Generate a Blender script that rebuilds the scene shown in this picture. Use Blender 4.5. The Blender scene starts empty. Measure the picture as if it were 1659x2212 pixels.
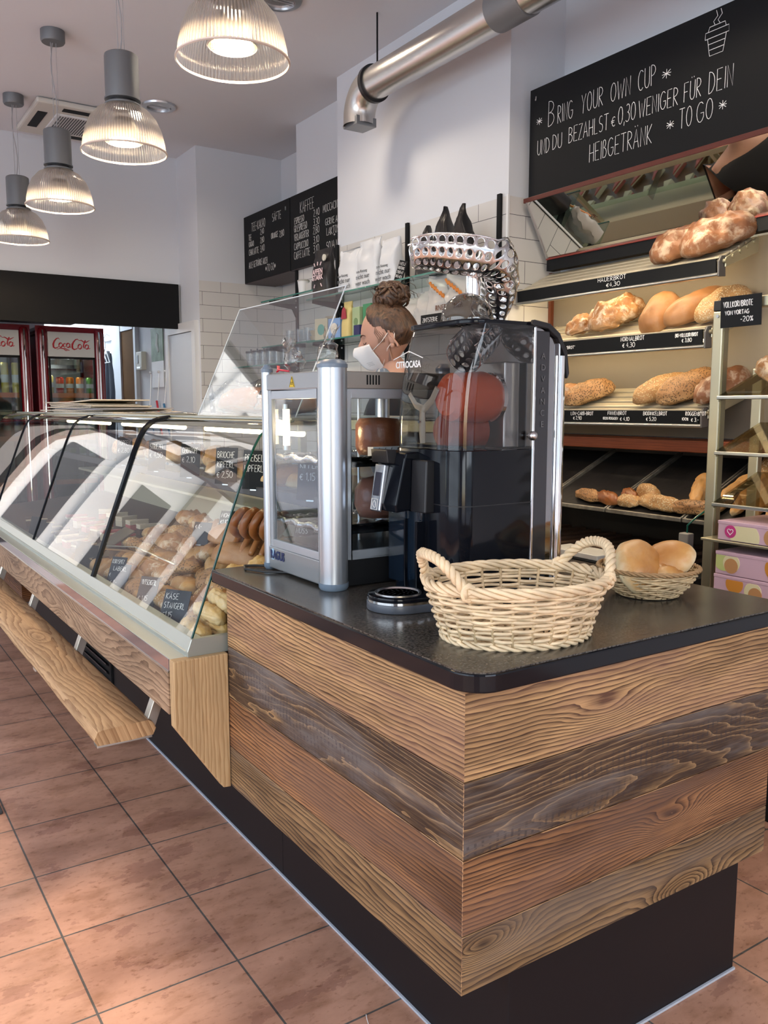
import bpy, bmesh, math, random
from mathutils import Vector, Matrix, Quaternion, noise
PI = math.pi
random.seed(7)
C = bpy.context.scene.collection
SC = bpy.context.scene

# ---------------------------------------------------------------- camera
F_PX, W_PX, H_PX = 1830.0, 1659.0, 2212.0
PITCH = math.atan(226 / F_PX)
YAW = math.radians(33.4)
cam_d = bpy.data.cameras.new('camera')
cam_d.sensor_fit = 'VERTICAL'
cam_d.sensor_height = 24.0
cam_d.lens = 24.0 * F_PX / H_PX
cam_d.clip_start = 0.02
cam = bpy.data.objects.new('camera', cam_d)
C.objects.link(cam)
cam.location = (0, 0, 1.33)
fwd = Vector((math.sin(YAW) * math.cos(PITCH), math.cos(YAW) * math.cos(PITCH), -math.sin(PITCH)))
cam.rotation_euler = fwd.to_track_quat('-Z', 'Y').to_euler()
SC.camera = cam
SC.view_settings.view_transform = 'Standard'
SC.view_settings.look = 'None'
SC.view_settings.gamma = 1.0
SC.view_settings.use_curve_mapping = False
SC.view_settings.exposure = 0.68
SC.cycles.max_bounces = 9
SC.cycles.diffuse_bounces = 4
SC.cycles.glossy_bounces = 4
SC.cycles.transmission_bounces = 6
SC.cycles.transparent_max_bounces = 24
SC.cycles.caustics_reflective = False
SC.cycles.caustics_refractive = False
SC.cycles.sample_clamp_indirect = 4.0
SC.cycles.use_adaptive_sampling = True
SC.cycles.adaptive_threshold = 0.02

# ---------------------------------------------------------------- world and daylight
world = bpy.data.worlds.new('sky')
SC.world = world
world.use_nodes = True
wn = world.node_tree
wn.nodes.clear()
wo = wn.nodes.new('ShaderNodeOutputWorld')
wb = wn.nodes.new('ShaderNodeBackground')
sky = wn.nodes.new('ShaderNodeTexSky')
sky.sky_type = 'NISHITA'
sky.sun_disc = False
sky.sun_elevation = math.radians(48)
sky.sun_rotation = math.radians(200)
sky.air_density = 1.2
sky.dust_density = 2.5
wb.inputs['Strength'].default_value = 0.60
wn.links.new(sky.outputs[0], wb.inputs[0])
wn.links.new(wb.outputs[0], wo.inputs[0])

def light(name, kind, loc, energy, color=(1, 1, 1), target=None, size=None, size_y=None, angle=None, spot=None, portal=False):
    d = bpy.data.lights.new(name, kind)
    d.energy = energy
    d.color = color
    if size is not None:
        if kind == 'AREA':
            d.shape = 'RECTANGLE' if size_y else 'SQUARE'
            d.size = size
            if size_y: d.size_y = size_y
        else:
            d.shadow_soft_size = size
    if angle is not None: d.angle = angle
    if spot is not None:
        d.spot_size = spot; d.spot_blend = 0.6
    if portal: d.cycles.is_portal = True
    o = bpy.data.objects.new(name, d)
    C.objects.link(o)
    o.location = loc
    if target is not None:
        o.rotation_euler = (Vector(target) - Vector(loc)).to_track_quat('-Z', 'Y').to_euler()
    return o

light('sun', 'SUN', (-9, -3, 8), 3.0, (1.0, 0.84, 0.66), target=(-9 + 1.145, -3 + 0.42, 8 - 1.0), angle=math.radians(2.2))
# daylight entering through the shop windows (street side on the left, shopfront behind the camera)
light('left_window_daylight', 'AREA', (-2.75, 1.7, 1.75), 72, (0.80, 0.90, 1.0), target=(2.0, 2.3, 1.3), size=5.0, size_y=2.1)
light('front_window_daylight', 'AREA', (0.6, -2.85, 1.75), 12, (0.84, 0.92, 1.0), target=(1.0, 3.0, 1.3), size=4.6, size_y=2.1)

# ---------------------------------------------------------------- helpers
def root_matrix(root):
    if root is None: return Matrix.Identity(4)
    m = Matrix.LocRotScale(root.location, root.rotation_euler, None)
    if root.parent is not None: return root_matrix(root.parent) @ m
    return m

def thing(name, label, cat, loc=(0, 0, 0), rotz=0.0, group=None):
    o = bpy.data.objects.new(name, None)
    C.objects.link(o)
    o.empty_display_size = 0.05
    o.location = loc
    o.rotation_euler = (0, 0, rotz)
    o['label'] = label
    o['category'] = cat
    if group: o['group'] = group
    return o

def tag(o, label, cat, group=None, kind=None):
    o['label'] = label
    o['category'] = cat
    if group: o['group'] = group
    if kind: o['kind'] = kind
    return o

class MB:
    """collects shapes into one mesh"""
    def __init__(s): s.bm = bmesh.new(); s.cur = 0
    def _f(s, vs):
        try:
            f = s.bm.faces.new(vs); f.material_index = s.cur; return f
        except ValueError: return None
    def box(s, x0, x1, y0, y1, z0, z1, M=None):
        p = [(x0, y0, z0), (x1, y0, z0), (x1, y1, z0), (x0, y1, z0), (x0, y0, z1), (x1, y0, z1), (x1, y1, z1), (x0, y1, z1)]
        v = [s.bm.verts.new(M @ Vector(q) if M else q) for q in p]
        for a in ((3, 2, 1, 0), (4, 5, 6, 7), (0, 1, 5, 4), (1, 2, 6, 5), (2, 3, 7, 6), (3, 0, 4, 7)):
            s._f([v[i] for i in a])
        return s
    def prism(s, pts, axis, a0, a1, M=None):
        """pts 2D in the plane of the two other axes (in xyz order), extruded along axis"""
        def mk(p, a):
            q = [p[0], p[1]]; q.insert('xyz'.index(axis), a)
            q = Vector(q); return M @ q if M else q
        A = [s.bm.verts.new(mk(p, a0)) for p in pts]
        B = [s.bm.verts.new(mk(p, a1)) for p in pts]
        n = len(pts)
        s._f(A[::-1]); s._f(B)
        for i in range(n): s._f([A[i], A[(i + 1) % n], B[(i + 1) % n], B[i]])
        return s
    def lathe(s, prof, c=(0, 0, 0), seg=32, M=None, cap=True, sx=1.0, sy=1.0):
        rings = []
        for r, z in prof:
            ring = []
            for k in range(seg):
                a = 2 * PI * k / seg
                q = Vector((c[0] + r * sx * math.cos(a), c[1] + r * sy * math.sin(a), c[2] + z))
                ring.append(s.bm.verts.new(M @ q if M else q))
            rings.append(ring)
        for i in range(len(rings) - 1):
            for k in range(seg):
                s._f([rings[i][k], rings[i][(k + 1) % seg], rings[i + 1][(k + 1) % seg], rings[i + 1][k]])
        if cap:
            if prof[0][0] > 1e-6: s._f(rings[0][::-1])
            if prof[-1][0] > 1e-6: s._f(rings[-1])
        return s
    def cyl(s, p0, p1, r0, r1=None, seg=20, cap=True):
        r1 = r0 if r1 is None else r1
        return s.tube([p0, p1], [r0, r1], seg, cap)
    def tube(s, pts, r, seg=8, cap=True, closed=False, flat=1.0, up=None):
        P = [Vector(p) for p in pts]; n = len(P)
        R = r if isinstance(r, (list, tuple)) else [r] * n
        T = []
        for i in range(n):
            if closed: t = P[(i + 1) % n] - P[i - 1]
            else: t = P[min(i + 1, n - 1)] - P[max(i - 1, 0)]
            T.append(t.normalized() if t.length > 1e-9 else Vector((0, 0, 1)))
        u = Vector(up) if up else Vector((0, 0, 1))
        if abs(T[0].dot(u)) > 0.95: u = Vector((1, 0, 0))
        nrm = (u - T[0] * u.dot(T[0])).normalized()
        rings = []
        for i in range(n):
            if i: 
                nrm = nrm - T[i] * nrm.dot(T[i])
                nrm = nrm.normalized() if nrm.length > 1e-6 else T[i].orthogonal().normalized()
            b = T[i].cross(nrm)
            rings.append([s.bm.verts.new(P[i] + (nrm * math.cos(2 * PI * k / seg) * flat + b * math.sin(2 * PI * k / seg)) * R[i]) for k in range(seg)])
        m = n if closed else n - 1
        for i in range(m):
            j = (i + 1) % n
            for k in range(seg):
                s._f([rings[i][k], rings[i][(k + 1) % seg], rings[j][(k + 1) % seg], rings[j][k]])
        if cap and not closed: s._f(rings[0][::-1]); s._f(rings[-1])
        return s
    def grid(s, fn, nu, nv, closeu=False, closev=False):
        V = [[s.bm.verts.new(fn(i, j)) for j in range(nv)] for i in range(nu)]
        for i in range(nu if closeu else nu - 1):
            for j in range(nv if closev else nv - 1):
                s._f([V[i][j], V[(i + 1) % nu][j], V[(i + 1) % nu][(j + 1) % nv], V[i][(j + 1) % nv]])
        return V
    def quad(s, a, b, c, d):
        s._f([s.bm.verts.new(Vector(q)) for q in (a, b, c, d)]); return s
    def sphere(s, c, r, seg=20, rings=12, sc=(1, 1, 1), M=None):
        prof = [(max(0.0, math.sin(PI * i / rings)) * r, -math.cos(PI * i / rings) * r) for i in range(rings + 1)]
        MM = Matrix.Translation(c) @ Matrix.Diagonal((sc[0], sc[1], sc[2], 1))
        if M: MM = M @ MM
        return s.lathe(prof, (0, 0, 0), seg, MM, cap=False)

def part(name, mb, mat, parent=None, smooth=False, bevel=0.0, bseg=2, uv=None, world=True, solid=0.0, subsurf=0, voff=0.0):
    bm = mb.bm if isinstance(mb, MB) else mb
    bmesh.ops.remove_doubles(bm, verts=bm.verts, dist=1e-6)
    bmesh.ops.recalc_face_normals(bm, faces=bm.faces)
    if bevel > 0:
        es = [e for e in bm.edges if len(e.link_faces) == 2 and e.calc_face_angle(0) > 0.6]
        if es:
            bmesh.ops.bevel(bm, geom=es, offset=bevel, segments=bseg, profile=0.5, affect='EDGES', clamp_overlap=True)
    if uv:
        L = bm.loops.layers.uv.new('UV')
        for f in bm.faces:
            n = f.normal
            for lp in f.loops:
                co = lp.vert.co
                if uv == 'wall':
                    lp[L].uv = (co.y, co.z) if abs(n.x) > abs(n.y) else (co.x, co.z)
                    if abs(n.z) > 0.7: lp[L].uv = (co.x, co.y)
                else:
                    a = 'xyz'.index(uv)
                    others = [k for k in range(3) if k != a]
                    # across coordinate: the in-plane axis that is not the length axis
                    w = sorted(others, key=lambda k: -abs(n[k]))
                    lp[L].uv = (co[a] + voff * 3.7, co[w[1]] + 0.37 * co[w[0]] + voff)
    if world and parent is not None:
        bm.transform(root_matrix(parent).inverted())
    me = bpy.data.meshes.new(name)
    if smooth:
        for f in bm.faces: f.smooth = True
    bm.to_mesh(me); bm.free()
    mats = mat if isinstance(mat, (list, tuple)) else [mat]
    for m in mats: me.materials.append(m)
    if smooth and smooth != 'all':
        me.set_sharp_from_angle(angle=math.radians(smooth if isinstance(smooth, (int, float)) and smooth is not True else 40))
    o = bpy.data.objects.new(name, me)
    C.objects.link(o)
    if parent is not None: o.parent = parent
    if solid:
        md = o.modifiers.new('solid', 'SOLIDIFY'); md.thickness = solid; md.offset = 0
    if subsurf:
        md = o.modifiers.new('sub', 'SUBSURF'); md.levels = subsurf; md.render_levels = subsurf
    return o

def struct(name, mb, mat, **k):
    o = part(name, mb, mat, None, **k); o['kind'] = 'structure'; return o

def dup(root, loc=None, rot=None, label=None, group=None, scale=None):
    r = root.copy(); C.objects.link(r)
    if loc is not None: r.location = loc
    if rot is not None: r.rotation_euler = rot if isinstance(rot, (tuple, list)) or hasattr(rot, 'x') else (0, 0, rot)
    if scale is not None: r.scale = (scale,) * 3 if isinstance(scale, (int, float)) else scale
    if label: r['label'] = label
    if group: r['group'] = group
    for ch in list(root.children):
        c = ch.copy(); C.objects.link(c); c.parent = r
        for g in list(ch.children):
            d = g.copy(); C.objects.link(d); d.parent = c
    return r

# ---------------------------------------------------------------- materials
def NT(m): m.use_nodes = True; return m.node_tree
def mat(name, col, rough=0.5, metal=0.0, spec=0.5, emit=None, estr=0.0, coat=0.0, bump=0.0, bscale=80.0, var=0.0, vscale=6.0, trans=0.0, ior=1.45, sheen=0.0, sss=0.0):
    m = bpy.data.materials.new(name); t = NT(m); b = t.nodes['Principled BSDF']
    c4 = (*col, 1)
    b.inputs['Base Color'].default_value = c4
    b.inputs['Roughness'].default_value = rough
    b.inputs['Metallic'].default_value = metal
    b.inputs['Specular IOR Level'].default_value = spec
    b.inputs['Coat Weight'].default_value = coat
    b.inputs['Transmission Weight'].default_value = trans
    b.inputs['IOR'].default_value = ior
    if sheen: b.inputs['Sheen Weight'].default_value = sheen
    if sss:
        b.inputs['Subsurface Weight'].default_value = sss
        b.inputs['Subsurface Radius'].default_value = (0.02, 0.008, 0.004)
    if emit: 
        b.inputs['Emission Color'].default_value = (*emit, 1); b.inputs['Emission Strength'].default_value = estr
    tc = None
    if var or bump:
        tc = t.nodes.new('ShaderNodeTexCoord')
    if var:
        n = t.nodes.new('ShaderNodeTexNoise'); n.inputs['Scale'].default_value = vscale; n.inputs['Detail'].default_value = 5
        t.links.new(tc.outputs['Object'], n.inputs['Vector'])
        r = t.nodes.new('ShaderNodeMapRange'); r.inputs['From Min'].default_value = .3; r.inputs['From Max'].default_value = .7
        r.inputs['To Min'].default_value = 1 - var; r.inputs['To Max'].default_value = 1 + var
        t.links.new(n.outputs['Fac'], r.inputs['Value'])
        x = t.nodes.new('ShaderNodeVectorMath'); x.operation = 'SCALE'; x.inputs[0].default_value = col
        t.links.new(r.outputs[0], x.inputs['Scale']); t.links.new(x.outputs[0], b.inputs['Base Color'])
    if bump:
        n = t.nodes.new('ShaderNodeTexNoise'); n.inputs['Scale'].default_value = bscale; n.inputs['Detail'].default_value = 3
        t.links.new(tc.outputs['Object'], n.inputs['Vector'])
        bp = t.nodes.new('ShaderNodeBump'); bp.inputs['Strength'].default_value = bump; bp.inputs['Distance'].default_value = 0.004
        t.links.new(n.outputs['Fac'], bp.inputs['Height']); t.links.new(bp.outputs[0], b.inputs['Normal'])
    return m

def glass(name, tint=(0.93, 0.97, 0.96), refl=1.0, rough=0.02, ior=1.5, edge=None):
    """thin pane: clear transparency with a Fresnel reflection"""
    m = bpy.data.materials.new(name); t = NT(m); t.nodes.clear()
    o = t.nodes.new('ShaderNodeOutputMaterial'); mx = t.nodes.new('ShaderNodeMixShader')
    tr = t.nodes.new('ShaderNodeBsdfTransparent'); gl = t.nodes.new('ShaderNodeBsdfGlossy')
    fr = t.nodes.new('ShaderNodeFresnel'); fr.inputs['IOR'].default_value = ior
    mu = t.nodes.new('ShaderNodeMath'); mu.operation = 'MULTIPLY'; mu.inputs[1].default_value = refl; mu.use_clamp = True
    ge = t.nodes.new('ShaderNodeNewGeometry'); mi = t.nodes.new('ShaderNodeMix'); t.links.new(ge.outputs['Backfacing'], mi.inputs[0])
    mi.inputs[2].default_value = ior; mi.inputs[3].default_value = 1 / ior; t.links.new(mi.outputs[0], fr.inputs['IOR'])
    tr.inputs[0].default_value = (*tint, 1); gl.inputs['Roughness'].default_value = rough
    t.links.new(fr.outputs[0], mu.inputs[0]); t.links.new(mu.outputs[0], mx.inputs[0])
    t.links.new(tr.outputs[0], mx.inputs[1]); t.links.new(gl.outputs[0], mx.inputs[2]); t.links.new(mx.outputs[0], o.inputs[0])
    return m

def ramp(t, fac, stops):
    r = t.nodes.new('ShaderNodeValToRGB'); e = r.color_ramp.elements
    while len(e) < len(stops): e.new(0.5)
    for k, (p, c) in enumerate(stops):
        e[k].position = p; e[k].color = (*c, 1) if len(c) == 3 else c
    if fac is not None: t.links.new(fac, r.inputs[0])
    return r

def mth(t, op, a, b=None, c=None, clamp=False):
    n = t.nodes.new('ShaderNodeMath'); n.operation = op; n.use_clamp = clamp
    for k, v in enumerate((a, b, c)):
        if v is None: continue
        if isinstance(v, (int, float)): n.inputs[k].default_value = v
        else: t.links.new(v, n.inputs[k])
    return n.outputs[0]

def wood(name, light_c, dark_c, freq=95.0, wob=1.0, knots=0.7, rough=0.6, bump=0.6, line=0.8, inv=False, stain=None, stain_amt=0.0, saw=0.0, patchy=1.0):
    """weathered softwood: year rings drawn out along U, closing round the odd knot"""
    m = bpy.data.materials.new(name); t = NT(m); b = t.nodes['Principled BSDF']
    uv = t.nodes.new('ShaderNodeUVMap'); sp = t.nodes.new('ShaderNodeSeparateXYZ'); t.links.new(uv.outputs[0], sp.inputs[0])
    def noise_(su, sv, det=3.0, off=0.0, rgh=0.5):
        mp = t.nodes.new('ShaderNodeMapping'); mp.inputs['Scale'].default_value = (su, sv, 1); mp.inputs['Location'].default_value = (off, off * 1.7, off)
        t.links.new(uv.outputs[0], mp.inputs['Vector'])
        n = t.nodes.new('ShaderNodeTexNoise'); n.inputs['Scale'].default_value = 1.0; n.inputs['Detail'].default_value = det; n.inputs['Roughness'].default_value = rgh
        t.links.new(mp.outputs[0], n.inputs['Vector']); return n.outputs['Fac']
    def mixc(fac, c1, c2):
        mx = t.nodes.new('ShaderNodeMix'); mx.data_type = 'RGBA'
        if isinstance(fac, (int, float)): mx.inputs['Factor'].default_value = fac
        else: t.links.new(fac, mx.inputs['Factor'])
        for i, c in ((6, c1), (7, c2)):
            if isinstance(c, tuple): mx.inputs[i].default_value = (*c, 1)
            else: t.links.new(c, mx.inputs[i])
        return mx.outputs[2]
    broad = noise_(0.75, 3.6, 1.0, 3.1)
    mid = noise_(1.6, 11.0, 2.0, 7.7)
    fine = noise_(9.0, 40.0, 2.0, 9.0)
    mp = t.nodes.new('ShaderNodeMapping'); mp.inputs['Scale'].default_value = (2.1, 6.5, 1)
    t.links.new(uv.outputs[0], mp.inputs['Vector'])
    vo = t.nodes.new('ShaderNodeTexVoronoi'); vo.inputs['Scale'].default_value = 1.0; vo.inputs['Randomness'].default_value = 1.0
    t.links.new(mp.outputs[0], vo.inputs['Vector'])
    sc = t.nodes.new('ShaderNodeSeparateColor'); t.links.new(vo.outputs['Color'], sc.inputs[0])
    on = mth(t, 'MULTIPLY', mth(t, 'GREATER_THAN', sc.outputs[0], 0.45), knots)
    d2 = mth(t, 'MULTIPLY', vo.outputs['Distance'], vo.outputs['Distance'])
    kn = mth(t, 'MULTIPLY', mth(t, 'EXPONENT', mth(t, 'MULTIPLY', d2, -26.0)), on)
    field = mth(t, 'ADD', mth(t, 'MULTIPLY', sp.outputs[1], freq), mth(t, 'MULTIPLY', broad, 20.0 * wob))
    field = mth(t, 'ADD', field, mth(t, 'MULTIPLY', mid, 5.0 * wob))
    field = mth(t, 'ADD', field, mth(t, 'MULTIPLY', fine, 1.3))
    field = mth(t, 'ADD', field, mth(t, 'MULTIPLY', kn, 11.0))
    fr = mth(t, 'FRACT', field)
    if inv: ring = mth(t, 'SUBTRACT', 1.0, mth(t, 'POWER', fr, 7.0))      # worn dark face, thin pale late-wood lines
    else: ring = mth(t, 'POWER', fr, 1.8)
    fibre = noise_(11.0, 330.0, 3.0, 5.0, 0.6)
    fib = mth(t, 'MULTIPLY', mth(t, 'SUBTRACT', fibre, 0.5), 1.3)
    shade = mth(t, 'ADD', mth(t, 'MULTIPLY', ring, line), fib, clamp=True)
    base = mixc(shade, light_c, dark_c)
    pt = ramp(t, noise_(1.5, 9.0, 4.0, 13.0, 0.62), [(0.36, (1.25, 1.22, 1.18)), (0.66, (0.42, 0.37, 0.34))])
    mx = t.nodes.new('ShaderNodeMix'); mx.data_type = 'RGBA'; mx.blend_type = 'MULTIPLY'; mx.inputs['Factor'].default_value = patchy
    t.links.new(base, mx.inputs[6]); t.links.new(pt.outputs[0], mx.inputs[7]); col = mx.outputs[2]
    if stain is not None:
        sn = ramp(t, noise_(1.3, 6.5, 5.0, 21.0, 0.65), [(0.46, (0, 0, 0)), (0.60, (1, 1, 1))])
        col = mixc(mth(t, 'MULTIPLY', sn.outputs[0], stain_amt), col, stain)
    if saw:
        wv = mth(t, 'FRACT', mth(t, 'ADD', mth(t, 'MULTIPLY', sp.outputs[0], 62.0), mth(t, 'MULTIPLY', mid, 2.0)))
        band = ramp(t, noise_(1.2, 12, 2, 41.0), [(0.50, (0, 0, 0)), (0.60, (1, 1, 1))])
        msk = mth(t, 'MULTIPLY', mth(t, 'MULTIPLY', mth(t, 'GREATER_THAN', wv, 0.66), mth(t, 'GREATER_THAN', noise_(20, 190, 2, 33.0), 0.50)), band.outputs[0])
        col = mixc(mth(t, 'MULTIPLY', msk, saw), col, (0.03, 0.025, 0.03))
    core = mth(t, 'MULTIPLY', mth(t, 'MULTIPLY', mth(t, 'EXPONENT', mth(t, 'MULTIPLY', d2, -420.0)), on), 0.9, clamp=True)
    col = mixc(core, col, (dark_c[0] * .4, dark_c[1] * .3, dark_c[2] * .3))
    crack = ramp(t, noise_(2.2, 120.0, 2.0, 51.0), [(0.0, (1, 1, 1)), (0.255, (1, 1, 1)), (0.275, (0, 0, 0))])
    col = mixc(mth(t, 'MULTIPLY', crack.outputs[0], 0.8), col, (dark_c[0] * .35, dark_c[1] * .3, dark_c[2] * .3))
    t.links.new(col, b.inputs['Base Color'])
    b.inputs['Roughness'].default_value = rough
    b.inputs['Specular IOR Level'].default_value = 0.3
    bp = t.nodes.new('ShaderNodeBump'); bp.inputs['Strength'].default_value = bump; bp.inputs['Distance'].default_value = 0.002; bp.invert = not inv
    t.links.new(mth(t, 'ADD', ring, mth(t, 'MULTIPLY', fibre, 0.5)), bp.inputs['Height']); t.links.new(bp.outputs[0], b.inputs['Normal'])
    return m

M = {}
M['wall'] = mat('white_paint', (0.66, 0.685, 0.72), 0.85, bump=0.06, bscale=60)
M['ceiling'] = mat('ceiling_paint', (0.70, 0.715, 0.745), 0.9)
M['plank_tan'] = wood('reclaimed_tan', (0.50, 0.315, 0.15), (0.075, 0.034, 0.016), 105, 0.75, 1.0, line=1.15, stain=(0.25, 0.13, 0.10), stain_amt=0.35)
M['plank_grey'] = wood('reclaimed_grey', (0.36, 0.23, 0.11), (0.050, 0.029, 0.019), 62, 1.15, 0.5, inv=True, line=0.95, stain=(0.16, 0.145, 0.14), stain_amt=0.7, saw=0.55, patchy=.8)
M['plank_red'] = wood('reclaimed_red', (0.30, 0.15, 0.065), (0.045, 0.018, 0.009), 115, 1.0, 1.0, line=1.15, stain=(0.13, 0.075, 0.055), stain_amt=0.5)
M['plank_olive'] = wood('reclaimed_olive', (0.27, 0.17, 0.08), (0.042, 0.024, 0.014), 100, 0.9, 0.8, line=1.15, stain=(0.15, 0.115, 0.09), stain_amt=0.5)
M['pine'] = wood('bench_pine', (0.52, 0.34, 0.18), (0.24, 0.125, 0.055), 46, 0.62, 0.5, bump=0.35, line=0.9, patchy=.45)
M['pine_light'] = wood('clear_pine', (0.55, 0.39, 0.21), (0.32, 0.185, 0.08), 80, 0.35, 1.0, bump=0.15, line=0.8, patchy=.25)
M['pine_grey'] = wood('weathered_pine', (0.38, 0.26, 0.165), (0.13, 0.075, 0.045), 55, 1.2, 0.7, bump=0.4, line=0.95, patchy=.6)
M['kick'] = mat('plinth_black_brown', (0.010, 0.008, 0.009), 0.5, spec=.25)
M['alu'] = mat('anodised_aluminium', (0.58, 0.59, 0.55), 0.32, 1.0)
M['alu_paint'] = mat('pale_metal_sill', (0.43, 0.46, 0.42), 0.33, 0.6)
M['brass'] = mat('champagne_aluminium', (0.62, 0.57, 0.40), 0.33, 0.85)
M['steel'] = mat('brushed_steel', (0.55, 0.55, 0.55), 0.28, 1.0)
M['chrome'] = mat('polished_chrome', (0.80, 0.80, 0.80), 0.06, 1.0)
M['black'] = mat('black_plastic', (0.012, 0.012, 0.014), 0.35)
M['gloss_black'] = mat('gloss_black', (0.004, 0.005, 0.008), 0.10, spec=.28)
M['matt_black'] = mat('chalkboard_black', (0.0065, 0.0072, 0.0082), 0.6, spec=.22)
M['white'] = mat('white_plastic', (0.75, 0.76, 0.76), 0.4)
M['chalk'] = mat('chalk_white', (0.85, 0.85, 0.83), 0.8)
M['chalk_grey'] = mat('chalk_grey', (0.50, 0.51, 0.52), 0.8)
M['pane'] = glass('clear_pane', (0.90, 0.95, 0.94), 1.0)
M['case_glass'] = glass('case_glass', (0.92, 0.96, 0.955), 1.5, 0.01)
M['green_edge'] = mat('green_glass_edge', (0.02, 0.16, 0.12), 0.1, trans=0.3)
M['cream'] = mat('cream_panel', (0.62, 0.55, 0.40), 0.45)
M['grey_back'] = mat('taupe_panel', (0.20, 0.165, 0.12), 0.6, var=0.08, vscale=2)
# ---------------------------------------------------------------- tile materials
def tile_mat(name, w, h, c1, c2, grout, mort, rough, offs=0.5, ox=0.0, oy=0.0, bump=0.3, stains=False):
    m = bpy.data.materials.new(name); t = NT(m); b = t.nodes['Principled BSDF']
    uv = t.nodes.new('ShaderNodeUVMap'); mp = t.nodes.new('ShaderNodeMapping')
    mp.inputs['Location'].default_value = (-ox, -oy, 0)
    t.links.new(uv.outputs[0], mp.inputs['Vector'])
    br = t.nodes.new('ShaderNodeTexBrick'); br.offset = offs; br.squash = 1.0
    br.inputs['Scale'].default_value = 1.0; br.inputs['Brick Width'].default_value = w; br.inputs['Row Height'].default_value = h
    br.inputs['Mortar Size'].default_value = mort; br.inputs['Mortar Smooth'].default_value = 0.15; br.inputs['Bias'].default_value = 0.0
    br.inputs['Color1'].default_value = (*c1, 1); br.inputs['Color2'].default_value = (*c2, 1); br.inputs['Mortar'].default_value = (*grout, 1)
    t.links.new(mp.outputs[0], br.inputs['Vector'])
    col = br.outputs['Color']
    if stains:
        for sc, det, lo, hi, tint in ((3.2, 7, .38, .70, (0.60, 0.56, 0.54)), (11.0, 8, .50, .74, (0.66, 0.60, 0.52)), (46.0, 7, .56, .70, (0.62, 0.54, 0.48)), (5.0, 8, .42, .30, (1.25, 1.32, 1.30))):
            n = t.nodes.new('ShaderNodeTexNoise'); n.inputs['Scale'].default_value = sc; n.inputs['Detail'].default_value = det; n.inputs['Roughness'].default_value = 0.62
            mpn = t.nodes.new('ShaderNodeMapping'); mpn.inputs['Scale'].default_value = (0.8, 1.5, 1); mpn.inputs['Rotation'].default_value = (0, 0, 0.2)
            t.links.new(uv.outputs[0], mpn.inputs['Vector']); t.links.new(mpn.outputs[0], n.inputs['Vector'])
            rr = ramp(t, n.outputs['Fac'], [(lo, (1, 1, 1)), (hi, tint)])
            mx = t.nodes.new('ShaderNodeMix'); mx.data_type = 'RGBA'; mx.blend_type = 'MULTIPLY'; mx.inputs['Factor'].default_value = 1.0
            t.links.new(col, mx.inputs[6]); t.links.new(rr.outputs[0], mx.inputs[7]); col = mx.outputs[2]
    t.links.new(col, b.inputs['Base Color'])
    b.inputs['Roughness'].default_value = rough
    bp = t.nodes.new('ShaderNodeBump'); bp.inputs['Strength'].default_value = bump; bp.inputs['Distance'].default_value = 0.003; bp.invert = True
    t.links.new(br.outputs['Fac'], bp.inputs['Height']); t.links.new(bp.outputs[0], b.inputs['Normal'])
    return m

M['floor'] = tile_mat('terracotta_tiles', 0.333, 0.328, (0.44, 0.225, 0.15), (0.38, 0.195, 0.135), (0.085, 0.075, 0.07), 0.0028, 0.42, 0.0, 0.0865, 0.145, 0.35, True)
M['subway'] = tile_mat('subway_tiles', 0.30, 0.10, (0.68, 0.665, 0.635), (0.65, 0.635, 0.61), (0.06, 0.06, 0.065), 0.0013, 0.14, 0.5, 0.05, -0.003, 0.25)

# ---------------------------------------------------------------- the room
CZ = 3.246
def slab(name, m, *b, **k): return struct(name, MB().box(*b), m, **k)
slab('floor', M['floor'], -2.8, 3.3, -3.0, 9.4, -0.08, 0.0, uv='wall')
slab('ceiling', M['ceiling'], -2.8, 4.2, -3.0, 6.62, CZ, CZ + 0.1)
slab('wall_back', M['wall'], 0.62, 2.43, 6.62, 6.78, 2.05, CZ)
slab('wall_back_window_side', M['wall'], 0.62, 0.74, 6.62, 8.0, 0.0, 2.62)
slab('wall_back_above_window', M['wall'], -2.8, 0.62, 6.62, 6.78, 3.0, CZ)
slab('wall_back_below_window', M['wall'], -2.8, 0.62, 6.62, 6.78, 0.0, 0.35)
slab('ceiling_fridge_niche', M['ceiling'], .62, 2.6, 6.70, 9.4, 2.6, 2.66)
slab('wall_back_return', M['wall'], 2.43, 2.55, 6.50, 6.78, 0.0, CZ)
slab('wall_back_end', M['wall'], 2.43, 3.13, 6.21, 6.50, 0.0, CZ)
slab('wall_right', M['wall'], 2.98, 3.2, -3.0, 3.0, 0, CZ)
slab('wall_right_recess', M['wall'], 3.13, 3.3, 5.40, 6.3, 0, CZ)
slab('wall_right_middle', M['wall'], 2.84, 3.3, 4.50, 5.40, 0, CZ)
slab('wall_chimney', M['wall'], 2.65, 3.3, 3.0, 4.52, 0, CZ)
# corridor behind the header
slab('wall_corridor_right', M['wall'], 2.43, 2.55, 6.78, 9.4, 0, 2.6)
slab('wall_corridor_end', M['wall'], 1.6, 2.43, 9.3, 9.4, 0, 2.6)
slab('wall_back_left', M['wall'], 0.62, 1.6, 7.9, 8.0, 0, 2.6)
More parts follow.
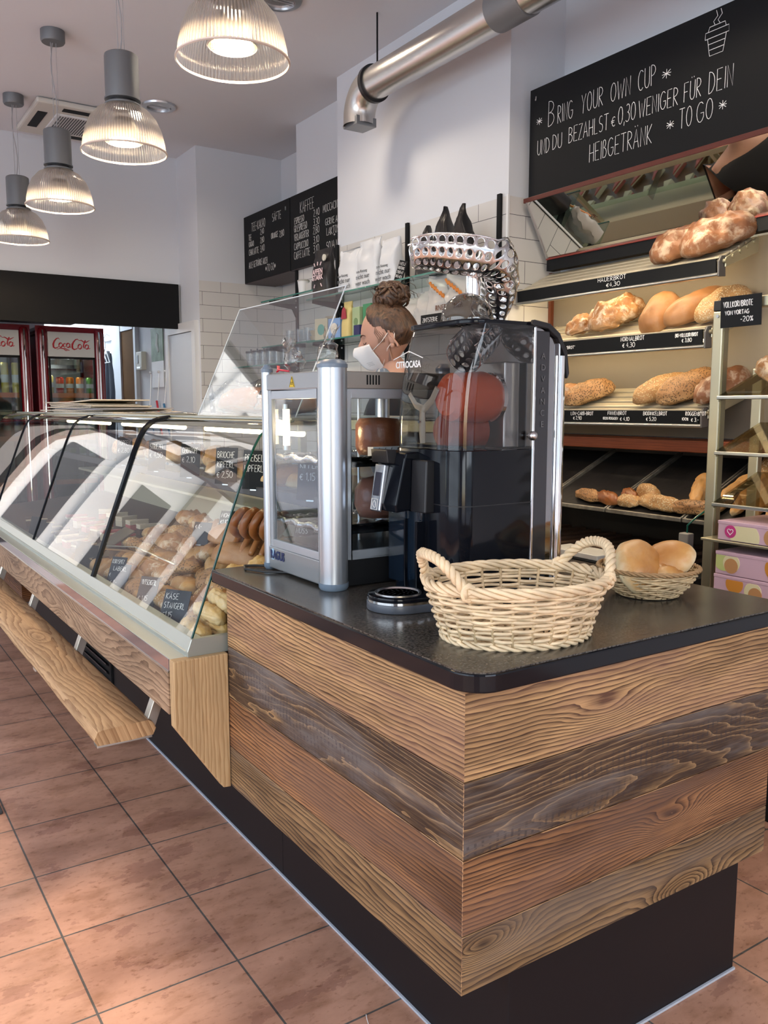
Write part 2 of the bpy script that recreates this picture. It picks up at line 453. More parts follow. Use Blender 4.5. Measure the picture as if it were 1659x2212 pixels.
# tiled parts
TZ = 2.276
slab('wall_tiles_chimney', M['subway'], 2.642, 2.65, 2.992, 4.52, 0.9, TZ, uv='wall')
slab('wall_tiles_chimney_side', M['subway'], 2.642, 3.0, 2.992, 3.0, 0.9, TZ, uv='wall')
slab('wall_tiles_middle', M['subway'], 2.832, 2.84, 4.52, 5.40, 0.9, TZ, uv='wall')
slab('wall_tiles_recess', M['subway'], 3.122, 3.13, 5.40, 6.21, 0.9, TZ, uv='wall')
slab('wall_tiles_end', M['subway'], 2.43, 3.13, 6.202, 6.21, 0.9, TZ, uv='wall')
slab('trim_1', M['white'], 2.636, 2.646, 2.986, 2.998, 0.9, 2.28)
# left wall and front wall with shop windows
def window_wall(name, axis, c0, c1, a0, a1, openings, zb, zt):
    mb = MB()
    def bx(s0, s1, z0, z1):
        if s1 - s0 < 1e-4: return
        if axis == 'x': mb.box(c0, c1, s0, s1, z0, z1)
        else: mb.box(s0, s1, c0, c1, z0, z1)
    cur = a0
    for o0, o1 in openings:
        bx(cur, o0, 0, CZ); bx(o0, o1, 0, zb); bx(o0, o1, zt[openings.index((o0, o1))] if isinstance(zt, list) else zt, CZ); cur = o1
    bx(cur, a1, 0, CZ)
    struct(name, mb, M['wall'])
M['frame'] = mat('dark_window_frame', (0.05, 0.05, 0.055), 0.4)
window_wall('wall_left', 'x', -2.9, -2.8, -3.0, 6.78, [(-1.6, 1.17), (1.20, 3.4), (3.9, 6.2)], 0.55, [3.05, 2.85, 2.85])
window_wall('wall_front', 'y', -3.1, -3.0, -2.9, 3.2, [(-2.3, -0.5), (0.0, 2.4)], 0.35, 2.9)
k = 0
for (a0, a1) in ((-1.6, 1.17), (1.20, 3.4), (3.9, 6.2)):
    k += 1
    mb = MB(); w = .05
    zt_ = 3.05 if a0 < 0 else 2.85
    mb.box(-2.88, -2.82, a0, a0 + .02, .55, zt_).box(-2.88, -2.82, a1 - .02, a1, .55, zt_).box(-2.88, -2.82, a0, a1, .55, .6).box(-2.88, -2.82, a0, a1, zt_ - .03, zt_)
    mb.box(-2.88, -2.82, a0, a1, 2.25, 2.30)
    struct('window_%d' % k, mb, M['frame'])
for (a0, a1) in ((-2.3, -0.5), (0.0, 2.4)):
    k += 1
    mb = MB(); w = .05
    mb.box(a0, a0 + w, -3.08, -3.02, .35, 2.9).box(a1 - w, a1, -3.08, -3.02, .35, 2.9).box(a0, a1, -3.08, -3.02, .35, .4).box(a0, a1, -3.08, -3.02, 2.85, 2.9)
    mb.box((a0 + a1) / 2 - .025, (a0 + a1) / 2 + .025, -3.08, -3.02, .35, 2.9)
    struct('window_%d' % k, mb, M['frame'])

mb = MB()
for a0, a1 in ((-2.8, -2.74), (-1.13, -1.07), (0.56, .62)): mb.box(a0, a1, 6.66, 6.74, .35, 3.0)
mb.box(-2.8, .62, 6.66, 6.74, .35, .42).box(-2.8, .62, 6.66, 6.74, 2.94, 3.0).box(-2.8, .62, 6.67, 6.73, 2.25, 2.31)
struct('window_6', mb, M['frame'])
# street: the facade across the road, seen only as a reflection in glass
M['facade'] = mat('pale_facade', (0.62, 0.60, 0.56), 0.9)
M['pil'] = mat('brown_pilaster', (.20, .15, .12), .8)
M['street'] = mat('asphalt', (0.30, 0.30, 0.31), 0.9)
slab('ground_street', M['street'], -30, -2.9, -26, 30, -0.2, -0.06)
slab('ground_street_back', M['street'], -2.9, 24, 9.5, 30, -0.2, -0.06)
slab('ground_street_side', M['street'], -2.9, .6, 6.8, 9.5, -0.2, -0.06)
slab('ground_street_front', M['street'], -2.9, 22, -26, -3.1, -0.2, -0.06)
def house(name, label, x0, x1, y0, y1, h, facing, mt):
    t = thing(name, label, 'building', ((x0 + x1) / 2, (y0 + y1) / 2, -0.06))
    part('facade_wall', MB().box(x0, x1, y0, y1, -0.06, h), mt, t)
    i = 0
    while True:
        a = (y0 if facing == 'x' else x0) + 1.2 + i * 2.4
        if facing == 'f' or a + 1.1 > (y1 if facing == 'x' else x1): break
        for zf in (1.2, 4.4, 7.6):
            if zf + 1.8 > h: continue
            mb = MB()
            if facing == 'x': mb.box(x1 - .02, x1 + .05, a, a + 1.1, zf, zf + 1.8)
            else: mb.box(a, a + 1.1, y1 - .02, y1 + .05, zf, zf + 1.8)
            part('window', mb, M['frame'], t)
        i += 1
    if facing == 'f':
        for i in range(12):
            xx = x0 + 1 + i * 1.9
            part('pilaster', MB().box(xx, xx + .5, y0 - .22, y0, -.06, h), (mt, M['pil'])[i % 2], t)
            for zf in (.9, 4.4):
                part('window', MB().box(xx + .75, xx + 1.6, y0 - .04, y0 + .02, zf, zf + 2.4), M['frame'], t)
    part('cornice', MB().box(x0 - .1, x1 + .25, y0 - .1, y1 + .25, h, h + .4), mt, t)
house('town_house', 'pale town house across the street, mirrored in the case glass', -20, -15, -10, 16, 8.0, 'x', M['facade'])
house('town_house', 'pale town house opposite the shopfront behind the camera', -6, 14, -24, -19, 5.5, 'y', M['facade'])

t = house('town_house', 'pale town house with tall pilasters beyond the far shop window', -16, 8, 19, 24, 9.0, 'f', M['facade'])
# ---------------------------------------------------------------- ordering counter
XC, YC, XR, YL = 0.85, 1.048, 1.73, 2.035
M['seal'] = mat('pale_silicone', (.42, .46, .52), .5)
ct = thing('counter', 'reclaimed plank counter with black worktop edge at the corner', 'counter', (1.2, 1.5, 0))
part('plinth', MB().box(1.013, 1.728, 1.107, 2.06, 0, 0.45), M['kick'], ct, bevel=.002)
part('floor_seal', MB().box(1.007, 1.012, 1.101, 2.06, 0.0005, .006).box(1.007, 1.728, 1.101, 1.106, 0.0005, .006), M['seal'], ct)
mb = MB()
rows = [(0.878, 0.71), (0.708, 0.572), (0.570, 0.434), (0.432, 0.3245)]
mt4 = [M['plank_tan'], M['plank_grey'], M['plank_red'], M['plank_olive']]
zl = [(0.878, 0.683), (0.681, 0.565), (0.563, 0.42), (0.418, 0.318)]
for i, (z1, z0) in enumerate(rows):
    mb.cur = i
    mb.prism([(XC, YL), (XC, YC), (XR, YC), (XR, YC + .022), (XC + .022, YC + .022), (XC + .022, YL)], 'z', z0, z1)
pl = part('plank_cladding', mb, mt4, ct, bevel=.0008, bseg=1)
me = pl.data
# uv: length along the run, across = z, shifted per plank and per face
uvl = me.uv_layers.new(name='UV')
for p in me.polygons:
    wc = root_matrix(ct) @ p.center
    for li in p.loop_indices:
        co = root_matrix(ct) @ me.vertices[me.loops[li].vertex_index].co
        n = p.normal
        sh = p.material_index * 1.37
        if abs(n.x) > .7: uvl.data[li].uv = (co.y + sh, co.z + sh * .61)
        elif abs(n.y) > .7: uvl.data[li].uv = (co.x + 4.3 + sh, co.z + sh * .61 + .8)
        else: uvl.data[li].uv = (co.x + co.y + sh, co.z)
part('carcass', MB().box(XC + .03, XR - .01, YC + .03, YL, .34, .876), M['kick'], ct)
M['stone'] = bpy.data.materials.new('speckled_black_worktop')
t = NT(M['stone']); b = t.nodes['Principled BSDF']; tc = t.nodes.new('ShaderNodeTexCoord')
n1 = t.nodes.new('ShaderNodeTexNoise'); n1.inputs['Scale'].default_value = 210; n1.inputs['Detail'].default_value = 4
t.links.new(tc.outputs['Object'], n1.inputs['Vector'])
rp = ramp(t, n1.outputs['Fac'], [(.40, (0.014, 0.013, 0.012)), (.60, (0.10, 0.088, 0.072))])
t.links.new(rp.outputs[0], b.inputs['Base Color']); b.inputs['Roughness'].default_value = 0.24
def rounded_rect(x0, x1, y0, y1, r, seg=8, corners=(1, 1, 1, 1)):
    pts = []
    for cx, cy, a0, on in ((x0 + r, y0 + r, PI, corners[0]), (x1 - r, y0 + r, 1.5 * PI, corners[1]), (x1 - r, y1 - r, 0, corners[2]), (x0 + r, y1 - r, .5 * PI, corners[3])):
        if on:
            for k in range(seg + 1):
                a = a0 + k / seg * PI / 2
                pts.append((cx + r * math.cos(a), cy + r * math.sin(a)))
        else:
            pts.append((x0 if cx < (x0 + x1) / 2 else x1, y0 if cy < (y0 + y1) / 2 else y1))
    return pts
wt = thing('worktop', 'speckled black stone-look worktop with rounded corner on the plank counter', 'worktop', (1.2, 1.5, .878))
part('slab', MB().prism(rounded_rect(.822, 1.710, .994, 2.053, .053, 10, (1, 0, 0, 0)), 'z', .8785, .912), M['stone'], wt)
part('edge_band', MB().prism(rounded_rect(.818, 1.714, .990, 2.057, .057, 10, (1, 0, 0, 0)), 'z', .8782, .9095), M['gloss_black'], wt, bevel=.003)

# ---------------------------------------------------------------- refrigerated display case
Y0, Y1 = 2.062, 5.95
dc = thing('display_case', 'long refrigerated bakery display case with sloping curved glass front', 'display case', (1.3, 4.0, 0))
part('plinth', MB().box(1.013, 1.58, 2.0603, Y1, 0, .50), M['kick'], dc, bevel=.002)
part('floor_seal', MB().box(1.007, 1.012, 2.0603, Y1, 0.0005, .006), M['seal'], dc)
prof = [(0.704, .688), (.745, .690), (.745, .702), (.750, .703), (.762, .735), (.79, .735), (.79, .655), (.704, .655)]
part('front_sill', MB().prism(prof, 'y', Y0, Y1), M['alu_paint'], dc, bevel=.0008, bseg=1)
prof = [(0.7455, .6895), (.7455, .704), (.757, .7355), (1.0, .7355), (1.0, .6895)]
part('end_sill', MB().prism(prof, 'y', Y0 - .012, Y0 + .004), M['alu_paint'], dc, bevel=.001, bseg=1)
part('mirror_band', MB().box(.702, .712, Y0 + .01, Y1, .654, .687), mat('dark_mirror_strip', (.30, .27, .30), .08, .9), dc)
part('alu_strip', MB().box(.700, .706, Y0 + .01, Y1, .650, .655), M['alu'], dc)
part('tub', MB().box(.79, 1.60, Y0 + .01, Y1, .50, .66), M['cream'], dc)
part('deck', MB().prism([(.79, .68), (1.62, .76), (1.62, .74), (.79, .66)], 'y', Y0 + .006, Y1), mat('deck_brown', (0.10, .05, .03), .5), dc)
# glass outline of the section in XZ
GP = [(.765, .735), (.800, .830), (.836, .930), (.873, 1.030), (.905, 1.115), (.928, 1.175), (.950, 1.225), (.968, 1.255), (.992, 1.276), (1.025, 1.288), (1.07, 1.293), (1.16, 1.294)]
seams = [Y0 + .004, 3.03, 4.05, 5.1, Y1]
for i in range(4):
    a, bb = seams[i] + (.004 if i else 0), seams[i + 1] - .004
    mb = MB(); V = mb.grid(lambda p, q: Vector((GP[p][0], a if q == 0 else bb, GP[p][1])), len(GP), 2)
    part('front_glass', mb, M['case_glass'], dc, smooth='all')
for i, w in ((1, .010), (2, .005), (3, .005)):
    pts = [(x - .001, seams[i], z) for x, z in GP]
    part('seam_seal', MB().tube(pts, w, 6), M['gloss_black'], dc, smooth=True)
endp = GP[:-1] + [(1.07, 1.293), (1.55, 1.290), (1.62, .80), (1.0, .735)]
mb = MB(); f = [mb.bm.verts.new((x, Y0, z)) for x, z in endp]; mb._f(f)
part('end_glass', mb, M['case_glass'], dc)
part('end_glass_edge', MB().tube([(x - .002, Y0, z) for x, z in GP[:-1]], .0035, 6), mat('dark_green_edge', (.004, .045, .035), .1), dc, smooth=True)
mb = MB(); f = [mb.bm.verts.new((x, Y1, z)) for x, z in endp]; mb._f(f)
part('far_end_glass', mb, M['case_glass'], dc)
part('top_board', MB().box(1.06, 1.62, Y0 + .005, Y1, 1.294, 1.302), M['alu_paint'], dc, bevel=.002)
part('top_rail', MB().box(1.05, 1.10, Y0 + .005, Y1, 1.282, 1.293), M['brass'], dc, bevel=.003)
part('lamp_housing', MB().box(1.12, 1.20, Y0 + .08, Y1 - .1, 1.262, 1.29), M['brass'], dc, bevel=.003)
warm = mat('case_tube', (1, .9, .7), .5, emit=(1.0, .80, .50), estr=9.0)
for i in range(3):
    part('lamp_tube', MB().cyl((1.16, seams[i] + .12, 1.254), (1.16, seams[i + 1] - .10, 1.254), .009, seg=8), warm, dc)
part('back_panel', MB().box(1.60, 1.62, Y0 + .02, Y1, .74, .93), M['cream'], dc)
part('rear_rail', MB().box(1.58, 1.63, Y0 + .02, Y1, 1.25, 1.29), M['brass'], dc, bevel=.003)
for yy in (Y0 + .03, 3.03, 4.05, 5.1, Y1 - .02):
    part('rear_post', MB().box(1.59, 1.62, yy - .012, yy + .012, .93, 1.25), M['brass'], dc, bevel=.002)
part('upper_shelf', MB().box(1.22, 1.60, Y0 + .05, Y1 - .05, 1.055, 1.063), glass('shelf_glass', (.85, .93, .90), 1.0), dc)
part('shelf_rail', MB().box(1.205, 1.222, Y0 + .05, Y1 - .05, 1.030, 1.064), mat('rail_dark', (.05, .05, .055), .4), dc, bevel=.003)
part('middle_ledge', MB().box(1.42, 1.60, Y0 + .05, Y1 - .05, .915, .93), M['cream'], dc, bevel=.004)
for yy in (2.7, 3.6, 4.5, 5.4):
    part('shelf_bracket', MB().prism([(1.24, 1.054), (1.59, 1.054), (1.59, 1.0), (1.56, 1.0)], 'y', yy - .003, yy + .003), M['steel'], dc)
for (y0, y1) in ((3.74, 4.22), ):
    mb = MB().box(1.002, 1.013, y0, y1, .03, .33)
    part('vent_frame', mb, M['matt_black'], dc, bevel=.002)
    mb = MB()
    for q in range(7): 
        z = .06 + q * .037
        mb.prism([(1.003, z), (1.003, z + .007), (.990, z + .016), (.990, z + .010)], 'y', y0 + .03, y1 - .03)
    part('vent_slats', mb, M['black'], dc)

# the timber apron with end bracket, and the bag bench on aluminium arms
ap = thing('timber_apron', 'weathered timber apron board with pale triangular end bracket below the case sill', 'board', (.75, 4, .3))
part('front_board', MB().box(.702, .728, Y0 + .02, 5.6, .535, .650), M['pine_grey'], ap, bevel=.003, uv='y')
part('end_bracket', MB().prism([(.700, .690), (.8485, .690), (.8485, .322), (.828, .324), (.700, .515)], 'y', 2.030, 2.062), M['pine_light'], ap, bevel=.003, uv='z')
part('far_bracket', MB().prism([(.728, .650), (1.005, .650), (1.005, .322), (.90, .324), (.728, .515)], 'y', 4.56, 4.60), M['pine_light'], ap, bevel=.002, uv='z')
part('far_cheek', MB().box(.80, 1.005, 4.605, 5.5, .33, .64), M['plank_red'], ap, uv='y')
bn = thing('bag_bench', 'worn pine bench plank hung on aluminium arms in front of the display case', 'bench', (.61, 3.6, .44))
random.seed(3)
mb = MB()
n = 60
def plank_sec(i, j):
    y = 2.215 + (5.5 - 2.215) * (i / (n - 1)) ** 1.3
    w = .0015 * math.sin(y * 7) + .0015 * noise.noise(Vector((y * 7, 0, 0)))
    sec = [(.552 + w, .438), (.545 + w, .452), (.553 + w, .476), (.566 + w * .5, .481), (.688, .481), (.703, .472), (.708, .458), (.700, .440), (.640, .434)]
    x, z = sec[j]
    if i == 0: y += .006 * math.sin(j * 1.7)
    return Vector((x, y, z))
V = mb.grid(plank_sec, n, 9, closev=True)
mb._f([V[0][j] for j in range(9)]); mb._f([V[-1][j] for j in range(9)][::-1])
part('plank', mb, M['pine'], bn, smooth=35, uv='y')
for yy in (2.235, 3.03, 3.83, 4.60, 5.35):
    part('support_arm', MB().prism([(.735, .585), (.765, .585), (.705, .428), (.675, .428)], 'y', yy, yy + .035).box(.555, .705, yy, yy + .035, .423, .433), M['alu'], bn, bevel=.0015)
# ---------------------------------------------------------------- hand lettering
def arc(cx, cy, rx, ry, a0, a1, n=9):
    return [(cx + rx * math.cos(math.radians(a0 + (a1 - a0) * i / (n - 1))), cy + ry * math.sin(math.radians(a0 + (a1 - a0) * i / (n - 1)))) for i in range(n)]
O_ = arc(.3, .5, .28, .5, 90, 450, 13)
GL = {
 'A': [[(0, 0), (.28, 1), (.56, 0)], [(.1, .35), (.46, .35)]],
 'B': [[(.04, 0), (.04, 1)], [(.04, 1)] + arc(.12, .77, .36, .23, 90, -90, 7) + [(.04, .54)], [(.04, .54)] + arc(.12, .27, .42, .27, 90, -90, 7) + [(.04, 0)]],
 'C': [arc(.34, .5, .32, .5, 50, 310, 11)],
 'D': [[(.04, 0), (.04, 1)], [(.04, 1)] + arc(.1, .5, .44, .5, 90, -90, 9) + [(.04, 0)]],
 'E': [[(.5, 1), (.04, 1), (.04, 0), (.5, 0)], [(.04, .52), (.4, .52)]],
 'F': [[(.5, 1), (.04, 1), (.04, 0)], [(.04, .52), (.4, .52)]],
 'G': [arc(.34, .5, .32, .5, 50, 330, 11) + [(.62, .45), (.36, .45)]],
 'H': [[(.04, 0), (.04, 1)], [(.52, 0), (.52, 1)], [(.04, .5), (.52, .5)]],
 'I': [[(.06, 0), (.06, 1)]],
 'J': [[(.36, 1), (.36, .2)] + arc(.2, .2, .16, .2, 0, -160, 6)],
 'K': [[(.04, 0), (.04, 1)], [(.5, 1), (.06, .45), (.52, 0)]],
 'L': [[(.04, 1), (.04, 0), (.46, 0)]],
 'M': [[(.02, 0), (.08, 1), (.34, .3), (.6, 1), (.66, 0)]],
 'N': [[(.04, 0), (.04, 1), (.5, 0), (.5, 1)]],
 'O': [O_],
 'P': [[(.04, 0), (.04, 1)], [(.04, 1)] + arc(.12, .74, .36, .26, 90, -90, 7) + [(.04, .48)]],
 'R': [[(.04, 0), (.04, 1)], [(.04, 1)] + arc(.12, .76, .34, .24, 90, -90, 7) + [(.04, .52), (.5, 0)]],
 'S': [arc(.26, .75, .22, .25, 50, 250, 7) + arc(.26, .25, .24, .25, 80, -140, 8)],
 'T': [[(0, 1), (.56, 1)], [(.28, 1), (.28, 0)]],
 'U': [[(.04, 1), (.04, .3)] + arc(.29, .3, .25, .3, 180, 360, 8) + [(.54, 1)]],
 'V': [[(0, 1), (.26, 0), (.52, 1)]],
 'W': [[(0, 1), (.18, 0), (.36, .8), (.54, 0), (.72, 1)]],
 'X': [[(0, 0), (.5, 1)], [(0, 1), (.5, 0)]],
 'Y': [[(0, 1), (.26, .5), (.52, 1)], [(.26, .5), (.22, 0)]],
 'Z': [[(.02, 1), (.5, 1), (.02, 0), (.5, 0)]],
 '0': [O_], '1': [[(0, .75), (.16, 1), (.16, 0)]],
 '2': [arc(.24, .76, .22, .24, 160, -30, 7) + [(.02, 0), (.48, 0)]],
 '3': [arc(.22, .77, .22, .23, 140, -90, 7), arc(.2, .27, .26, .27, 90, -140, 8)],
 '4': [[(.34, 0), (.34, 1), (0, .35), (.48, .35)]],
 '5': [[(.44, 1), (.08, 1), (.06, .58)] + arc(.2, .3, .26, .3, 110, -130, 8)],
 '6': [arc(.5, .5, .46, .5, 110, 180, 5) + arc(.27, .26, .24, .26, 180, 540, 9)],
 '7': [[(0, 1), (.46, 1), (.14, 0)]],
 '8': [arc(.26, .76, .2, .24, -90, 270, 9), arc(.26, .27, .25, .27, 90, 450, 9)],
 '9': [arc(.25, .74, .22, .26, 0, 360, 9) + [(.44, .1), (.3, 0)]],
 ',': [[(.08, .08), (.02, -.14)]], '.': [[(.04, 0), (.05, .05)]], '-': [[(.04, .45), (.34, .45)]], '+': [[(.04, .45), (.4, .45)], [(.22, .25), (.22, .65)]],
 '*': [[(.04, .3), (.56, .7)], [(.04, .7), (.56, .3)], [(.3, .2), (.3, .8)], [(.0, .5), (.6, .5)]],
 '€': [arc(.34, .4, .24, .4, 50, 310, 9), [(0, .48), (.4, .48)], [(0, .34), (.36, .34)]],
 '%': [arc(.12, .8, .1, .16, 0, 360, 7), arc(.44, .2, .1, .16, 0, 360, 7), [(.5, 1), (.08, 0)]],
 '"': [[(.05, 1), (.05, .8)], [(.18, 1), (.18, .8)]], '^': [[(.08, 1.14), (.09, 1.19)], [(.4, 1.14), (.41, 1.19)]],
 '<': [arc(.18, .2, .16, .2, 40, 320, 7)], 'ß': [[(.04, 0), (.04, .8)] + arc(.2, .8, .16, .2, 180, -60, 6) + [(.16, .55)] + arc(.2, .27, .24, .27, 80, -110, 6)],
}
def glyph(ch):
    if ch == 'Ü': return GL['U'] + [[(.16, 1.14), (.17, 1.2)], [(.4, 1.14), (.41, 1.2)]]
    if ch == 'Ä': return GL['A'] + [[(.14, 1.14), (.15, 1.2)], [(.4, 1.14), (.41, 1.2)]]
    return GL.get(ch)
def chalk(mb, text, o, u, v, h, wf=1.0, thick=.002, gap=.14, jit=.03, small=False, seed=1):
    """strokes of hand lettering; o origin, u reading direction, v up, h capital height, wf width factor"""
    rnd = random.Random(seed + len(text))
    o, u, v = Vector(o), Vector(u).normalized(), Vector(v).normalized()
    n = u.cross(v).normalized()
    x = 0.0
    for ch in text:
        low = ch.islower() and ch != 'ß'
        g = glyph(ch.upper() if ch != 'ß' else ch)
        if g is None: x += .32 * h * wf; continue
        s = .66 if low and small else 1.0
        dy = rnd.uniform(-jit, jit) * h; sk = rnd.uniform(-jit, jit)
        w = max(p[0] for st in g for p in st)
        for st in g:
            pts = [o + u * (x + (p[0] + sk * p[1]) * h * wf * s) + v * (p[1] * h * s + dy) for p in st]
            if len(pts) < 2: pts = pts * 2
            mb.tube(pts, thick, 4, up=n, flat=.35)
        x += (w * s + gap * 1.2) * h * wf
    return x
def text_width(text, h, wf, gap=.14):
    x = 0
    for ch in text:
        g = glyph(ch.upper() if ch != 'ß' else ch)
        x += .32 * h * wf if g is None else (max(p[0] for st in g for p in st) + gap * 1.2) * h * wf
    return x
def printed(name, text, mat_, parent, loc, rot, size, extrude=.0004, shear=0.0, align='CENTER', sx=1.0, offset=0.0):
    """printed letters as a mesh, placed in world space and parented"""
    cu = bpy.data.curves.new(name, 'FONT'); cu.body = text; cu.size = size; cu.extrude = extrude; cu.shear = shear
    cu.align_x = align; cu.align_y = 'CENTER'; cu.resolution_u = 3; cu.offset = offset
    tmp = bpy.data.objects.new('tmp', cu); C.objects.link(tmp)
    dg = bpy.context.evaluated_depsgraph_get(); dg.update()
    me = bpy.data.meshes.new_from_object(tmp.evaluated_get(dg))
    bpy.data.objects.remove(tmp); bpy.data.curves.remove(cu)
    Mx = Matrix.Translation(loc) @ rot.to_4x4() @ Matrix.Diagonal((sx, 1, 1, 1))
    me.transform(root_matrix(parent).inverted() @ Mx)
    me.name = name; me.materials.clear(); me.materials.append(mat_)
    o = bpy.data.objects.new(name, me); C.objects.link(o); o.parent = parent
    return o
def basis(u, v):
    u = Vector(u).normalized(); v = Vector(v).normalized(); n = u.cross(v)
    return Matrix((u, v, n)).transposed()
FACE_X = basis((0, -1, 0), (0, 0, 1))      # reads on a plane facing -X
FACE_Y = basis((1, 0, 0), (0, 0, 1))       # reads on a plane facing -Y

# ---------------------------------------------------------------- bread
def crust(name, top, side, flour=0.0, fscale=14.0, bump=.4, seeds=None, seed_amt=0.5, rough=.5, dark=None):
    m = bpy.data.materials.new(name); t = NT(m); b = t.nodes['Principled BSDF']
    tc = t.nodes.new('ShaderNodeTexCoord'); sp = t.nodes.new('ShaderNodeSeparateXYZ'); t.links.new(tc.outputs['Generated'], sp.inputs[0])
    def nz(sc, det, rgh=.55, st=(1, 1, 1)):
        mp = t.nodes.new('ShaderNodeMapping'); mp.inputs['Scale'].default_value = st
        t.links.new(tc.outputs['Object'], mp.inputs['Vector'])
        n = t.nodes.new('ShaderNodeTexNoise'); n.inputs['Scale'].default_value = sc; n.inputs['Detail'].default_value = det; n.inputs['Roughness'].default_value = rgh
        t.links.new(mp.outputs[0], n.inputs['Vector']); return n.outputs['Fac']
    f = mth(t, 'ADD', sp.outputs[2], mth(t, 'MULTIPLY', mth(t, 'SUBTRACT', nz(22, 4), .5), .9))
    r = ramp(t, f, [(.25, side), (.62, top), (1.0, dark or tuple(c * .72 for c in top))])
    col = r.outputs[0]
    def mix(fac, c1, c2):
        mx = t.nodes.new('ShaderNodeMix'); mx.data_type = 'RGBA'; t.links.new(fac, mx.inputs['Factor'])
        t.links.new(c1, mx.inputs[6]); mx.inputs[7].default_value = (*c2, 1); return mx.outputs[2]
    if flour:
        fl = ramp(t, nz(fscale, 6, .65, (1, 2.2, 1)), [(.50, (0, 0, 0)), (.62, (1, 1, 1))])
        col = mix(mth(t, 'MULTIPLY', fl.outputs[0], flour), col, (.75, .64, .48))
    h = nz(60, 5)
    if seeds:
        v = t.nodes.new('ShaderNodeTexVoronoi'); v.inputs['Scale'].default_value = 150
        t.links.new(tc.outputs['Object'], v.inputs['Vector'])
        sd = ramp(t, v.outputs['Distance'], [(.30, (1, 1, 1)), (.42, (0, 0, 0))])
        ms = mth(t, 'MULTIPLY', sd.outputs[0], mth(t, 'GREATER_THAN', nz(30, 2), .5 - .3 * seed_amt))
        col = mix(ms, col, seeds); h = mth(t, 'ADD', h, mth(t, 'MULTIPLY', ms, 1.2))
    t.links.new(col, b.inputs['Base Color']); b.inputs['Roughness'].default_value = rough
    bp = t.nodes.new('ShaderNodeBump'); bp.inputs['Strength'].default_value = bump; bp.inputs['Distance'].default_value = .003
    t.links.new(h, bp.inputs['Height']); t.links.new(bp.outputs[0], b.inputs['Normal'])
    return m
BR = {
 'dark': crust('dark_rye_crust', (.20, .075, .028), (.27, .12, .05), .38, 16, .7),
 'farm': crust('floury_farm_crust', (.36, .155, .05), (.50, .29, .13), .75, 20, .8),
 'brown': crust('smooth_brown_crust', (.36, .16, .055), (.42, .21, .085), .10, 9, .25),
 'oat': crust('oat_crusted', (.42, .22, .08), (.44, .25, .11), 0, 14, .8, (.66, .49, .27), .9),
 'seed': crust('seeded_crust', (.40, .20, .075), (.50, .30, .13), 0, 14, .8, (.16, .09, .04), .5),
 'gold': crust('golden_roll_crust', (.52, .27, .085), (.68, .48, .23), .12, 18, .3),
 'pale': crust('pale_roll_crust', (.58, .30, .09), (.80, .66, .40), .10, 10, .15, dark=(.46, .20, .05), rough=.38),
 'sesame': crust('sesame_roll_crust', (.50, .27, .10), (.60, .38, .17), 0, 14, .7, (.74, .60, .38), .6),
 'cheese': crust('cheese_stick_crust', (.62, .37, .12), (.72, .52, .26), .25, 26, .6),
 'lye': crust('lye_brown_crust', (.26, .085, .022), (.34, .14, .045), 0, 14, .15, rough=.3),
}
def loaf(name, L, W, H, m, parent=None, seed=0, slashes=0, slash_dir=0.6, rough=.004, taper=0.5, seg=36, rings=20, flat=.35, twist=0, ridge=0.0, ends=2.4, cracks=0.0):
    """bread body lying along local x, bottom at z=0"""
    mb = MB(); off = Vector((seed * 3.1, seed * 1.7, 0))
    def fn(i, j):
        u = -1 + 2 * i / (rings - 1); a = 2 * PI * j / seg
        r = max(0.0, 1 - abs(u) ** ends) ** taper
        y = math.cos(a) * r; z = math.sin(a) * r
        z = z * (1 if z > 0 else flat)
        x = u * L / 2
        p = Vector((x, y * W / 2, z * H / (1 + flat) + 0))
        d = noise.noise(Vector((x * 28, y * 2.6, z * 2.6)) + off) * rough * 1.6 + noise.noise(Vector((x * 75, y * 6, z * 6)) + off) * rough * .7
        k = 0.0
        if slashes and z > .1:
            ph = (u * slashes * .5 + slash_dir * y)
            fr = abs((ph % 1.0) - .5) * 2
            k = -math.exp(-((1 - fr) / .16) ** 2) * H * .07 + math.exp(-((1 - fr - .32) / .14) ** 2) * H * .045
        if ridge and z > 0: k += math.exp(-(y / .14) ** 2) * ridge * H
        if twist: k += math.sin(u * twist + a * 2) * W * .035
        if cracks: 
            c = noise.noise(Vector((x * 40, y * 4, z * 4)) + off * 2); k -= max(0, .12 - abs(c)) * cracks
        nrm = Vector((0, y, max(z, -.2)));
        if nrm.length > 1e-6: nrm.normalize()
        return p + nrm * (d + k) * (r ** .5)
    V = mb.grid(fn, rings, seg, closev=True)
    zmin = min(v.co.z for v in mb.bm.verts)
    for v in mb.bm.verts: v.co.z -= zmin
    if parent is None:
        return part(name, mb, m, None, smooth='all')
    return part(name, mb, m, parent, smooth='all', world=False)
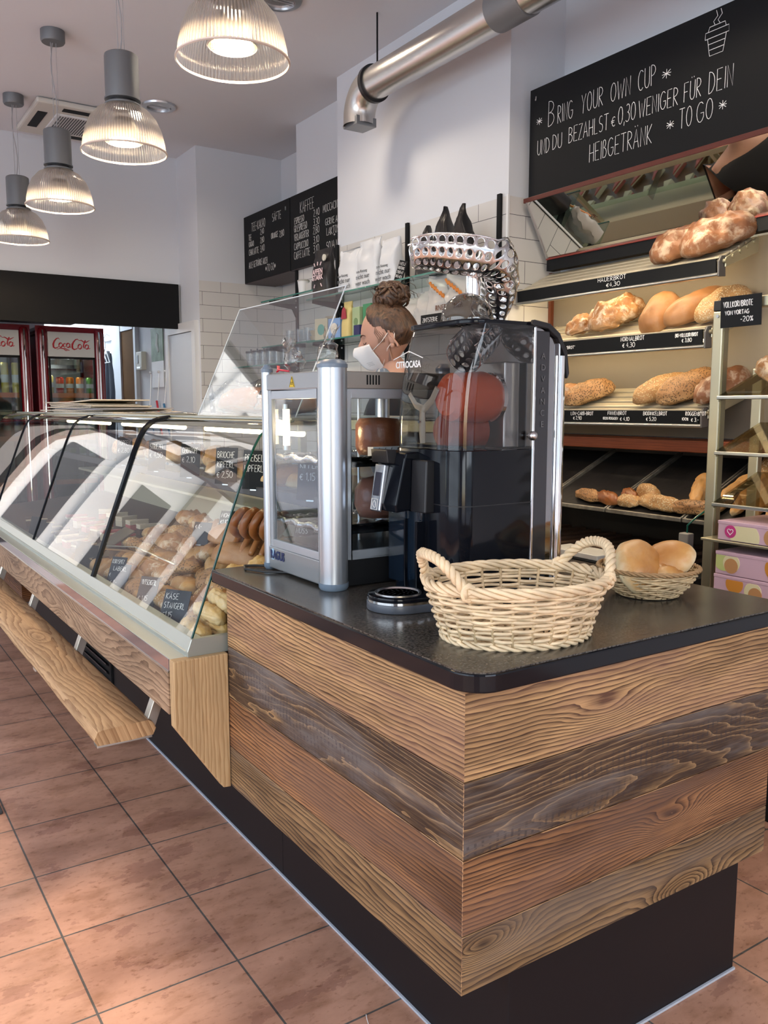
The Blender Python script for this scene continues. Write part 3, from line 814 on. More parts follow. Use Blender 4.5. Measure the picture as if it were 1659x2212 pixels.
def kaiser(name, R, H, m, seed=0, parent=None, folds=5, depth=.16, oblong=1.0):
    """round roll with the folded star on top"""
    mb = MB(); off = Vector((seed * 2.3, seed, 0)); seg, rings = 40, 16
    def fn(i, j):
        t_ = PI * i / (rings - 1); a = 2 * PI * j / seg
        r = math.sin(t_) ** .8 if t_ < PI else 0; zc = math.cos(t_)
        z = (zc if zc > 0 else zc * .45) * H / 1.45
        rr = R * r
        if zc > .02:
            s = (a * folds / (2 * PI) + .55 * r) % 1.0
            k = abs(s - .5) * 2
            z += (-math.exp(-((1 - k) / .22) ** 2) + .35) * depth * H * min(1, r * 1.6) * (1 - (r - .55) ** 2)
        rr *= 1 + .05 * noise.noise(Vector((math.cos(a), math.sin(a), zc)) * 1.7 + off)
        return Vector((rr * math.cos(a) * oblong, rr * math.sin(a), z + H * .31))
    mb.grid(fn, rings, seg, closev=True)
    zmin = min(v.co.z for v in mb.bm.verts)
    for v in mb.bm.verts: v.co.z -= zmin
    return part(name, mb, m, parent, smooth='all', world=False)
def put(o, loc, rot=(0, 0, 0), scale=None):
    o.location = loc; o.rotation_euler = rot
    if scale is not None: o.scale = (scale,) * 3 if isinstance(scale, (int, float)) else scale
    return o
# ---------------------------------------------------------------- pendant lamps
LZ = 2.375
M['lamp_body'] = mat('lamp_grey_metal', (0.17, 0.18, 0.19), 0.42, .5, bump=.3, bscale=900)
def ribbed_acrylic():
    m = bpy.data.materials.new('ribbed_acrylic'); t = NT(m); t.nodes.clear()
    o = t.nodes.new('ShaderNodeOutputMaterial'); mx = t.nodes.new('ShaderNodeMixShader'); m2 = t.nodes.new('ShaderNodeMixShader')
    tr = t.nodes.new('ShaderNodeBsdfTransparent'); gl = t.nodes.new('ShaderNodeBsdfGlossy'); df = t.nodes.new('ShaderNodeBsdfTranslucent')
    tc = t.nodes.new('ShaderNodeTexCoord'); sp = t.nodes.new('ShaderNodeSeparateXYZ'); t.links.new(tc.outputs['Object'], sp.inputs[0])
    an = mth(t, 'ARCTAN2', sp.outputs[1], sp.outputs[0])
    rib = mth(t, 'SINE', mth(t, 'MULTIPLY', an, 90.0))
    bp = t.nodes.new('ShaderNodeBump'); bp.inputs['Strength'].default_value = .9; bp.inputs['Distance'].default_value = .004
    t.links.new(rib, bp.inputs['Height'])
    for n in (gl, df): t.links.new(bp.outputs[0], n.inputs['Normal'])
    gl.inputs['Roughness'].default_value = .12; tr.inputs[0].default_value = (.95, .93, .90, 1); df.inputs[0].default_value = (.92, .88, .82, 1); gl.inputs[0].default_value = (1, .97, .93, 1)
    f1 = mth(t, 'MULTIPLY_ADD', rib, .14, .50)
    t.links.new(f1, m2.inputs[0]); t.links.new(tr.outputs[0], m2.inputs[1]); t.links.new(df.outputs[0], m2.inputs[2])
    fr = t.nodes.new('ShaderNodeFresnel'); fr.inputs['IOR'].default_value = 1.5; t.links.new(bp.outputs[0], fr.inputs['Normal'])
    ge = t.nodes.new('ShaderNodeNewGeometry'); mi = t.nodes.new('ShaderNodeMix'); t.links.new(ge.outputs['Backfacing'], mi.inputs[0]); mi.inputs[2].default_value = 1.5; mi.inputs[3].default_value = .667; t.links.new(mi.outputs[0], fr.inputs['IOR'])
    t.links.new(mth(t, 'ADD', fr.outputs[0], .05, clamp=True), mx.inputs[0]); t.links.new(m2.outputs[0], mx.inputs[1]); t.links.new(gl.outputs[0], mx.inputs[2])
    t.links.new(mx.outputs[0], o.inputs[0]); return m
M['shade'] = ribbed_acrylic()
M['bulb'] = mat('lamp_bulb', (1, .8, .5), .5, emit=(1.0, .72, .38), estr=13.0)
M['reflector'] = mat('lamp_reflector', (.85, .80, .68), .16, 1.0, bump=.5, bscale=130)
def pendant():
    t = thing('pendant_lamp', 'largest nearest ribbed glass pendant lamp at the top of the picture', 'lamp', (0, 0, 0), 0, 'ribbed glass pendant lamps in a row')
    R = .168; zr = 0.0
    prof = [(R + .003, zr), (R + .004, zr + .004), (R, zr + .006), (R - .004, zr + .04), (R - .014, zr + .085), (R - .034, zr + .13), (R - .065, zr + .165), (R - .098, zr + .182)]
    part('lamp_shade', MB().lathe(prof, seg=96, cap=False), M['shade'], t, smooth='all', world=False)
    part('shade_rim', MB().lathe([(R + .001, zr - .002), (R + .006, zr), (R + .006, zr + .004), (R + .001, zr + .006), (R + .001, zr - .002)], seg=96, cap=False), mat('rim_acrylic', (.75, .66, .58), .15, spec=.7), t, smooth=True, world=False)
    part('reflector', MB().lathe([(.074, .045), (.068, .075), (.054, .11), (.038, .135), (.0, .140)], seg=48, cap=False), M['reflector'], t, smooth='all', world=False)
    part('reflector_ring', MB().lathe([(.074, .042), (.078, .045), (.078, .050), (.074, .05), (.074, .042)], seg=48, cap=False), M['steel'], t, smooth=True, world=False)
    part('bulb', MB().sphere((0, 0, .10), .026, sc=(1, 1, 1.1)), M['bulb'], t, smooth='all', world=False)
    part('neck_ring', MB().lathe([(.066, .180), (.072, .184), (.072, .190), (.06, .192), (.052, .194), (.052, .202), (.072, .205), (.072, .212), (.0, .212)], seg=48), M['lamp_body'], t, smooth=True, world=False)
    part('housing', MB().lathe([(.068, .212), (.068, .372), (.066, .380), (.060, .384), (0, .386)], seg=48), M['lamp_body'], t, smooth=True, world=False)
    part('vent_band', MB().lathe([(.0555, .193), (.0555, .205)], seg=24, cap=False), M['black'], t, world=False)
    top = CZ - LZ
    for dx, r_, bend in ((-.012, .0016, 0), (.014, .0012, 0), (-.004, .0028, .012)):
        pts = [(dx + bend * math.sin(k / 8 * PI * 2.2), bend * .4 * math.sin(k), .385 + (top - .03 - .385) * k / 8) for k in range(9)]
        part('suspension_cable' if not bend else 'power_cable', MB().tube(pts, r_, 6), mat('cable_grey', (.35, .35, .36), .5), t, smooth=True, world=False)
    part('ceiling_rose', MB().lathe([(.0, top - .058), (.055, top - .058), (.06, top - .05), (.06, top - .001), (0, top - .001)], seg=32), M['lamp_body'], t, smooth=True, world=False)
    return t
LX = 1.12
k = LX / 1.0
base = pendant()
spots = [(LX, 2.263 * k), (LX, 3.259 * k), (LX, 4.275 * k), (LX, 5.235 * k)]
lab = ['largest nearest ribbed glass pendant lamp at the top of the picture',
       'ribbed glass pendant lamp hanging beside the round ceiling downlight',
       'ribbed glass pendant lamp hanging in front of the ceiling air unit',
       'farthest ribbed glass pendant lamp, cut by the left picture edge']
for i, (x, y) in enumerate(spots):
    o = base if i == 0 else dup(base)
    o.location = (x, y, LZ); o['label'] = lab[i]
    light('pendant_glow', 'POINT', (x, y, LZ + .065), 12, (1.0, .74, .46), size=.05)

# ceiling air unit, downlights
t = thing('ceiling_air_unit', 'white ceiling cassette air conditioner with black slots behind the pendants', 'air conditioner', (1.6, 6.1, CZ))
t.rotation_euler = (0, 0, 0)
x0, x1, y0, y1, z = 1.24, 1.86, 5.78, 6.46, CZ - .004
part('panel', MB().box(x0, x1, y0, y1, z - .035, z), mat('cassette_white', (.62, .60, .54), .5), t, bevel=.012)
part('intake_frame', MB().box(x0 + .15, x1 - .15, y0 + .15, y1 - .15, z - .045, z - .034), M['white'], t, bevel=.004)
mb = MB()
for i in range(17):
    xx = x0 + .175 + i * .0165
    mb.box(xx, xx + .008, y0 + .17, y1 - .17, z - .047, z - .044)
part('intake_grille', mb, M['black'], t)
for a in ((x0 + .17, x1 - .17, y0 + .04, y0 + .10), (x0 + .17, x1 - .17, y1 - .10, y1 - .04), (x0 + .04, x0 + .10, y0 + .17, y1 - .17), (x1 - .10, x1 - .04, y0 + .17, y1 - .17)):
    part('air_slot', MB().box(*a, z - .038, z - .034), M['matt_black'], t, bevel=.002)
def downlight(x, y, label):
    t = thing('downlight', label, 'lamp', (x, y, CZ), 0, 'recessed ceiling downlights')
    part('rim', MB().lathe([(.075, CZ - .001), (.108, CZ - .001), (.104, CZ - .012), (.076, CZ - .016), (.075, CZ - .001)], (x, y, 0), 40, cap=False), M['steel'], t, smooth=True)
    part('lens', MB().lathe([(.0, CZ - .006), (.075, CZ - .006)], (x, y, 0), 40, cap=False), mat('downlight_lens', (.55, .56, .58), .15, .7), t)
    part('cross_bar', MB().box(x - .07, x + .07, y - .003, y + .003, CZ - .014, CZ - .008), M['steel'], t)
downlight(1.935, 5.55, 'recessed steel ceiling downlight beside the second pendant')
downlight(1.94, 3.84, 'recessed steel ceiling downlight cut by the top picture edge')
downlight(1.94, 2.15, 'recessed steel ceiling downlight nearest the bread rack, above the picture')
for yy in (5.55, 3.84, 2.15):
    light('downlight_beam', 'SPOT', (1.94, yy, CZ - .02), 10 if yy > 5 else 30, (1.0, .84, .66), target=(2.0, yy, 0), size=.13, spot=math.radians(150))

# ventilation duct
t = thing('ventilation_duct', 'silver metal ventilation duct with elbow running along the upper wall', 'duct', (2.4, 3, 2.9))
M['duct'] = mat('duct_foil', (.62, .60, .57), .27, .95, bump=.12, bscale=22)
R = .078; px, pz = 2.40, 2.925
part('pipe', MB().cyl((px, -1.5, pz), (px, 3.73, pz), R, seg=40), M['duct'], t, smooth=True)
part('sleeve', MB().cyl((px, 2.62, pz), (px, 2.80, pz), R + .005, seg=40), mat('grey_sleeve', (.22, .23, .24), .5, .4), t, smooth=True)
part('clamp_ring', MB().lathe([(R, -.012), (R + .012, -.012), (R + .012, .012), (R, .012)], seg=40, M=Matrix.Translation((px, 3.73, pz)) @ Matrix.Rotation(PI / 2, 4, 'X'), cap=False), M['black'], t, smooth=True)
pts = []
for i in range(9):
    a = i / 8 * PI / 2
    pts.append((px, 3.74 + .13 * math.sin(a), pz - .13 * (1 - math.cos(a)) ))
pts.append((px, 3.87, pz - .165))
mb = MB()
V = [pts[0]]
part('elbow', MB().tube(pts, R + .003, 32, cap=False), M['duct'], t, smooth='all')
part('elbow_flap', MB().prism([(3.80, 2.79), (3.94, 2.77), (3.93, 2.75), (3.80, 2.745)], 'x', px - .06, px + .06), mat('duct_grey', (.25, .26, .27), .4, .6), t, bevel=.003)
part('hanger_rod', MB().cyl((px, 3.70, pz + R), (px, 3.70, CZ), .0045, seg=8), M['matt_black'], t)
part('hanger_rod', MB().cyl((px, 2.1, pz + R), (px, 2.1, CZ), .0045, seg=8), M['matt_black'], t)

# black header board, doors and corridor
t = tag(part('header_board', MB().box(0.55, 2.408, 6.585, 6.618, 1.945, 2.288), M['matt_black']), 'long blank black board across the wall above the drink fridges', 'board')
slab('trim_2', M['wall'], -2.8, 2.43, 6.62, 6.78, 1.98, 2.05)
slab('trim_3', mat('dark_soffit', (.12, .12, .125), .7), 0.0, 1.72, 6.62, 7.2, 1.985, 1.99)
M['door_white'] = mat('door_paint', (.62, .66, .70), .45)
d = struct('door_1', MB().box(2.405, 2.418, 6.31, 6.83, 0, 1.905), M['door_white'])
struct('door_1_frame', MB().box(2.395, 2.432, 6.235, 6.305, 0, 1.985).box(2.395, 2.432, 6.835, 6.90, 0, 1.985).box(2.395, 2.432, 6.305, 6.835, 1.91, 1.985), M['white'])
part('lock_plate', MB().lathe([(0, 0), (.022, 0), (.022, .008), (0, .008)], seg=20, M=Matrix.Translation((2.397, 6.78, 1.30)) @ Matrix.Rotation(PI / 2, 4, 'Y')), M['steel'], d)
d = struct('door_2', MB().box(2.400, 2.415, 7.76, 8.13, 0, 2.03), mat('door_brown', (.11, .055, .02), .9, spec=.1))
struct('door_2_frame', MB().box(2.385, 2.43, 8.135, 8.40, 0, 2.12).box(2.395, 2.43, 7.70, 7.755, 0, 2.12).box(2.39, 2.43, 7.755, 8.135, 2.035, 2.12), M['door_white'])
slab('wall_partition', M['wall'], 1.60, 1.68, 7.95, 9.3, 0, 2.6)
light('corridor_fill', 'AREA', (2.0, 9.0, 2.5), 20, (.84, .93, 1.0), target=(2.15, 8.9, 0), size=.35)  # added fill light that whitens the corridor wall, no fixture behind it
t = thing('thermostat', 'small cream thermostat box on the corridor wall beside the brown door', 'thermostat', (2.42, 7.60, 1.72))
part('case', MB().box(2.385, 2.43, 7.50, 7.66, 1.66, 1.82), mat('thermostat_cream', (.55, .54, .47), .5), t, bevel=.006)
part('display', MB().box(2.382, 2.386, 7.59, 7.63, 1.72, 1.79), M['black'], t)
part('dial', MB().box(2.381, 2.387, 7.53, 7.63, 1.674, 1.688), M['steel'], t)
t = thing('wall_calendar', 'hanging wall calendar with green photo sheet above a blank white sheet', 'calendar', (2.42, 7.15, 1.5))
part('picture_sheet', MB().box(2.420, 2.424, 7.03, 7.33, 1.72, 2.00), mat('calendar_green', (.17, .25, .17), .6, var=.5, vscale=9), t)
part('picture_figure', MB().tube([(2.418, 7.16, 1.95), (2.418, 7.19, 1.86), (2.418, 7.14, 1.80)], [.02, .035, .015], 8, flat=.1, up=(1, 0, 0)), mat('calendar_pale', (.5, .55, .52), .7), t)
part('blank_sheet', MB().box(2.419, 2.4245, 7.03, 7.33, 1.50, 1.72), M['white'], t)
for i, (yy, c, nm) in enumerate(((7.29, (.10, .24, .45), 'blue'), (7.09, (.62, .04, .07), 'red'), (6.98, (.06, .22, .42), 'deep blue'))):
    y0 = (7.36, 7.15, 6.97)[i]
    t = thing('oven_cloth', ('folded white cloth with blue edge, farthest of three on the corridor hooks', 'folded white cloth with red edge hanging between two blue edged cloths', 'folded white cloth with blue edge hanging next to the white door')[i], 'cloth', (2.40, y0, 1.3))
    zt = (1.345, 1.385, 1.36)[i]
    part('cloth_sheet', MB().prism([(y0 + .13, 1.10), (y0, zt), (y0 - .13, 1.10)], 'x', 2.390, 2.410), mat('cloth_white', (.52, .58, .68), .8), t)
    part('coloured_edge', MB().tube([(2.392, y0, zt), (2.392, y0 - .13, 1.10)], .009, 6), mat('cloth_edge_' + nm.replace(' ', '_'), c, .6), t)
    part('string', MB().tube([(2.40, y0, zt), (2.415, y0 + .01, zt + .10), (2.42, y0, 1.62)], .0025, 5), M['steel'], t)
    part('hook', MB().sphere((2.415, y0, 1.63), .012), M['white'], t, smooth='all')
t = thing('coat_rack', 'white wall coat rack with wire hangers at the end of the corridor', 'coat rack', (2.40, 8.6, 1.9))
part('rail', MB().box(2.405, 2.43, 8.42, 8.80, 1.98, 2.06), M['white'], t, bevel=.004)
for q in range(3):
    yy = 8.50 + q * .09
    mb = MB().tube([(2.40, yy, 2.02), (2.36, yy, 2.04), (2.34, yy, 2.0), (2.35, yy, 1.95), (2.35, yy, 1.90), (2.34, yy - .17, 1.76), (2.34, yy + .17, 1.76), (2.35, yy, 1.90)], .005, 6)
    part('wire_hanger', mb, M['white'], t, smooth=True)
t = tag(part('hanging_apron', MB(), M['matt_black']), 'dark navy work apron hanging from a wire hanger in the corridor', 'apron')
me = t.data
mb = MB()
def apr(i, j):
    z = 1.88 - i / 15 * 1.0; w = .08 + .14 * min(1, i / 6)
    s = -1 + 2 * j / 18
    return Vector((2.385 + .022 * math.sin(s * 7 + i * .2) * (.4 + i / 15), 8.52 - s * w, z + .03 * abs(s) * (-1 if i < 3 else 0)))
mb.grid(apr, 16, 19)
bmesh.ops.recalc_face_normals(mb.bm, faces=mb.bm.faces)
mb.bm.to_mesh(me); me.materials.clear(); me.materials.append(mat('apron_navy', (.012, .018, .03), .85))
md = t.modifiers.new('s', 'SOLIDIFY'); md.thickness = .012
for p in me.polygons: p.use_smooth = True

# ---------------------------------------------------------------- drink fridges
M['fridge_red'] = mat('fridge_red', (.16, .006, .012), .22, coat=.6)
M['fridge_white'] = mat('fridge_white', (.50, .50, .47), .35)
M['logo_red'] = mat('logo_red', (.38, .012, .02), .5)
def cola_logo(parent, x, y, z, w):
    """flowing script lettering drawn as swelling strokes"""
    S = w / 5.6
    def st(pts, r):
        P = [Vector((x + px * S, y, z + pz * S)) for px, pz in pts]
        mb.tube(P, [max(.03, q * .95) * S for q in r], 6, flat=.12, up=(0, -1, 0))
    mb = MB()
    def capC(ox, oz, s=1.0):
        st([(ox + a * s, oz + b * s) for a, b in ((1.05, 1.15), (.85, 1.35), (.55, 1.25), (.22, .85), (.05, .4), (.08, -.05), (.3, -.22), (.62, -.12), (.95, .15))], [.03, .08, .10, .14, .17, .16, .12, .08, .03])
    def oo(ox, oz, s=.42):
        st([(ox + s * .8 * math.cos(a) , oz + s * math.sin(a) + .12 * s * math.cos(a)) for a in [q / 10 * 2 * PI + .6 for q in range(11)]], [.05, .09, .13, .13, .09, .05, .09, .13, .12, .08, .05])
    capC(0, 0)
    oo(1.15, .28, .34)
    st([(1.95, .5), (1.8, .6), (1.6, .45), (1.55, .15), (1.7, -.02), (1.95, .15)], [.05, .06, .11, .12, .08, .03])
    oo(2.28, .28, .33); st([(2.55, .55), (2.52, .1), (2.65, -.02), (2.8, .12)], [.08, .1, .07, .03])
    st([(2.78, .5), (2.98, .58)], [.08, .08])
    capC(2.85, -.1, 1.05)
    st([(3.9, 1.1), (4.3, 1.15), (4.75, .85), (5.1, .9), (5.6, 1.2)], [.03, .09, .12, .10, .03])
    oo(4.05, .15, .35)
    st([(4.55, .2), (4.75, .6), (4.98, 1.15), (4.9, 1.2), (4.72, .75), (4.6, .2), (4.72, -.08), (4.9, .08)], [.04, .06, .06, .05, .10, .12, .08, .03])
    oo(5.12, .15, .33); st([(5.4, .45), (5.36, -.02), (5.48, -.16), (5.66, 0)], [.08, .1, .07, .03])
    st([(.5, -.38), (1.1, -.2), (1.8, -.25), (2.5, -.48), (1.9, -.52), (1.6, -.36)], [.03, .07, .10, .04, .08, .05])
    part('script_logo', mb, M['logo_red'], parent, smooth=True)
def can(x, y, z, col, label, kind='drink_can', top=None, h=.115, r=.031):
    t = thing(kind, label, 'can' if kind == 'drink_can' else 'bottle', (x, y, z), 0, 'cans and bottles in the drink fridges')
    part('body', MB().lathe([(0, z), (r * .8, z), (r, z + .008), (r, z + h - .012), (r * .8, z + h - .003), (0, z + h - .002)], (x, y, 0), 18), M[col], t, smooth=True)
    part('printed_band', MB().lathe([(r + .0006, z + h * .35), (r + .0006, z + h * .60)], (x, y, 0), 18, cap=False), M['chalk_grey'], t, smooth=True)
    return t
M['can_red'] = mat('can_red', (.42, .02, .015), .3, .4)
M['can_orange'] = mat('can_orange', (.55, .16, .02), .3, .4)
M['can_green'] = mat('can_green', (.10, .22, .04), .3, .2)
M['can_blue'] = mat('can_blue', (.02, .04, .25), .3, .4)
M['bottle_yellow'] = mat('bottle_yellow', (.55, .42, .08), .25)
def fridge(x0, x1, y, zt, label, cut):
    t = thing('drinks_fridge', label, 'refrigerator', ((x0 + x1) / 2, y + .35, 0), 0, 'red retro drink fridges')
    w = .075
    mb = MB()
    mb.box(x0, x0 + .03, y + .03, y + .68, 0, zt).box(x1 - .03, x1, y + .03, y + .68, 0, zt).box(x0, x1, y + .65, y + .68, 0, zt).box(x0, x1, y + .03, y + .68, zt - .05, zt).box(x0, x1, y + .03, y + .68, 0, .35)
    part('cabinet', mb, M['fridge_red'], t, bevel=.01)
    for xx in (x0 + w / 2, x1 - w / 2):
        prof = [(w * .5, 0), (w * .5, zt - .06), (w * .46, zt - .03), (w * .3, zt - .008), (0, zt)]
        pl = part('pillar', MB().lathe(prof, (xx, y + .03, 0), 24, sy=.9), M['fridge_red'], t, smooth=True)
        part('chrome_strip', MB().tube([(xx, y - .006, .3), (xx, y - .006, zt - .05), (xx, y + .004, zt - .025)], .008, 8), M['chrome'], pl, smooth=True)
    a, b = x0 + w, x1 - w
    part('sign_panel', MB().box(a, b, y, y + .02, zt - .225, zt - .035), M['fridge_white'], t, bevel=.002)
    cola_logo(t, a + .035, y - .002, zt - .150, (b - a) * .80)
    part('door_frame', MB().prism([(a, .38), (b, .38), (b, zt - .228), (a, zt - .228)], 'y', y, y + .006) if False else MB().box(a, a + .014, y, y + .02, .38, zt - .228).box(b - .014, b, y, y + .02, .38, zt - .228).box(a, b, y, y + .02, zt - .242, zt - .228).box(a, b, y, y + .02, .36, .39), M['matt_black'], t, bevel=.004)
    part('door_glass', MB().box(a + .014, b - .014, y + .008, y + .012, .39, zt - .242), glass('fridge_glass', (.80, .88, .88), 1.6), t)
    part('liner', MB().box(a - .03, b + .03, y + .60, y + .64, .36, zt - .06), mat('fridge_liner', (.22, .24, .22), .6), t)
    part('fan_grille', MB().box(a + .03, b - .03, y + .40, y + .42, zt - .30, zt - .27), M['black'], t)
    for zz in (1.435, 1.10, .75):
        part('wire_shelf', MB().box(a - .03, b + .03, y + .06, y + .56, zz - .008, zz), M['steel'], t)
        part('price_strip', MB().box(a - .02, b + .02, y + .045, y + .055, zz - .03, zz + .008), mat('strip_orange', (.42, .10, .03), .5), t)
    light('fridge_lamp', 'POINT', ((a + b) / 2, y + .12, zt - .28), 1.6, (1, .97, .9), size=.02)
    return a, b
a, b = fridge(1.425, 1.925, 7.0, 1.948, 'red drinks fridge with white sign beside the bright corridor, right of two', 0)
lab = ['yellow green bottle at the left end of the right fridge shelf', 'red drink can on the right fridge shelf', 'orange drink can on the right fridge shelf, next to the red can', 'orange drink can on the right fridge shelf, next to the green can', 'green drink can at the right end of the fridge shelf']
for i, c in enumerate(('bottle_yellow', 'can_red', 'can_orange', 'can_orange', 'can_green')):
    can(a + .022 + i * .078, 7.12, 1.436, c, lab[i], h=.135 if i else .15, r=.03)
for i in range(5):
    can(a + .022 + i * .078, 7.12, 1.101, 'can_green', 'green bottle on the lower shelf of the right fridge', 'drink_bottle', h=.19, r=.026)
a, b = fridge(0.865, 1.365, 7.0, 1.948, 'red drinks fridge cut by the left picture edge, left of two', 0)
for i in range(5):
    can(a + .022 + i * .078, 7.12, 1.436, 'bottle_yellow', 'pale yellow bottle on the upper shelf of the left fridge', 'drink_bottle', h=.24, r=.028)
    can(a + .022 + i * .078, 7.12, 1.101, ('can_blue', 'can_red')[i % 2], ('blue can on the lower shelf of the left fridge', 'red can on the lower shelf of the left fridge')[i % 2], h=.15, r=.028)

# ---------------------------------------------------------------- chalk boards
XB = 2.72
t = thing('chalkboard_sign', 'large slanting black chalkboard reading Bring your own cup above the bread rack', 'chalkboard', (XB, 2.0, 2.28))
part('board', MB().box(XB, XB + .016, .8, 2.945, 2.262, 2.722), M['matt_black'], t, bevel=.001)
part('bottom_trim', MB().box(XB - .012, XB + .03, .8, 2.965, 2.243, 2.263), mat('red_brown_trim', (.10, .022, .014), .4), t, bevel=.002)
part('peg', MB().cyl((XB - .006, 2.905, 2.672), (XB, 2.905, 2.672), .004).box(XB - .004, XB - .0005, 2.902, 2.908, 2.672, 2.687), M['steel'], t)
mb = MB()
def line(txt, y_left, y_right, zb, h, thick=.0017, seed=1, small=False):
    w1 = text_width(txt, h, 1.0)
    wf = (y_left - y_right) / w1
    chalk(mb, txt, (XB - .0012, y_left, zb), (0, -1, 0), (0, 0, 1), h, wf, thick, seed=seed, small=small, jit=.02)
for wd in (('*', 2.900, 2.856, 2.552, .05), ('B', 2.830, 2.782, 2.538, .103), ('RING', 2.772, 2.677, 2.539, .072), ('YOUR', 2.634, 2.511, 2.541, .074), ('OWN', 2.478, 2.371, 2.541, .070), ('CUP', 2.340, 2.251, 2.543, .074),
           ('*', 2.228, 2.176, 2.540, .055), ('UND', 2.893, 2.812, 2.434, .062), ('DU', 2.799, 2.736, 2.436, .060), ('BEZAHLST', 2.704, 2.478, 2.440, .062), ('€', 2.470, 2.443, 2.444, .045), ('0,30', 2.435, 2.342, 2.443, .066),
           ('WENIGER', 2.332, 2.145, 2.441, .064), ('FÜR', 2.126, 2.046, 2.441, .066), ('DEIN', 2.021, 1.916, 2.440, .073), ('HEIßGETRÄNK', 2.584, 2.258, 2.334, .070), ('*', 2.198, 2.155, 2.352, .05), ('TO', 2.141, 2.080, 2.350, .070), ('GO', 2.067, 1.992, 2.352, .070), ('*', 1.975, 1.935, 2.362, .05)):
    line(*wd, thick=.0011, seed=len(wd[0]) + int(wd[1] * 50))
# take-away cup drawing
def P_(y, z): return (XB - .0012, y, z)
cy, cz = 1.996, 2.628
for s in ([(.038, 0), (.027, -.060), (-.027, -.060), (-.038, 0)], [(.035, -.020), (-.035, -.020)], [(.031, -.040), (-.031, -.040)], [(.048, 0), (-.048, 0), (-.047, .022), (.047, .022), (.048, 0)], [(.036, .022), (.031, .038), (-.031, .038), (-.036, .022)],
          [(.010, .040), (.016, .052), (.0, .066), (.006, .086)], [(-.010, .040), (-.002, .052), (-.018, .068), (-.012, .086)]):
    mb.tube([P_(cy + a, cz + b_) for a, b_ in s], .0011, 4, up=(1, 0, 0), flat=.35)
part('chalk_lettering', mb, M['chalk'], t)

DM = .26
def menu(name, label, x, y0, y1, z0, z1, lines):
    t = thing(name, label, 'menu board', (x, (y0 + y1) / 2, z0))
    part('board', MB().box(x, x + DM, y1, y0, z0, z1), [M['matt_black']], t, bevel=.002)
    part('underside', MB().box(x + .002, x + DM - .002, y1 + .002, y0 - .002, z0 - .003, z0 + .001), mat('board_underside', (.05, .03, .035), .5), t)
    mb = MB()
    for txt, yl, yr, z, h in lines:
        w1 = text_width(txt, h, 1.0)
        chalk(mb, txt, (x - .0012, yl, z), (0, -1, 0), (0, 0, 1), h, (yl - yr) / w1, .0013, seed=len(txt), jit=.03)
    part('chalk_lettering', mb, M['chalk'], t)
    part('peg', MB().box(x - .005, x, y1 + .05, y1 + .058, z1 - .075, z1 - .05), M['steel'], t)
XM = 2.80
menu('menu_board', 'black chalk menu board listing tea and juice, left of the coffee prices', XM, 6.20, 5.435, 2.277, 2.770, [
    ('TEE-KAKAO', 6.059, 5.815, 2.645, .060), ('SÄFTE', 5.704, 5.558, 2.655, .054), ('TEE', 6.112, 6.060, 2.585, .042), ('2,40', 5.907, 5.841, 2.598, .038), ('KAKAO', 6.108, 6.020, 2.537, .038), ('2,80', 5.91, 5.84, 2.537, .040),
    ('CHAI LATTE', 6.111, 5.937, 2.474, .044), ('3,40', 5.912, 5.835, 2.474, .046), ('ORANGE', 5.726, 5.615, 2.538, .038), ('2,80', 5.594, 5.516, 2.530, .042), ('ALLE GETRÄNKE AUCH', 6.116, 5.794, 2.380, .045), ('*TO GO*', 5.83, 5.655, 2.319, .050)])
XM = 2.80; DM = .036
menu('menu_board', 'black chalk menu board listing Kaffee prices beside the white chimney wall', XM, 5.425, 4.53, 2.277, 2.770, [
    ('KAFFEE', 5.277, 5.076, 2.635, .072), ('ESPRESSO', 5.362, 5.220, 2.577, .040), ('2,40', 5.091, 5.003, 2.579, .044), ('GR ESPRESSO', 5.367, 5.178, 2.523, .044), ('3,30', 5.093, 5.004, 2.521, .044),
    ('VERLÄNGERTER', 5.369, 5.155, 2.466, .044), ('2,80', 5.098, 5.008, 2.468, .044), ('CAPPUCCINO', 5.370, 5.161, 2.404, .044), ('3,10', 5.095, 5.012, 2.408, .044), ('CAFFE LATTE', 5.372, 5.142, 2.342, .048), ('3,10', 5.096, 5.013, 2.347, .048),
    ('MOCCACINO', 4.962, 4.745, 2.580, .047), ('GERNE AUCH', 4.933, 4.700, 2.495, .040), ('LAKTOSEFREI', 4.918, 4.640, 2.430, .046), ('+', 4.83, 4.80, 2.405, .035), ('SOJA MILCH', 4.920, 4.670, 2.340, .048)])
# ---------------------------------------------------------------- bread rack on the right wall
XF, XK = 2.68, 2.92
rk = thing('bread_rack', 'tall bread rack with three slatted shelves and chalk price rails', 'shelf unit', (2.8, 2.0, 0))
part('back_panel', MB().box(XK, XK + .02, .9, 2.985, 1.21, 1.955), M['grey_back'], rk)
part('lower_back_panel', MB().box(XK + .03, XK + .05, .9, 2.985, .60, 1.17), mat('dark_back', (.035, .028, .022), .6), rk)
part('side_trim', MB().box(XK - .02, XK + .02, 2.972, 2.988, .60, 1.955), mat('mahogany_edge', (.16, .045, .02), .4), rk)
part('mahogany_board', MB().box(2.74, XK + .03, .9, 2.985, 1.160, 1.205), wood('mahogany', (.20, .05, .018), (.08, .018, .008), 90, .6, 0.0, bump=.1, line=.6, patchy=.4), rk, bevel=.004, uv='y')
part('mirror_foot_strip', MB().box(2.842, 2.885, .8, 2.945, 1.955, 2.003), M['matt_black'], rk)
part('red_bead', MB().box(2.836, 2.850, .8, 2.945, 2.003, 2.010), mat('red_bead', (.20, .03, .02), .4), rk, bevel=.001)
M['slat'] = mat('ivory_slat', (.50, .44, .32), .32, .25)
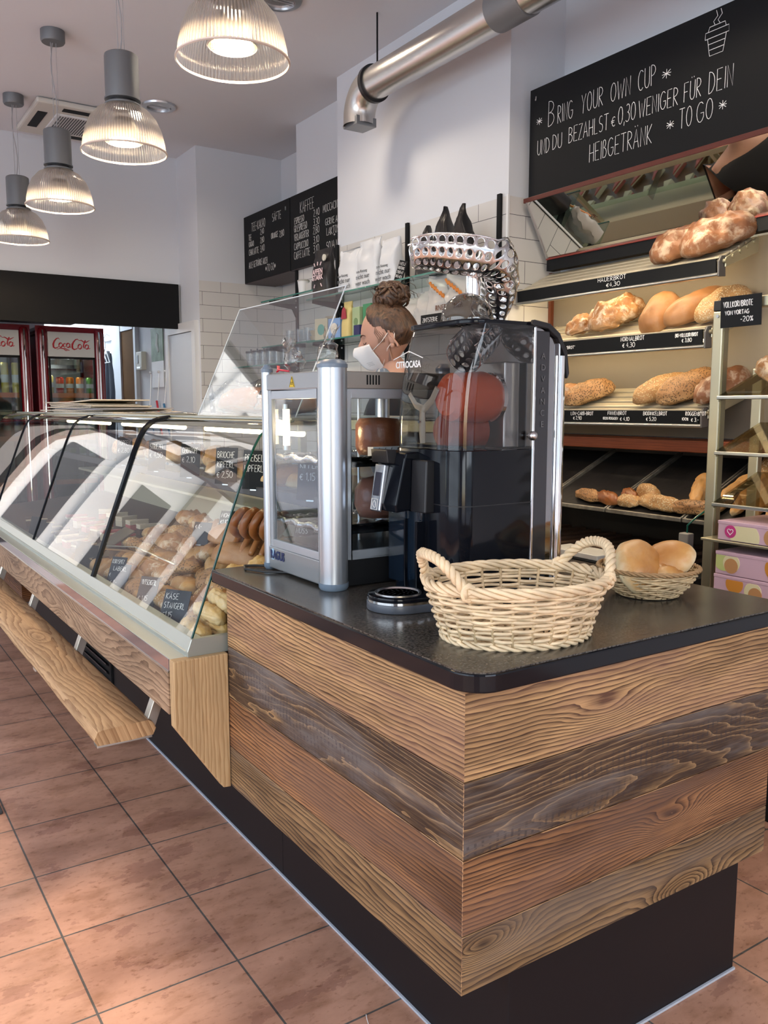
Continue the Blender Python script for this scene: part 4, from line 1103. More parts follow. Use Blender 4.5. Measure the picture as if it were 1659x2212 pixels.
def shelf(zf, yl, yr, n, rise, zrail, zbot, xb=2.895):
    for q in range(n):
        f = (q + .15) / (n - .4)
        x = XF + .012 + (xb - XF) * f; z = zf - .004 + rise * f
        part('slat', MB().box(x - .019, x + .019, yr + .01, yl, z - .010, z + .006, Matrix.Translation((x, 0, z)) @ Matrix.Rotation(-math.atan2(rise, xb - XF), 4, 'Y') @ Matrix.Translation((-x, 0, -z))), M['slat'], rk, bevel=.0045)
    part('price_rail', MB().prism([(XF, zbot + .006), (XF - .004, zf - .001), (XF + .003, zf + .001), (XF + .006, zbot + .006)], 'y', yr + .012, yl), M['matt_black'], rk)
    part('rail_lip', MB().cyl((XF - .002, yr, zbot), (XF - .002, yl, zbot), .0075, seg=10), M['alu'], rk, smooth=True)
    part('rail_top_edge', MB().box(XF - .006, XF + .014, yr, yl, zf - .001, zf + .005), M['slat'], rk, bevel=.002)
    for yy in (yr, yl):
        part('end_cap', MB().prism([(XF - .006, zbot - .008), (XF - .008, zf - .01), (XF + .004, zf + .010), (XF + .03, zf + .014), (XF + .035, zbot - .004)], 'y', yy - .004, yy + .004), mat('end_cap', (.12, .11, .10), .3), rk, bevel=.003)
        part('side_arm', MB().prism([(XF + .02, zf - .030), (XF + .02, zf + .004), (xb + .02, zf + rise + .004), (xb + .02, zf + rise - .055)], 'y', yy - .012, yy - .006), M['brass'], rk, bevel=.002)
        for q in range(n):
            f = (q + .15) / (n - .4)
            part('slat_stud', MB().cyl((XF + .012 + (xb - XF) * f, yy - .016, zf + rise * f - .012), (XF + .012 + (xb - XF) * f, yy, zf + rise * f - .012), .008, seg=10), M['brass'], rk, smooth=True)
shelf(1.852, 2.962, 1.915, 5, .095, 1.852, 1.796, 2.87)
shelf(1.610, 2.950, 1.958, 5, .095, 1.610, 1.548)
shelf(1.318, 2.950, 1.958, 5, .095, 1.318, 1.262)
M['tube'] = mat('shelf_tube', (1, .88, .66), .5, emit=(1.0, .80, .50), estr=26.0)
for zz in (1.818, 1.572):
    part('shelf_lamp', MB().cyl((XF + .026, 1.97, zz), (XF + .026, 2.93, zz), .006, seg=10), M['tube'], rk, smooth=True)
light('top_shelf_fill', 'AREA', (2.66, 1.95, 2.225), 9, (1.0, .84, .58), target=(2.82, 1.95, 1.8), size=.06, size_y=2.0).rotation_euler.rotate_axis('Z', 0)  # added unseen light brightening the top shelf, no tube sits here
mb = MB()
def rail(txt, yl, yr, z, h, small=False, sd=1):
    w1 = text_width(txt, h, 1.0)
    chalk(mb, txt, (XF - .0055, yl, z), (0, -1, 0), (.0, 0, 1), h, (yl - yr) / w1, .0011, seed=sd, small=small, jit=.04)
rail('HAUERBROT', 2.475, 2.325, 1.834, .016); rail('€4,30', 2.430, 2.355, 1.811, .016)
rail('"BROT"', 2.64, 2.59, 1.577, .012)
rail('NORMALBROT', 2.345, 2.225, 1.590, .016); rail('€ 4,30', 2.335, 2.27, 1.566, .018)
rail('BIO-VOLLKORNBROT', 2.085, 1.985, 1.588, .013); rail('€ 3,80', 2.055, 2.01, 1.569, .014)
rail('LOW-CARB-BROT', 2.605, 2.475, 1.298, .014); rail('€ 2,90', 2.59, 2.54, 1.279, .014)
rail('FINNENBROT', 2.40, 2.30, 1.300, .014); rail('100% ROGGEN', 2.425, 2.345, 1.281, .010); rail('€ 4,10', 2.335, 2.285, 1.278, .014)
rail('BIODINKELBROT', 2.22, 2.105, 1.300, .014); rail('€ 5,20', 2.205, 2.155, 1.279, .014)
rail('ROGGENBROT', 2.025, 1.935, 1.300, .014); rail('100%', 2.04, 2.01, 1.282, .010); rail('€ 3.-', 2.0, 1.965, 1.278, .014)
part('chalk_prices', mb, M['chalk'], rk)

# leaning mirror over the rack
t = thing('leaning_mirror', 'tilted mirror between the chalkboard sign and the top bread shelf', 'mirror', (2.8, 2.0, 2.0))
dx, dz = .170, -.232
mb = MB(); mb.prism([(2.712, 2.243), (2.846, 2.011), (2.853, 2.015), (2.719, 2.247)], 'y', .82, 2.942)
part('mirror_glass', mb, mat('mirror_silver', (.82, .84, .82), .015, 1.0), t)
part('mirror_edge', MB().prism([(2.708, 2.243), (2.842, 2.009), (2.853, 2.014), (2.719, 2.247)], 'y', 2.942, 2.950), M['steel'], t)

# loaves
def bread(name, style, L, W, H, loc, rz, label, group=None, cat='bread', **k):
    o = loaf(name, L, W, H, BR[style], **k)
    o['label'] = label; o['category'] = cat
    if group: o['group'] = group
    o.rotation_mode = 'XYZ'
    return put(o, loc, rz)
SL = math.atan2(.095, .215)   # slope of the shelves
def on_shelf(zf, x, rise=.095, xb=2.895): return zf + rise * (x - XF) / (xb - XF) + .004
def shelf_bread(name, style, L, W, H, x, y, zf, yaw, label, **k):
    o = loaf(name, L, W, H, BR[style], **k)
    o['label'] = label; o['category'] = 'bread'
    z = on_shelf(zf, x)
    R = Matrix.Rotation(-SL, 4, 'Y') @ Matrix.Rotation(yaw, 4, 'Z')
    o.rotation_euler = R.to_euler(); o.location = (x, y, z)
    return o
shelf_bread('rye_loaf', 'dark', .27, .135, .105, 2.775, 2.13, 1.852, math.radians(-30), 'dark slashed rye loaf on the top shelf, left of two', seed=1, slashes=7, rough=.007, ends=3)
shelf_bread('rye_loaf', 'dark', .30, .145, .115, 2.785, 1.985, 1.852, math.radians(-30), 'dark slashed rye loaf on the top shelf, right of two', seed=2, slashes=7, rough=.007, ends=3)
shelf_bread('farmhouse_loaf', 'farm', .15, .12, .065, 2.735, 2.60, 1.610, math.radians(-40), 'small floury farmhouse loaf at the left of the middle shelf', seed=4, rough=.012, cracks=.05)
shelf_bread('farmhouse_loaf', 'farm', .26, .15, .105, 2.79, 2.455, 1.610, math.radians(-26), 'large cracked floury farmhouse loaf on the middle shelf', seed=5, slashes=5, rough=.013, cracks=.08)
o = shelf_bread('domed_loaf', 'brown', .21, .135, .085, 2.765, 2.225, 1.610, math.radians(5), 'smooth domed brown loaf standing steeply in the middle shelf', seed=6, rough=.003, ends=3.2, flat=.2)
o.rotation_euler = (Matrix.Rotation(math.radians(-48), 4, 'Y')).to_euler(); o.location = (2.775, 2.225, 1.675)
shelf_bread('oval_loaf', 'brown', .30, .125, .10, 2.80, 2.07, 1.610, math.radians(-22), 'long smooth oval brown loaf with small holes on the middle shelf', seed=7, rough=.0025, ends=2.6)
shelf_bread('sesame_loaf', 'sesame', .26, .115, .095, 2.80, 1.965, 1.610, math.radians(-12), 'seeded wholemeal loaf half behind the metal post on the middle shelf', seed=8, rough=.005)
shelf_bread('farmhouse_loaf', 'farm', .18, .10, .075, 2.755, 2.695, 1.318, math.radians(-60), 'floury loaf at the left end of the bottom bread shelf', seed=9, rough=.01, cracks=.05)
shelf_bread('oat_loaf', 'seed', .23, .115, .085, 2.765, 2.575, 1.318, math.radians(-38), 'seed covered loaf above the low carb price on the bottom bread shelf', seed=10, rough=.006)
shelf_bread('oat_loaf', 'oat', .25, .10, .085, 2.785, 2.215, 1.318, math.radians(-28), 'pale oat crusted loaf on the bottom bread shelf, left of the darker one', seed=11, rough=.005)
shelf_bread('oat_loaf', 'seed', .27, .125, .10, 2.785, 2.085, 1.318, math.radians(-32), 'browner oat sprinkled loaf on the bottom bread shelf beside the pale one', seed=12, slashes=4, rough=.005)
shelf_bread('rye_loaf', 'dark', .27, .11, .09, 2.80, 1.955, 1.318, math.radians(-10), 'dark floured rye loaf behind the metal post on the bottom bread shelf', seed=13, slashes=6, rough=.006)

# sloping trays below with baguettes
M['tray'] = mat('old_black_tray', (.028, .026, .026), .38, .5, var=.5, vscale=9, bump=.2, bscale=30)
M['tray_rim'] = mat('worn_tray_rim', (.33, .31, .27), .4, .8, var=.3, vscale=30)
TX0, TZ0, TX1, TZ1 = 2.50, .936, 2.93, 1.135
ta = math.atan2(TZ1 - TZ0, TX1 - TX0)
for i, (ya, yb) in enumerate(((2.93, 2.585), (2.58, 2.235), (2.23, 1.885), (1.88, 1.535), (1.53, 1.185))):
    t = thing('baking_tray', ('empty black baking tray at the far left, behind the juicer', 'empty black sloping baking tray, left of the wide metal rim', 'empty black sloping baking tray beside the metal post', 'black sloping baking tray behind the glass shelves', 'black sloping baking tray at the right picture edge')[i], 'tray', (TX0, ya, TZ0))
    sec = [(TX0, TZ0), (TX1, TZ1), (TX1, TZ1 - .006), (TX0, TZ0 - .006)]
    part('tray_sheet', MB().prism(sec, 'y', yb + .008, ya - .008), M['tray'], t)
    for yy in (ya - .008, yb):
        part('tray_side', MB().prism([(TX0 - .004, TZ0 - .004), (TX0 - .004, TZ0 + .012), (TX1, TZ1 + .014), (TX1, TZ1 - .004)], 'y', yy, yy + .008), M['tray_rim'], t, bevel=.002)
    part('tray_front', MB().box(TX0 - .012, TX0, yb, ya, TZ0 - .006, TZ0 + .010), M['tray_rim'], t, bevel=.003)
def on_tray(x): return TZ0 + (TZ1 - TZ0) * (x - TX0) / (TX1 - TX0) + .002
def stick(style, L, W, H, x, y, yaw, label, name='baguette', grp=None, **k):
    o = loaf(name, L, W, H, BR[style], **k); o['label'] = label; o['category'] = 'baguette'
    if grp: o['group'] = grp
    o.location = (x, y, on_tray(x)); o.rotation_euler = (Matrix.Rotation(-ta, 4, 'Y') @ Matrix.Rotation(yaw, 4, 'Z')).to_euler()
stick('seed', .17, .055, .04, 2.555, 2.37, math.radians(80), 'seeded stick at the left end of the lower trays', seed=20)
stick('lye', .15, .06, .045, 2.55, 2.265, math.radians(75), 'glossy dark lye stick with pale slash on the lower trays', seed=21, slashes=2)
stick('lye', .12, .055, .045, 2.58, 2.18, math.radians(60), 'glossy dark lye roll behind the seeded sticks on the lower trays', seed=22, slashes=2)
stick('sesame', .11, .06, .045, 2.545, 2.16, math.radians(90), 'short sesame stick next to the dark lye stick', seed=23)
stick('oat', .13, .065, .06, 2.60, 2.11, math.radians(70), 'round oat topped roll standing up behind the sesame sticks', seed=24)
stick('sesame', .24, .065, .05, 2.55, 2.01, math.radians(84), 'long seeded baguette lying across the front of the lower trays', seed=25)
stick('seed', .18, .06, .05, 2.545, 1.875, math.radians(95), 'seeded baguette end beside the metal post', seed=26)
stick('gold', .26, .06, .05, 2.66, 1.93, math.radians(25), 'pale floured baguette pointing up the tray beside the post', seed=27, slashes=3)
for i in range(7):
    stick(('gold', 'pale', 'gold')[i % 3], .30, .055, .045, 2.66 + .01 * (i % 2), 1.80 - i * .068, math.radians(4 + 3 * (i % 3)), 'pale twisted baguette in the row behind the glass shelf', grp='baguettes in a row behind the glass shelves', seed=30 + i, slashes=5, slash_dir=1.2)
for i in range(6):
    stick('sesame', .16, .06, .05, 2.86, 1.79 - i * .075, math.radians(10 + 6 * (i % 2)), 'seeded roll at the back of the sloping trays', 'seeded_roll', 'seeded rolls along the back of the trays', seed=40 + i)
t = tag(part('back_counter', MB().box(2.46, 2.93, 1.20, 3.0, 0, .62), M['matt_black'], None, bevel=.002), 'black lower cabinet under the bread trays', 'cabinet')
t = thing('slatted_board', 'dark slatted wooden draining board under the sloping trays', 'board', (2.7, 2.1, .78))
part('frame', MB().box(2.46, 2.92, 1.95, 2.98, .755, .770), mat('dark_walnut', (.05, .025, .014), .5), t)
mb = MB()
for q in range(11):
    yy = 2.0 + q * .09
    mb.box(2.47, 2.91, yy, yy + .035, .770, .782)
part('slats', mb, mat('dark_slats', (.09, .05, .03), .5), t)
part('legs', MB().box(2.47, 2.90, 2.0, 2.02, .62, .755).box(2.47, 2.90, 2.9, 2.92, .62, .755), M['matt_black'], t)
t = thing('sneeze_glass', 'small curved glass pane on a grey clip foot under the trays', 'glass guard', (2.30, 1.86, .6))
part('clip_foot', MB().box(2.42, 2.452, 1.80, 1.84, .776, .905), mat('grey_clip', (.28, .27, .25), .5), t, bevel=.004)
part('curved_pane', MB().tube([(2.44, 1.82, .90), (2.44, 1.82, .93), (2.46, 1.80, .96), (2.60, 1.75, 1.05)], .003, 6), M['green_edge'], t, smooth=True)
t = thing('side_cabinet', 'black cabinet supporting the glass clip behind the worktop', 'cabinet', (2.42, 2.1, 0))
part('body', MB().box(2.30, 2.455, 1.70, 2.98, 0, .775), M['matt_black'], t, bevel=.003)

t = tag(part('marble_board', MB().box(2.31, 2.44, 2.10, 2.36, .776, .796), mat('pale_marble', (.62, .60, .56), .35, var=.08, vscale=20), None, bevel=.003), 'pale marble board lying behind the handle of the large basket', 'board')
t = thing('kitchen_scale', 'small black and cream kitchen scale behind the juicer and marble board', 'scale', (2.37, 2.47, .776))
part('scale_body', MB().box(2.32, 2.43, 2.40, 2.54, .776, .835), M['black'], t, bevel=.006)
part('scale_plate', MB().lathe([(0, .842), (.055, .842), (.065, .856), (0, .858)], (2.375, 2.47, 0), 28), mat('plate_cream', (.60, .58, .50), .4), t, smooth=True)
part('scale_knob', MB().cyl((2.318, 2.42, .805), (2.295, 2.42, .805), .012, seg=16), M['black'], t, smooth=True)
# metal post and glass display with pink boxes
pd = thing('metal_display', 'pale brass coloured metal frame holding slanted glass shelves at the right edge', 'display rack', (2.25, 1.2, 0))
PX0, PX1, PYA, PYB = 2.230, 2.264, 1.573, 1.606
part('corner_post', MB().box(PX0, PX1, PYA, PYB, 0, 1.611), M['brass'], pd, bevel=.003)
part('post_groove', MB().box(PX0 + .006, PX1 - .006, PYA - .003, PYA + .001, 0, 1.611), mat('groove', (.30, .27, .17), .4, .7), pd)
part('corner_block', MB().box(PX0, PX1, PYA, PYB, 1.612, 1.643), M['black'], pd, bevel=.002)
part('top_bar', MB().box(PX0, PX1, .7, PYA - .001, 1.612, 1.643), M['brass'], pd, bevel=.003)
part('rear_post', MB().box(2.44, 2.465, PYA, PYB, 0, 1.45), M['brass'], pd, bevel=.003)
part('screw', MB().cyl((PX0 - .003, 1.558, 1.628), (PX0, 1.558, 1.628), .005, seg=10), M['steel'], pd)
part('screw', MB().cyl((PX0 - .003, 1.590, 1.597), (PX0, 1.590, 1.597), .005, seg=10), M['steel'], pd)
M['smoked_shelf'] = glass('smoked_shelf', (.62, .58, .46), 1.2)
for z in (1.357, 1.194, 1.040):
    part('glass_shelf', MB().prism([(2.218, z), (2.436, z + .084), (2.436, z + .090), (2.218, z + .006)], 'y', .75, 1.569), M['smoked_shelf'], pd)
    part('shelf_lip', MB().box(2.211, 2.219, .75, 1.569, z - .004, z + .007), M['alu'], pd, bevel=.002)
    part('shelf_side', MB().prism([(2.222, z - .010), (2.222, z), (2.436, z + .084), (2.436, z + .063)], 'y', 1.562, 1.569), mat('olive_bracket', (.20, .18, .11), .4, .5), pd)
part('box_shelf', MB().box(2.167, 2.436, .75, 1.569, .937, .945), M['brass'], pd, bevel=.002)
part('box_shelf', MB().box(2.167, 2.436, .75, 1.569, .766, .774), M['brass'], pd, bevel=.002)
M['box_pink'] = mat('pastel_pink_card', (.62, .42, .50), .45)
M['dot_lime'] = mat('dot_lime', (.52, .58, .22), .5); M['dot_cream'] = mat('dot_cream', (.72, .66, .40), .5)
M['dot_orange'] = mat('dot_orange', (.62, .26, .04), .5); M['dot_pink'] = mat('dot_magenta', (.55, .05, .22), .5); M['dot_bun'] = mat('dot_bun', (.50, .26, .11), .5)
def pbox(y0, y1, z0, z1, dots, label):
    t = thing('cake_box', label, 'box', (2.29, (y0 + y1) / 2, z0), 0, 'pastel pink cake boxes')
    part('carton', MB().box(2.174, 2.40, y0, y1, z0, z1), M['box_pink'], t, bevel=.002)
    part('lid_flap', MB().box(2.1728, 2.402, y0 - .001, y1 + .001, z1 - .010, z1 + .0005), M['box_pink'], t, bevel=.002)
    for yy, zz, r, m_, x in dots:
        n = 28; pts = []
        for k_ in range(n):
            a_ = 2 * PI * k_ / n
            pts.append((min(max(yy + r * math.cos(a_), y0 + .002), y1 - .002), min(max(zz + r * math.sin(a_), z0 + .002), z1 - .011)))
        mb = MB(); mb.prism(pts, 'x', 2.1732 - x * .0004, 2.174)
        part('printed_dot', mb, M[m_], t)
    return t
t = pbox(1.27, 1.516, .946, 1.002, [(1.428, .960, .046, 'dot_cream', 1), (1.474, .973, .0185, 'dot_pink', 2), (1.344, .969, .025, 'dot_bun', 1)], 'pink cake box with magenta heart dot, on its own shelf above the other two')
hp = []
for k_ in range(17):
    a_ = 2 * PI * k_ / 16; hp.append((2.1718, 1.474 + .0006 * 16 * math.sin(a_) ** 3, .973 + .0006 * (13 * math.cos(a_) - 5 * math.cos(2 * a_) - 2 * math.cos(3 * a_) - math.cos(4 * a_))))
part('heart_outline', MB().tube(hp, .001, 5), M['white'], t)
pbox(1.27, 1.519, .845, .912, [(1.491, .893, .038, 'dot_lime', 1), (1.466, .881, .027, 'dot_cream', 2), (1.466, .873, .022, 'dot_bun', 3), (1.327, .885, .034, 'dot_orange', 1)], 'pink cake box with lime dot and printed bun, middle of the three')
pbox(1.27, 1.522, .775, .843, [(1.453, .822, .028, 'dot_orange', 1), (1.483, .777, .017, 'dot_lime', 1), (1.394, .809, .027, 'dot_cream', 2), (1.386, .801, .021, 'dot_bun', 3)], 'pink cake box with large orange dot, lowest of the three')
t = thing('price_card', 'black card with white handwriting hanging from the metal frame', 'sign', (2.208, 1.50, 1.603))
R_ = Matrix.Translation((2.208, 1.500, 1.603)) @ Matrix.Rotation(math.radians(-2), 4, 'X') @ Matrix.Rotation(math.radians(14), 4, 'Z') @ Matrix.Diagonal((1, .84, .84, 1))
part('card', MB().box(-.0015, .0015, -.068, .068, -.052, .052, R_), M['matt_black'], t)
mb = MB()
def rc(p): return R_ @ Vector(p)
def card_line(txt, y0, y1, z, h):
    w1 = text_width(txt, h, 1.0)
    o = rc((-.0024, y0, z)); u = (rc((-.0024, y1, z)) - o); v = rc((-.0024, y0, z + .01)) - o
    chalk(mb, txt, o, u, v, h * .84, (y0 - y1) / w1, .0010, seed=3)
card_line('VOLLKORNBROTE', .058, -.042, .016, .019)
card_line('VOM VORTAG', .052, -.030, -.010, .014)
card_line('-20%', .0, -.044, -.036, .017)
part('card_lettering', mb, M['chalk'], t)
for i, yy in enumerate((1.455, 1.37)):
    o = loaf('wrapped_loaf', .17, .085, .072, BR['farm'], seed=60 + i, slashes=5, rough=.006); o.location = (2.315, yy, 1.402); o.rotation_euler = (0, -.36, math.radians(60))
    tag(o, ('floury slashed loaf on the top glass shelf, left of two', 'floury slashed loaf on the top glass shelf at the picture edge')[i], 'bread')
# ---------------------------------------------------------------- baskets
M['wicker'] = mat('pale_willow', (.74, .58, .37), .42, var=.22, vscale=26)
M['wicker2'] = mat('darker_willow', (.56, .42, .24), .45, var=.25, vscale=22)
def weave(mb, ax, ay, z0, z1, fl, rows, stakes, r, cx=0, cy=0, strands=1, bulge=0.0, amp=.0045, sub=4, pairs=2):
    """willow rods woven in and out round upright stakes (oval section)"""
    n = stakes * sub
    for q in range(rows):
        f = (q + .5) / rows; z = z0 + (z1 - z0) * f
        k_ = 1 + (fl - 1) * f + bulge * math.sin(PI * f)
        for s_ in range(strands):
            pts = []
            for i in range(n):
                a = 2 * PI * i / n
                w = math.cos(stakes / 2 * a + PI * ((q // 1 + s_) % 2)) * amp
                rr = 1.0
                pts.append((cx + (ax * k_ + w) * math.cos(a), cy + (ay * k_ + w) * math.sin(a), z + .0016 * math.sin(stakes / 2 * a * .5 + q * 1.9) + s_ * r * 1.2))
            mb.tube(pts, r, 5, closed=True)
t = thing('wicker_basket', 'large empty oval wicker basket with two twisted handles at the worktop front', 'basket', (1.05, 1.148, .912), math.radians(-33.4 + 22))
AX, AY = .140, .112
mb = MB(); weave(mb, AX, AY, .008, .098, 1.22, 13, 26, .0034, amp=.0052)
part('woven_side', mb, M['wicker'], t, smooth='all', world=False)
mb = MB()
for i in range(26):
    a = 2 * PI * (i + .5) / 26
    mb.tube([((AX * k_) * math.cos(a), (AY * k_) * math.sin(a), z) for k_, z in ((.99, 0.004), (1.04, .02), (1.12, .06), (1.215, .105))], .0032, 5)
part('stakes', mb, M['wicker2'], t, smooth='all', world=False)
def rope(mb, pts, r, turns, strands=3, thick=.0042, closed=False):
    P = [Vector(p) for p in pts]; n = len(P)
    for s_ in range(strands):
        Q = []
        for i in range(n):
            T = (P[(i + 1) % n] - P[i - 1]) if closed else (P[min(i + 1, n - 1)] - P[max(i - 1, 0)])
            T.normalize(); U = T.cross(Vector((0, 0, 1)));
            U = U.normalized() if U.length > .05 else Vector((1, 0, 0)); V_ = T.cross(U)
            a = 2 * PI * (turns * i / (n if closed else n - 1) + s_ / strands)
            Q.append(P[i] + (U * math.cos(a) + V_ * math.sin(a)) * r)
        mb.tube(Q, thick, 6, closed=closed)
mb = MB()
ring = [(AX * 1.225 * math.cos(2 * PI * i / 150), AY * 1.225 * math.sin(2 * PI * i / 150), .106) for i in range(150)]
rope(mb, ring, .0062, 9, 4, .0044, True)
part('rolled_rim', mb, M['wicker'], t, smooth='all', world=False)
mb = MB()
ring = [(AX * 1.0 * math.cos(2 * PI * i / 120), AY * 1.0 * math.sin(2 * PI * i / 120), .006) for i in range(120)]
rope(mb, ring, .0045, 12, 3, .0036, True)
part('foot_braid', mb, M['wicker'], t, smooth='all', world=False)
mb = MB()
for q in range(11):
    k_ = (q + 1) / 11.5
    pts = [(AX * k_ * math.cos(2 * PI * i / 60), AY * k_ * math.sin(2 * PI * i / 60), .006 + .0018 * (-1) ** (i // 3 + q)) for i in range(60)]
    mb.tube(pts, .0036, 5, closed=True)
part('woven_base', mb, M['wicker2'], t, smooth='all', world=False)
for sgn in (-1, 1):
    pts = []
    for i in range(41):
        s_ = -1 + 2 * i / 40; an = s_ * 1.05
        ax_ = AX * 1.22 * math.cos(an * .55) * sgn; ay_ = AY * 1.22 * math.sin(an * .62)
        h = .062 * (1 - abs(s_) ** 2.6)
        lean = .012 * (1 - abs(s_) ** 2) * sgn
        pts.append((ax_ + lean, ay_, .100 + h))
    mb = MB(); rope(mb, pts, .0058, 6.5, 3, .0052)
    for e in (pts[0], pts[-1]):
        for dz in (0, .006):
            mb.tube([(e[0] + .013 * math.cos(q / 8 * 2 * PI) * .9, e[1] + .005 * (q / 8 - .5), .104 + dz * .5 + .013 * math.sin(q / 8 * 2 * PI)) for q in range(9)], .004, 6)
    part('handle', mb, M['wicker'], t, smooth='all', world=False)

t = thing('bread_basket', 'small round wicker bowl filled with pale rolls near the worktop edge', 'basket', (1.525, 1.236, .912), 0)
mb = MB(); weave(mb, .066, .066, .004, .062, 1.62, 14, 30, .0024, amp=.0022, bulge=.08)
part('woven_bowl', mb, M['wicker2'], t, smooth='all', world=False)
mb = MB(); ring = [(.109 * math.cos(2 * PI * i / 90), .109 * math.sin(2 * PI * i / 90), .064) for i in range(90)]
rope(mb, ring, .003, 16, 3, .0030, True)
part('rolled_rim', mb, mat('rim_willow', (.36, .22, .10), .5), t, smooth='all', world=False)
part('woven_base', MB().lathe([(0, .002), (.066, .002), (.066, .006), (0, .006)], seg=30), M['wicker2'], t, world=False)
mb = MB()
for i in range(30):
    a = 2 * PI * (i + .5) / 30
    mb.tube([(.066 * k_ * math.cos(a), .066 * k_ * math.sin(a), z) for k_, z in ((1, .003), (1.25, .022), (1.46, .044), (1.60, .064))], .0018, 4)
part('stakes', mb, M['wicker2'], t, smooth='all', world=False)
bx, by = 1.525, 1.236
for i, (dx, dy, z, rx, ry, rz, R_, H_, lb) in enumerate((
        (-.042, .018, .966, 1.0, -.35, .4, .062, .066, 'largest pale roll leaning up at the left of the small basket'),
        (.050, -.012, .966, -.75, .45, 2.0, .056, .058, 'long pale roll leaning at the right of the small basket'),
        (.004, -.040, .935, .35, .1, 1.1, .046, .05, 'pale roll lying low in front in the small basket'),
        (-.025, .055, .955, .2, .2, .8, .045, .05, 'pale roll at the back of the small basket'),
        (.050, .045, .950, .1, .6, .2, .048, .052, 'pale roll behind the right roll in the small basket'))):
    o = kaiser('bread_roll', R_, H_, BR['pale'], seed=i, folds=(2, 2, 5, 5, 5)[i], depth=.12, oblong=1.15 if i != 1 else 1.35)
    put(o, (bx + dx, by + dy, z), (rx, ry, rz)); tag(o, lb, 'bread roll')

# ---------------------------------------------------------------- heated snack cabinet
M['cab_silver'] = mat('satin_silver', (.50, .54, .58), .30, .85)
M['cab_panel'] = mat('painted_silver', (.34, .36, .38), .38, .7)
M['cab_cap'] = mat('blue_grey_plastic', (.15, .20, .26), .35)
M['foil'] = mat('crumpled_foil', (.80, .82, .85), .18, 1.0, bump=1.0, bscale=70)
t = thing('heated_display_cabinet', 'silver heated glass display cabinet with round corner posts on the worktop', 'food warmer', (1.12, 1.82, .912))
X0, X1, YA, YB, ZB, ZT = .945, 1.30, 1.668, 1.985, .925, 1.418
def post(x, y, r):
    p = part('corner_post', MB().cyl((x, y, ZB), (x, y, ZT), r, seg=40), M['cab_silver'], t, smooth=True)
    part('post_cap', MB().lathe([(r + .0015, ZT), (r + .0015, ZT + .008), (r - .006, ZT + .016), (r * .5, ZT + .019), (0, ZT + .02)], (x, y, 0), 40), M['cab_cap'], p, smooth=True)
    part('post_foot', MB().lathe([(0, .9125), (r - .003, .9125), (r + .001, .918), (r + .0015, ZB + .004), (0, ZB + .004)], (x, y, 0), 40), M['cab_cap'], p, smooth=True)
post(.963, 1.672, .0335); post(.952, 1.985, .014); post(1.30, 1.70, .02); post(1.30, 1.98, .02)
part('top_panel', MB().box(X0, X1, YA + .02, YB, 1.372, 1.412), M['cab_panel'], t, bevel=.003)
part('side_top_panel', MB().box(X0 + .02, X1, YA, YA + .03, 1.372, 1.412), mat('warm_steel', (.36, .34, .31), .35, .8), t, bevel=.002)
mb = MB()
for q in range(5): mb.box(1.052 + q * .008, 1.0555 + q * .008, YA - .001, YA + .004, 1.382, 1.404)
part('vent_slots', mb, M['matt_black'], t)
part('base_panel', MB().box(X0, X1, YA + .02, YB, .918, .975), M['cab_panel'], t, bevel=.003)
part('side_base_panel', MB().box(X0 + .04, X1, YA, YA + .03, .914, .978), M['matt_black'], t, bevel=.002)
def dframe(nm, c):  # door frames
    return part(nm, c, mat('pale_door_profile', (.42, .47, .52), .3, .6), t, bevel=.0015)
dframe('front_door_frame', MB().box(X0 + .001, X0 + .012, YA + .025, YA + .045, .975, 1.372).box(X0 + .001, X0 + .012, YB - .035, YB - .018, .975, 1.372).box(X0 + .001, X0 + .012, YA + .045, YB - .035, 1.350, 1.372).box(X0 + .001, X0 + .012, YA + .045, YB - .035, .975, .995))
dframe('side_door_frame', MB().box(X0 + .045, X0 + .065, YA, YA + .01, .978, 1.372).box(X1 - .035, X1 - .015, YA, YA + .01, .978, 1.372).box(X0 + .065, X1 - .035, YA, YA + .01, 1.350, 1.372).box(X0 + .065, X1 - .035, YA, YA + .01, .978, .998))
part('front_pane', MB().box(X0 + .005, X0 + .008, YA + .04, YB - .03, .99, 1.355), glass('cabinet_glass', (.86, .90, .93), 1.3), t)
part('side_pane', MB().box(X0 + .06, X1 - .03, YA + .004, YA + .007, .99, 1.355), glass('cabinet_glass_side', (.86, .90, .93), 1.0), t)
part('inner_back_frame', MB().box(X1 - .012, X1 - .002, YA + .02, YB, .975, .99).box(X1 - .012, X1 - .002, YA + .02, YB, 1.36, 1.372), M['cab_panel'], t)
part('far_wall', MB().box(X0 + .01, X1, YB - .008, YB - .003, .975, 1.372), glass('cabinet_far_glass', (.80, .84, .86), 1.0), t)
part('spindle', MB().cyl((1.13, 1.83, .98), (1.13, 1.83, 1.37), .0035, seg=8), M['steel'], t)
part('heating_lamp', MB().cyl((.985, 1.945, 1.235), (.985, 1.945, 1.325), .0085, seg=12), mat('heat_lamp', (1, .85, .6), .4, emit=(1.0, .62, .28), estr=38), t, smooth=True)
for zz in (1.228, 1.332):
    part('lamp_socket', MB().cyl((.985, 1.945, zz - .006), (.985, 1.945, zz + .006), .010, seg=12), M['steel'], t, smooth=True)
light('cabinet_glow', 'POINT', (1.0, 1.935, 1.28), .9, (1, .66, .35), size=.02)
def foil_tray(z, sd):
    mb = MB(); off = Vector((sd, 0, 0))
    def f(i, j):
        x = .975 + .30 * i / 23; y = 1.70 + .25 * j / 19
        e = (i in (0, 23)) or (j in (0, 19))
        return Vector((x, y, z + (.010 if e else 0) + .006 * noise.noise(Vector((x * 60, y * 60, sd)))))
    mb.grid(f, 24, 20)
    return mb
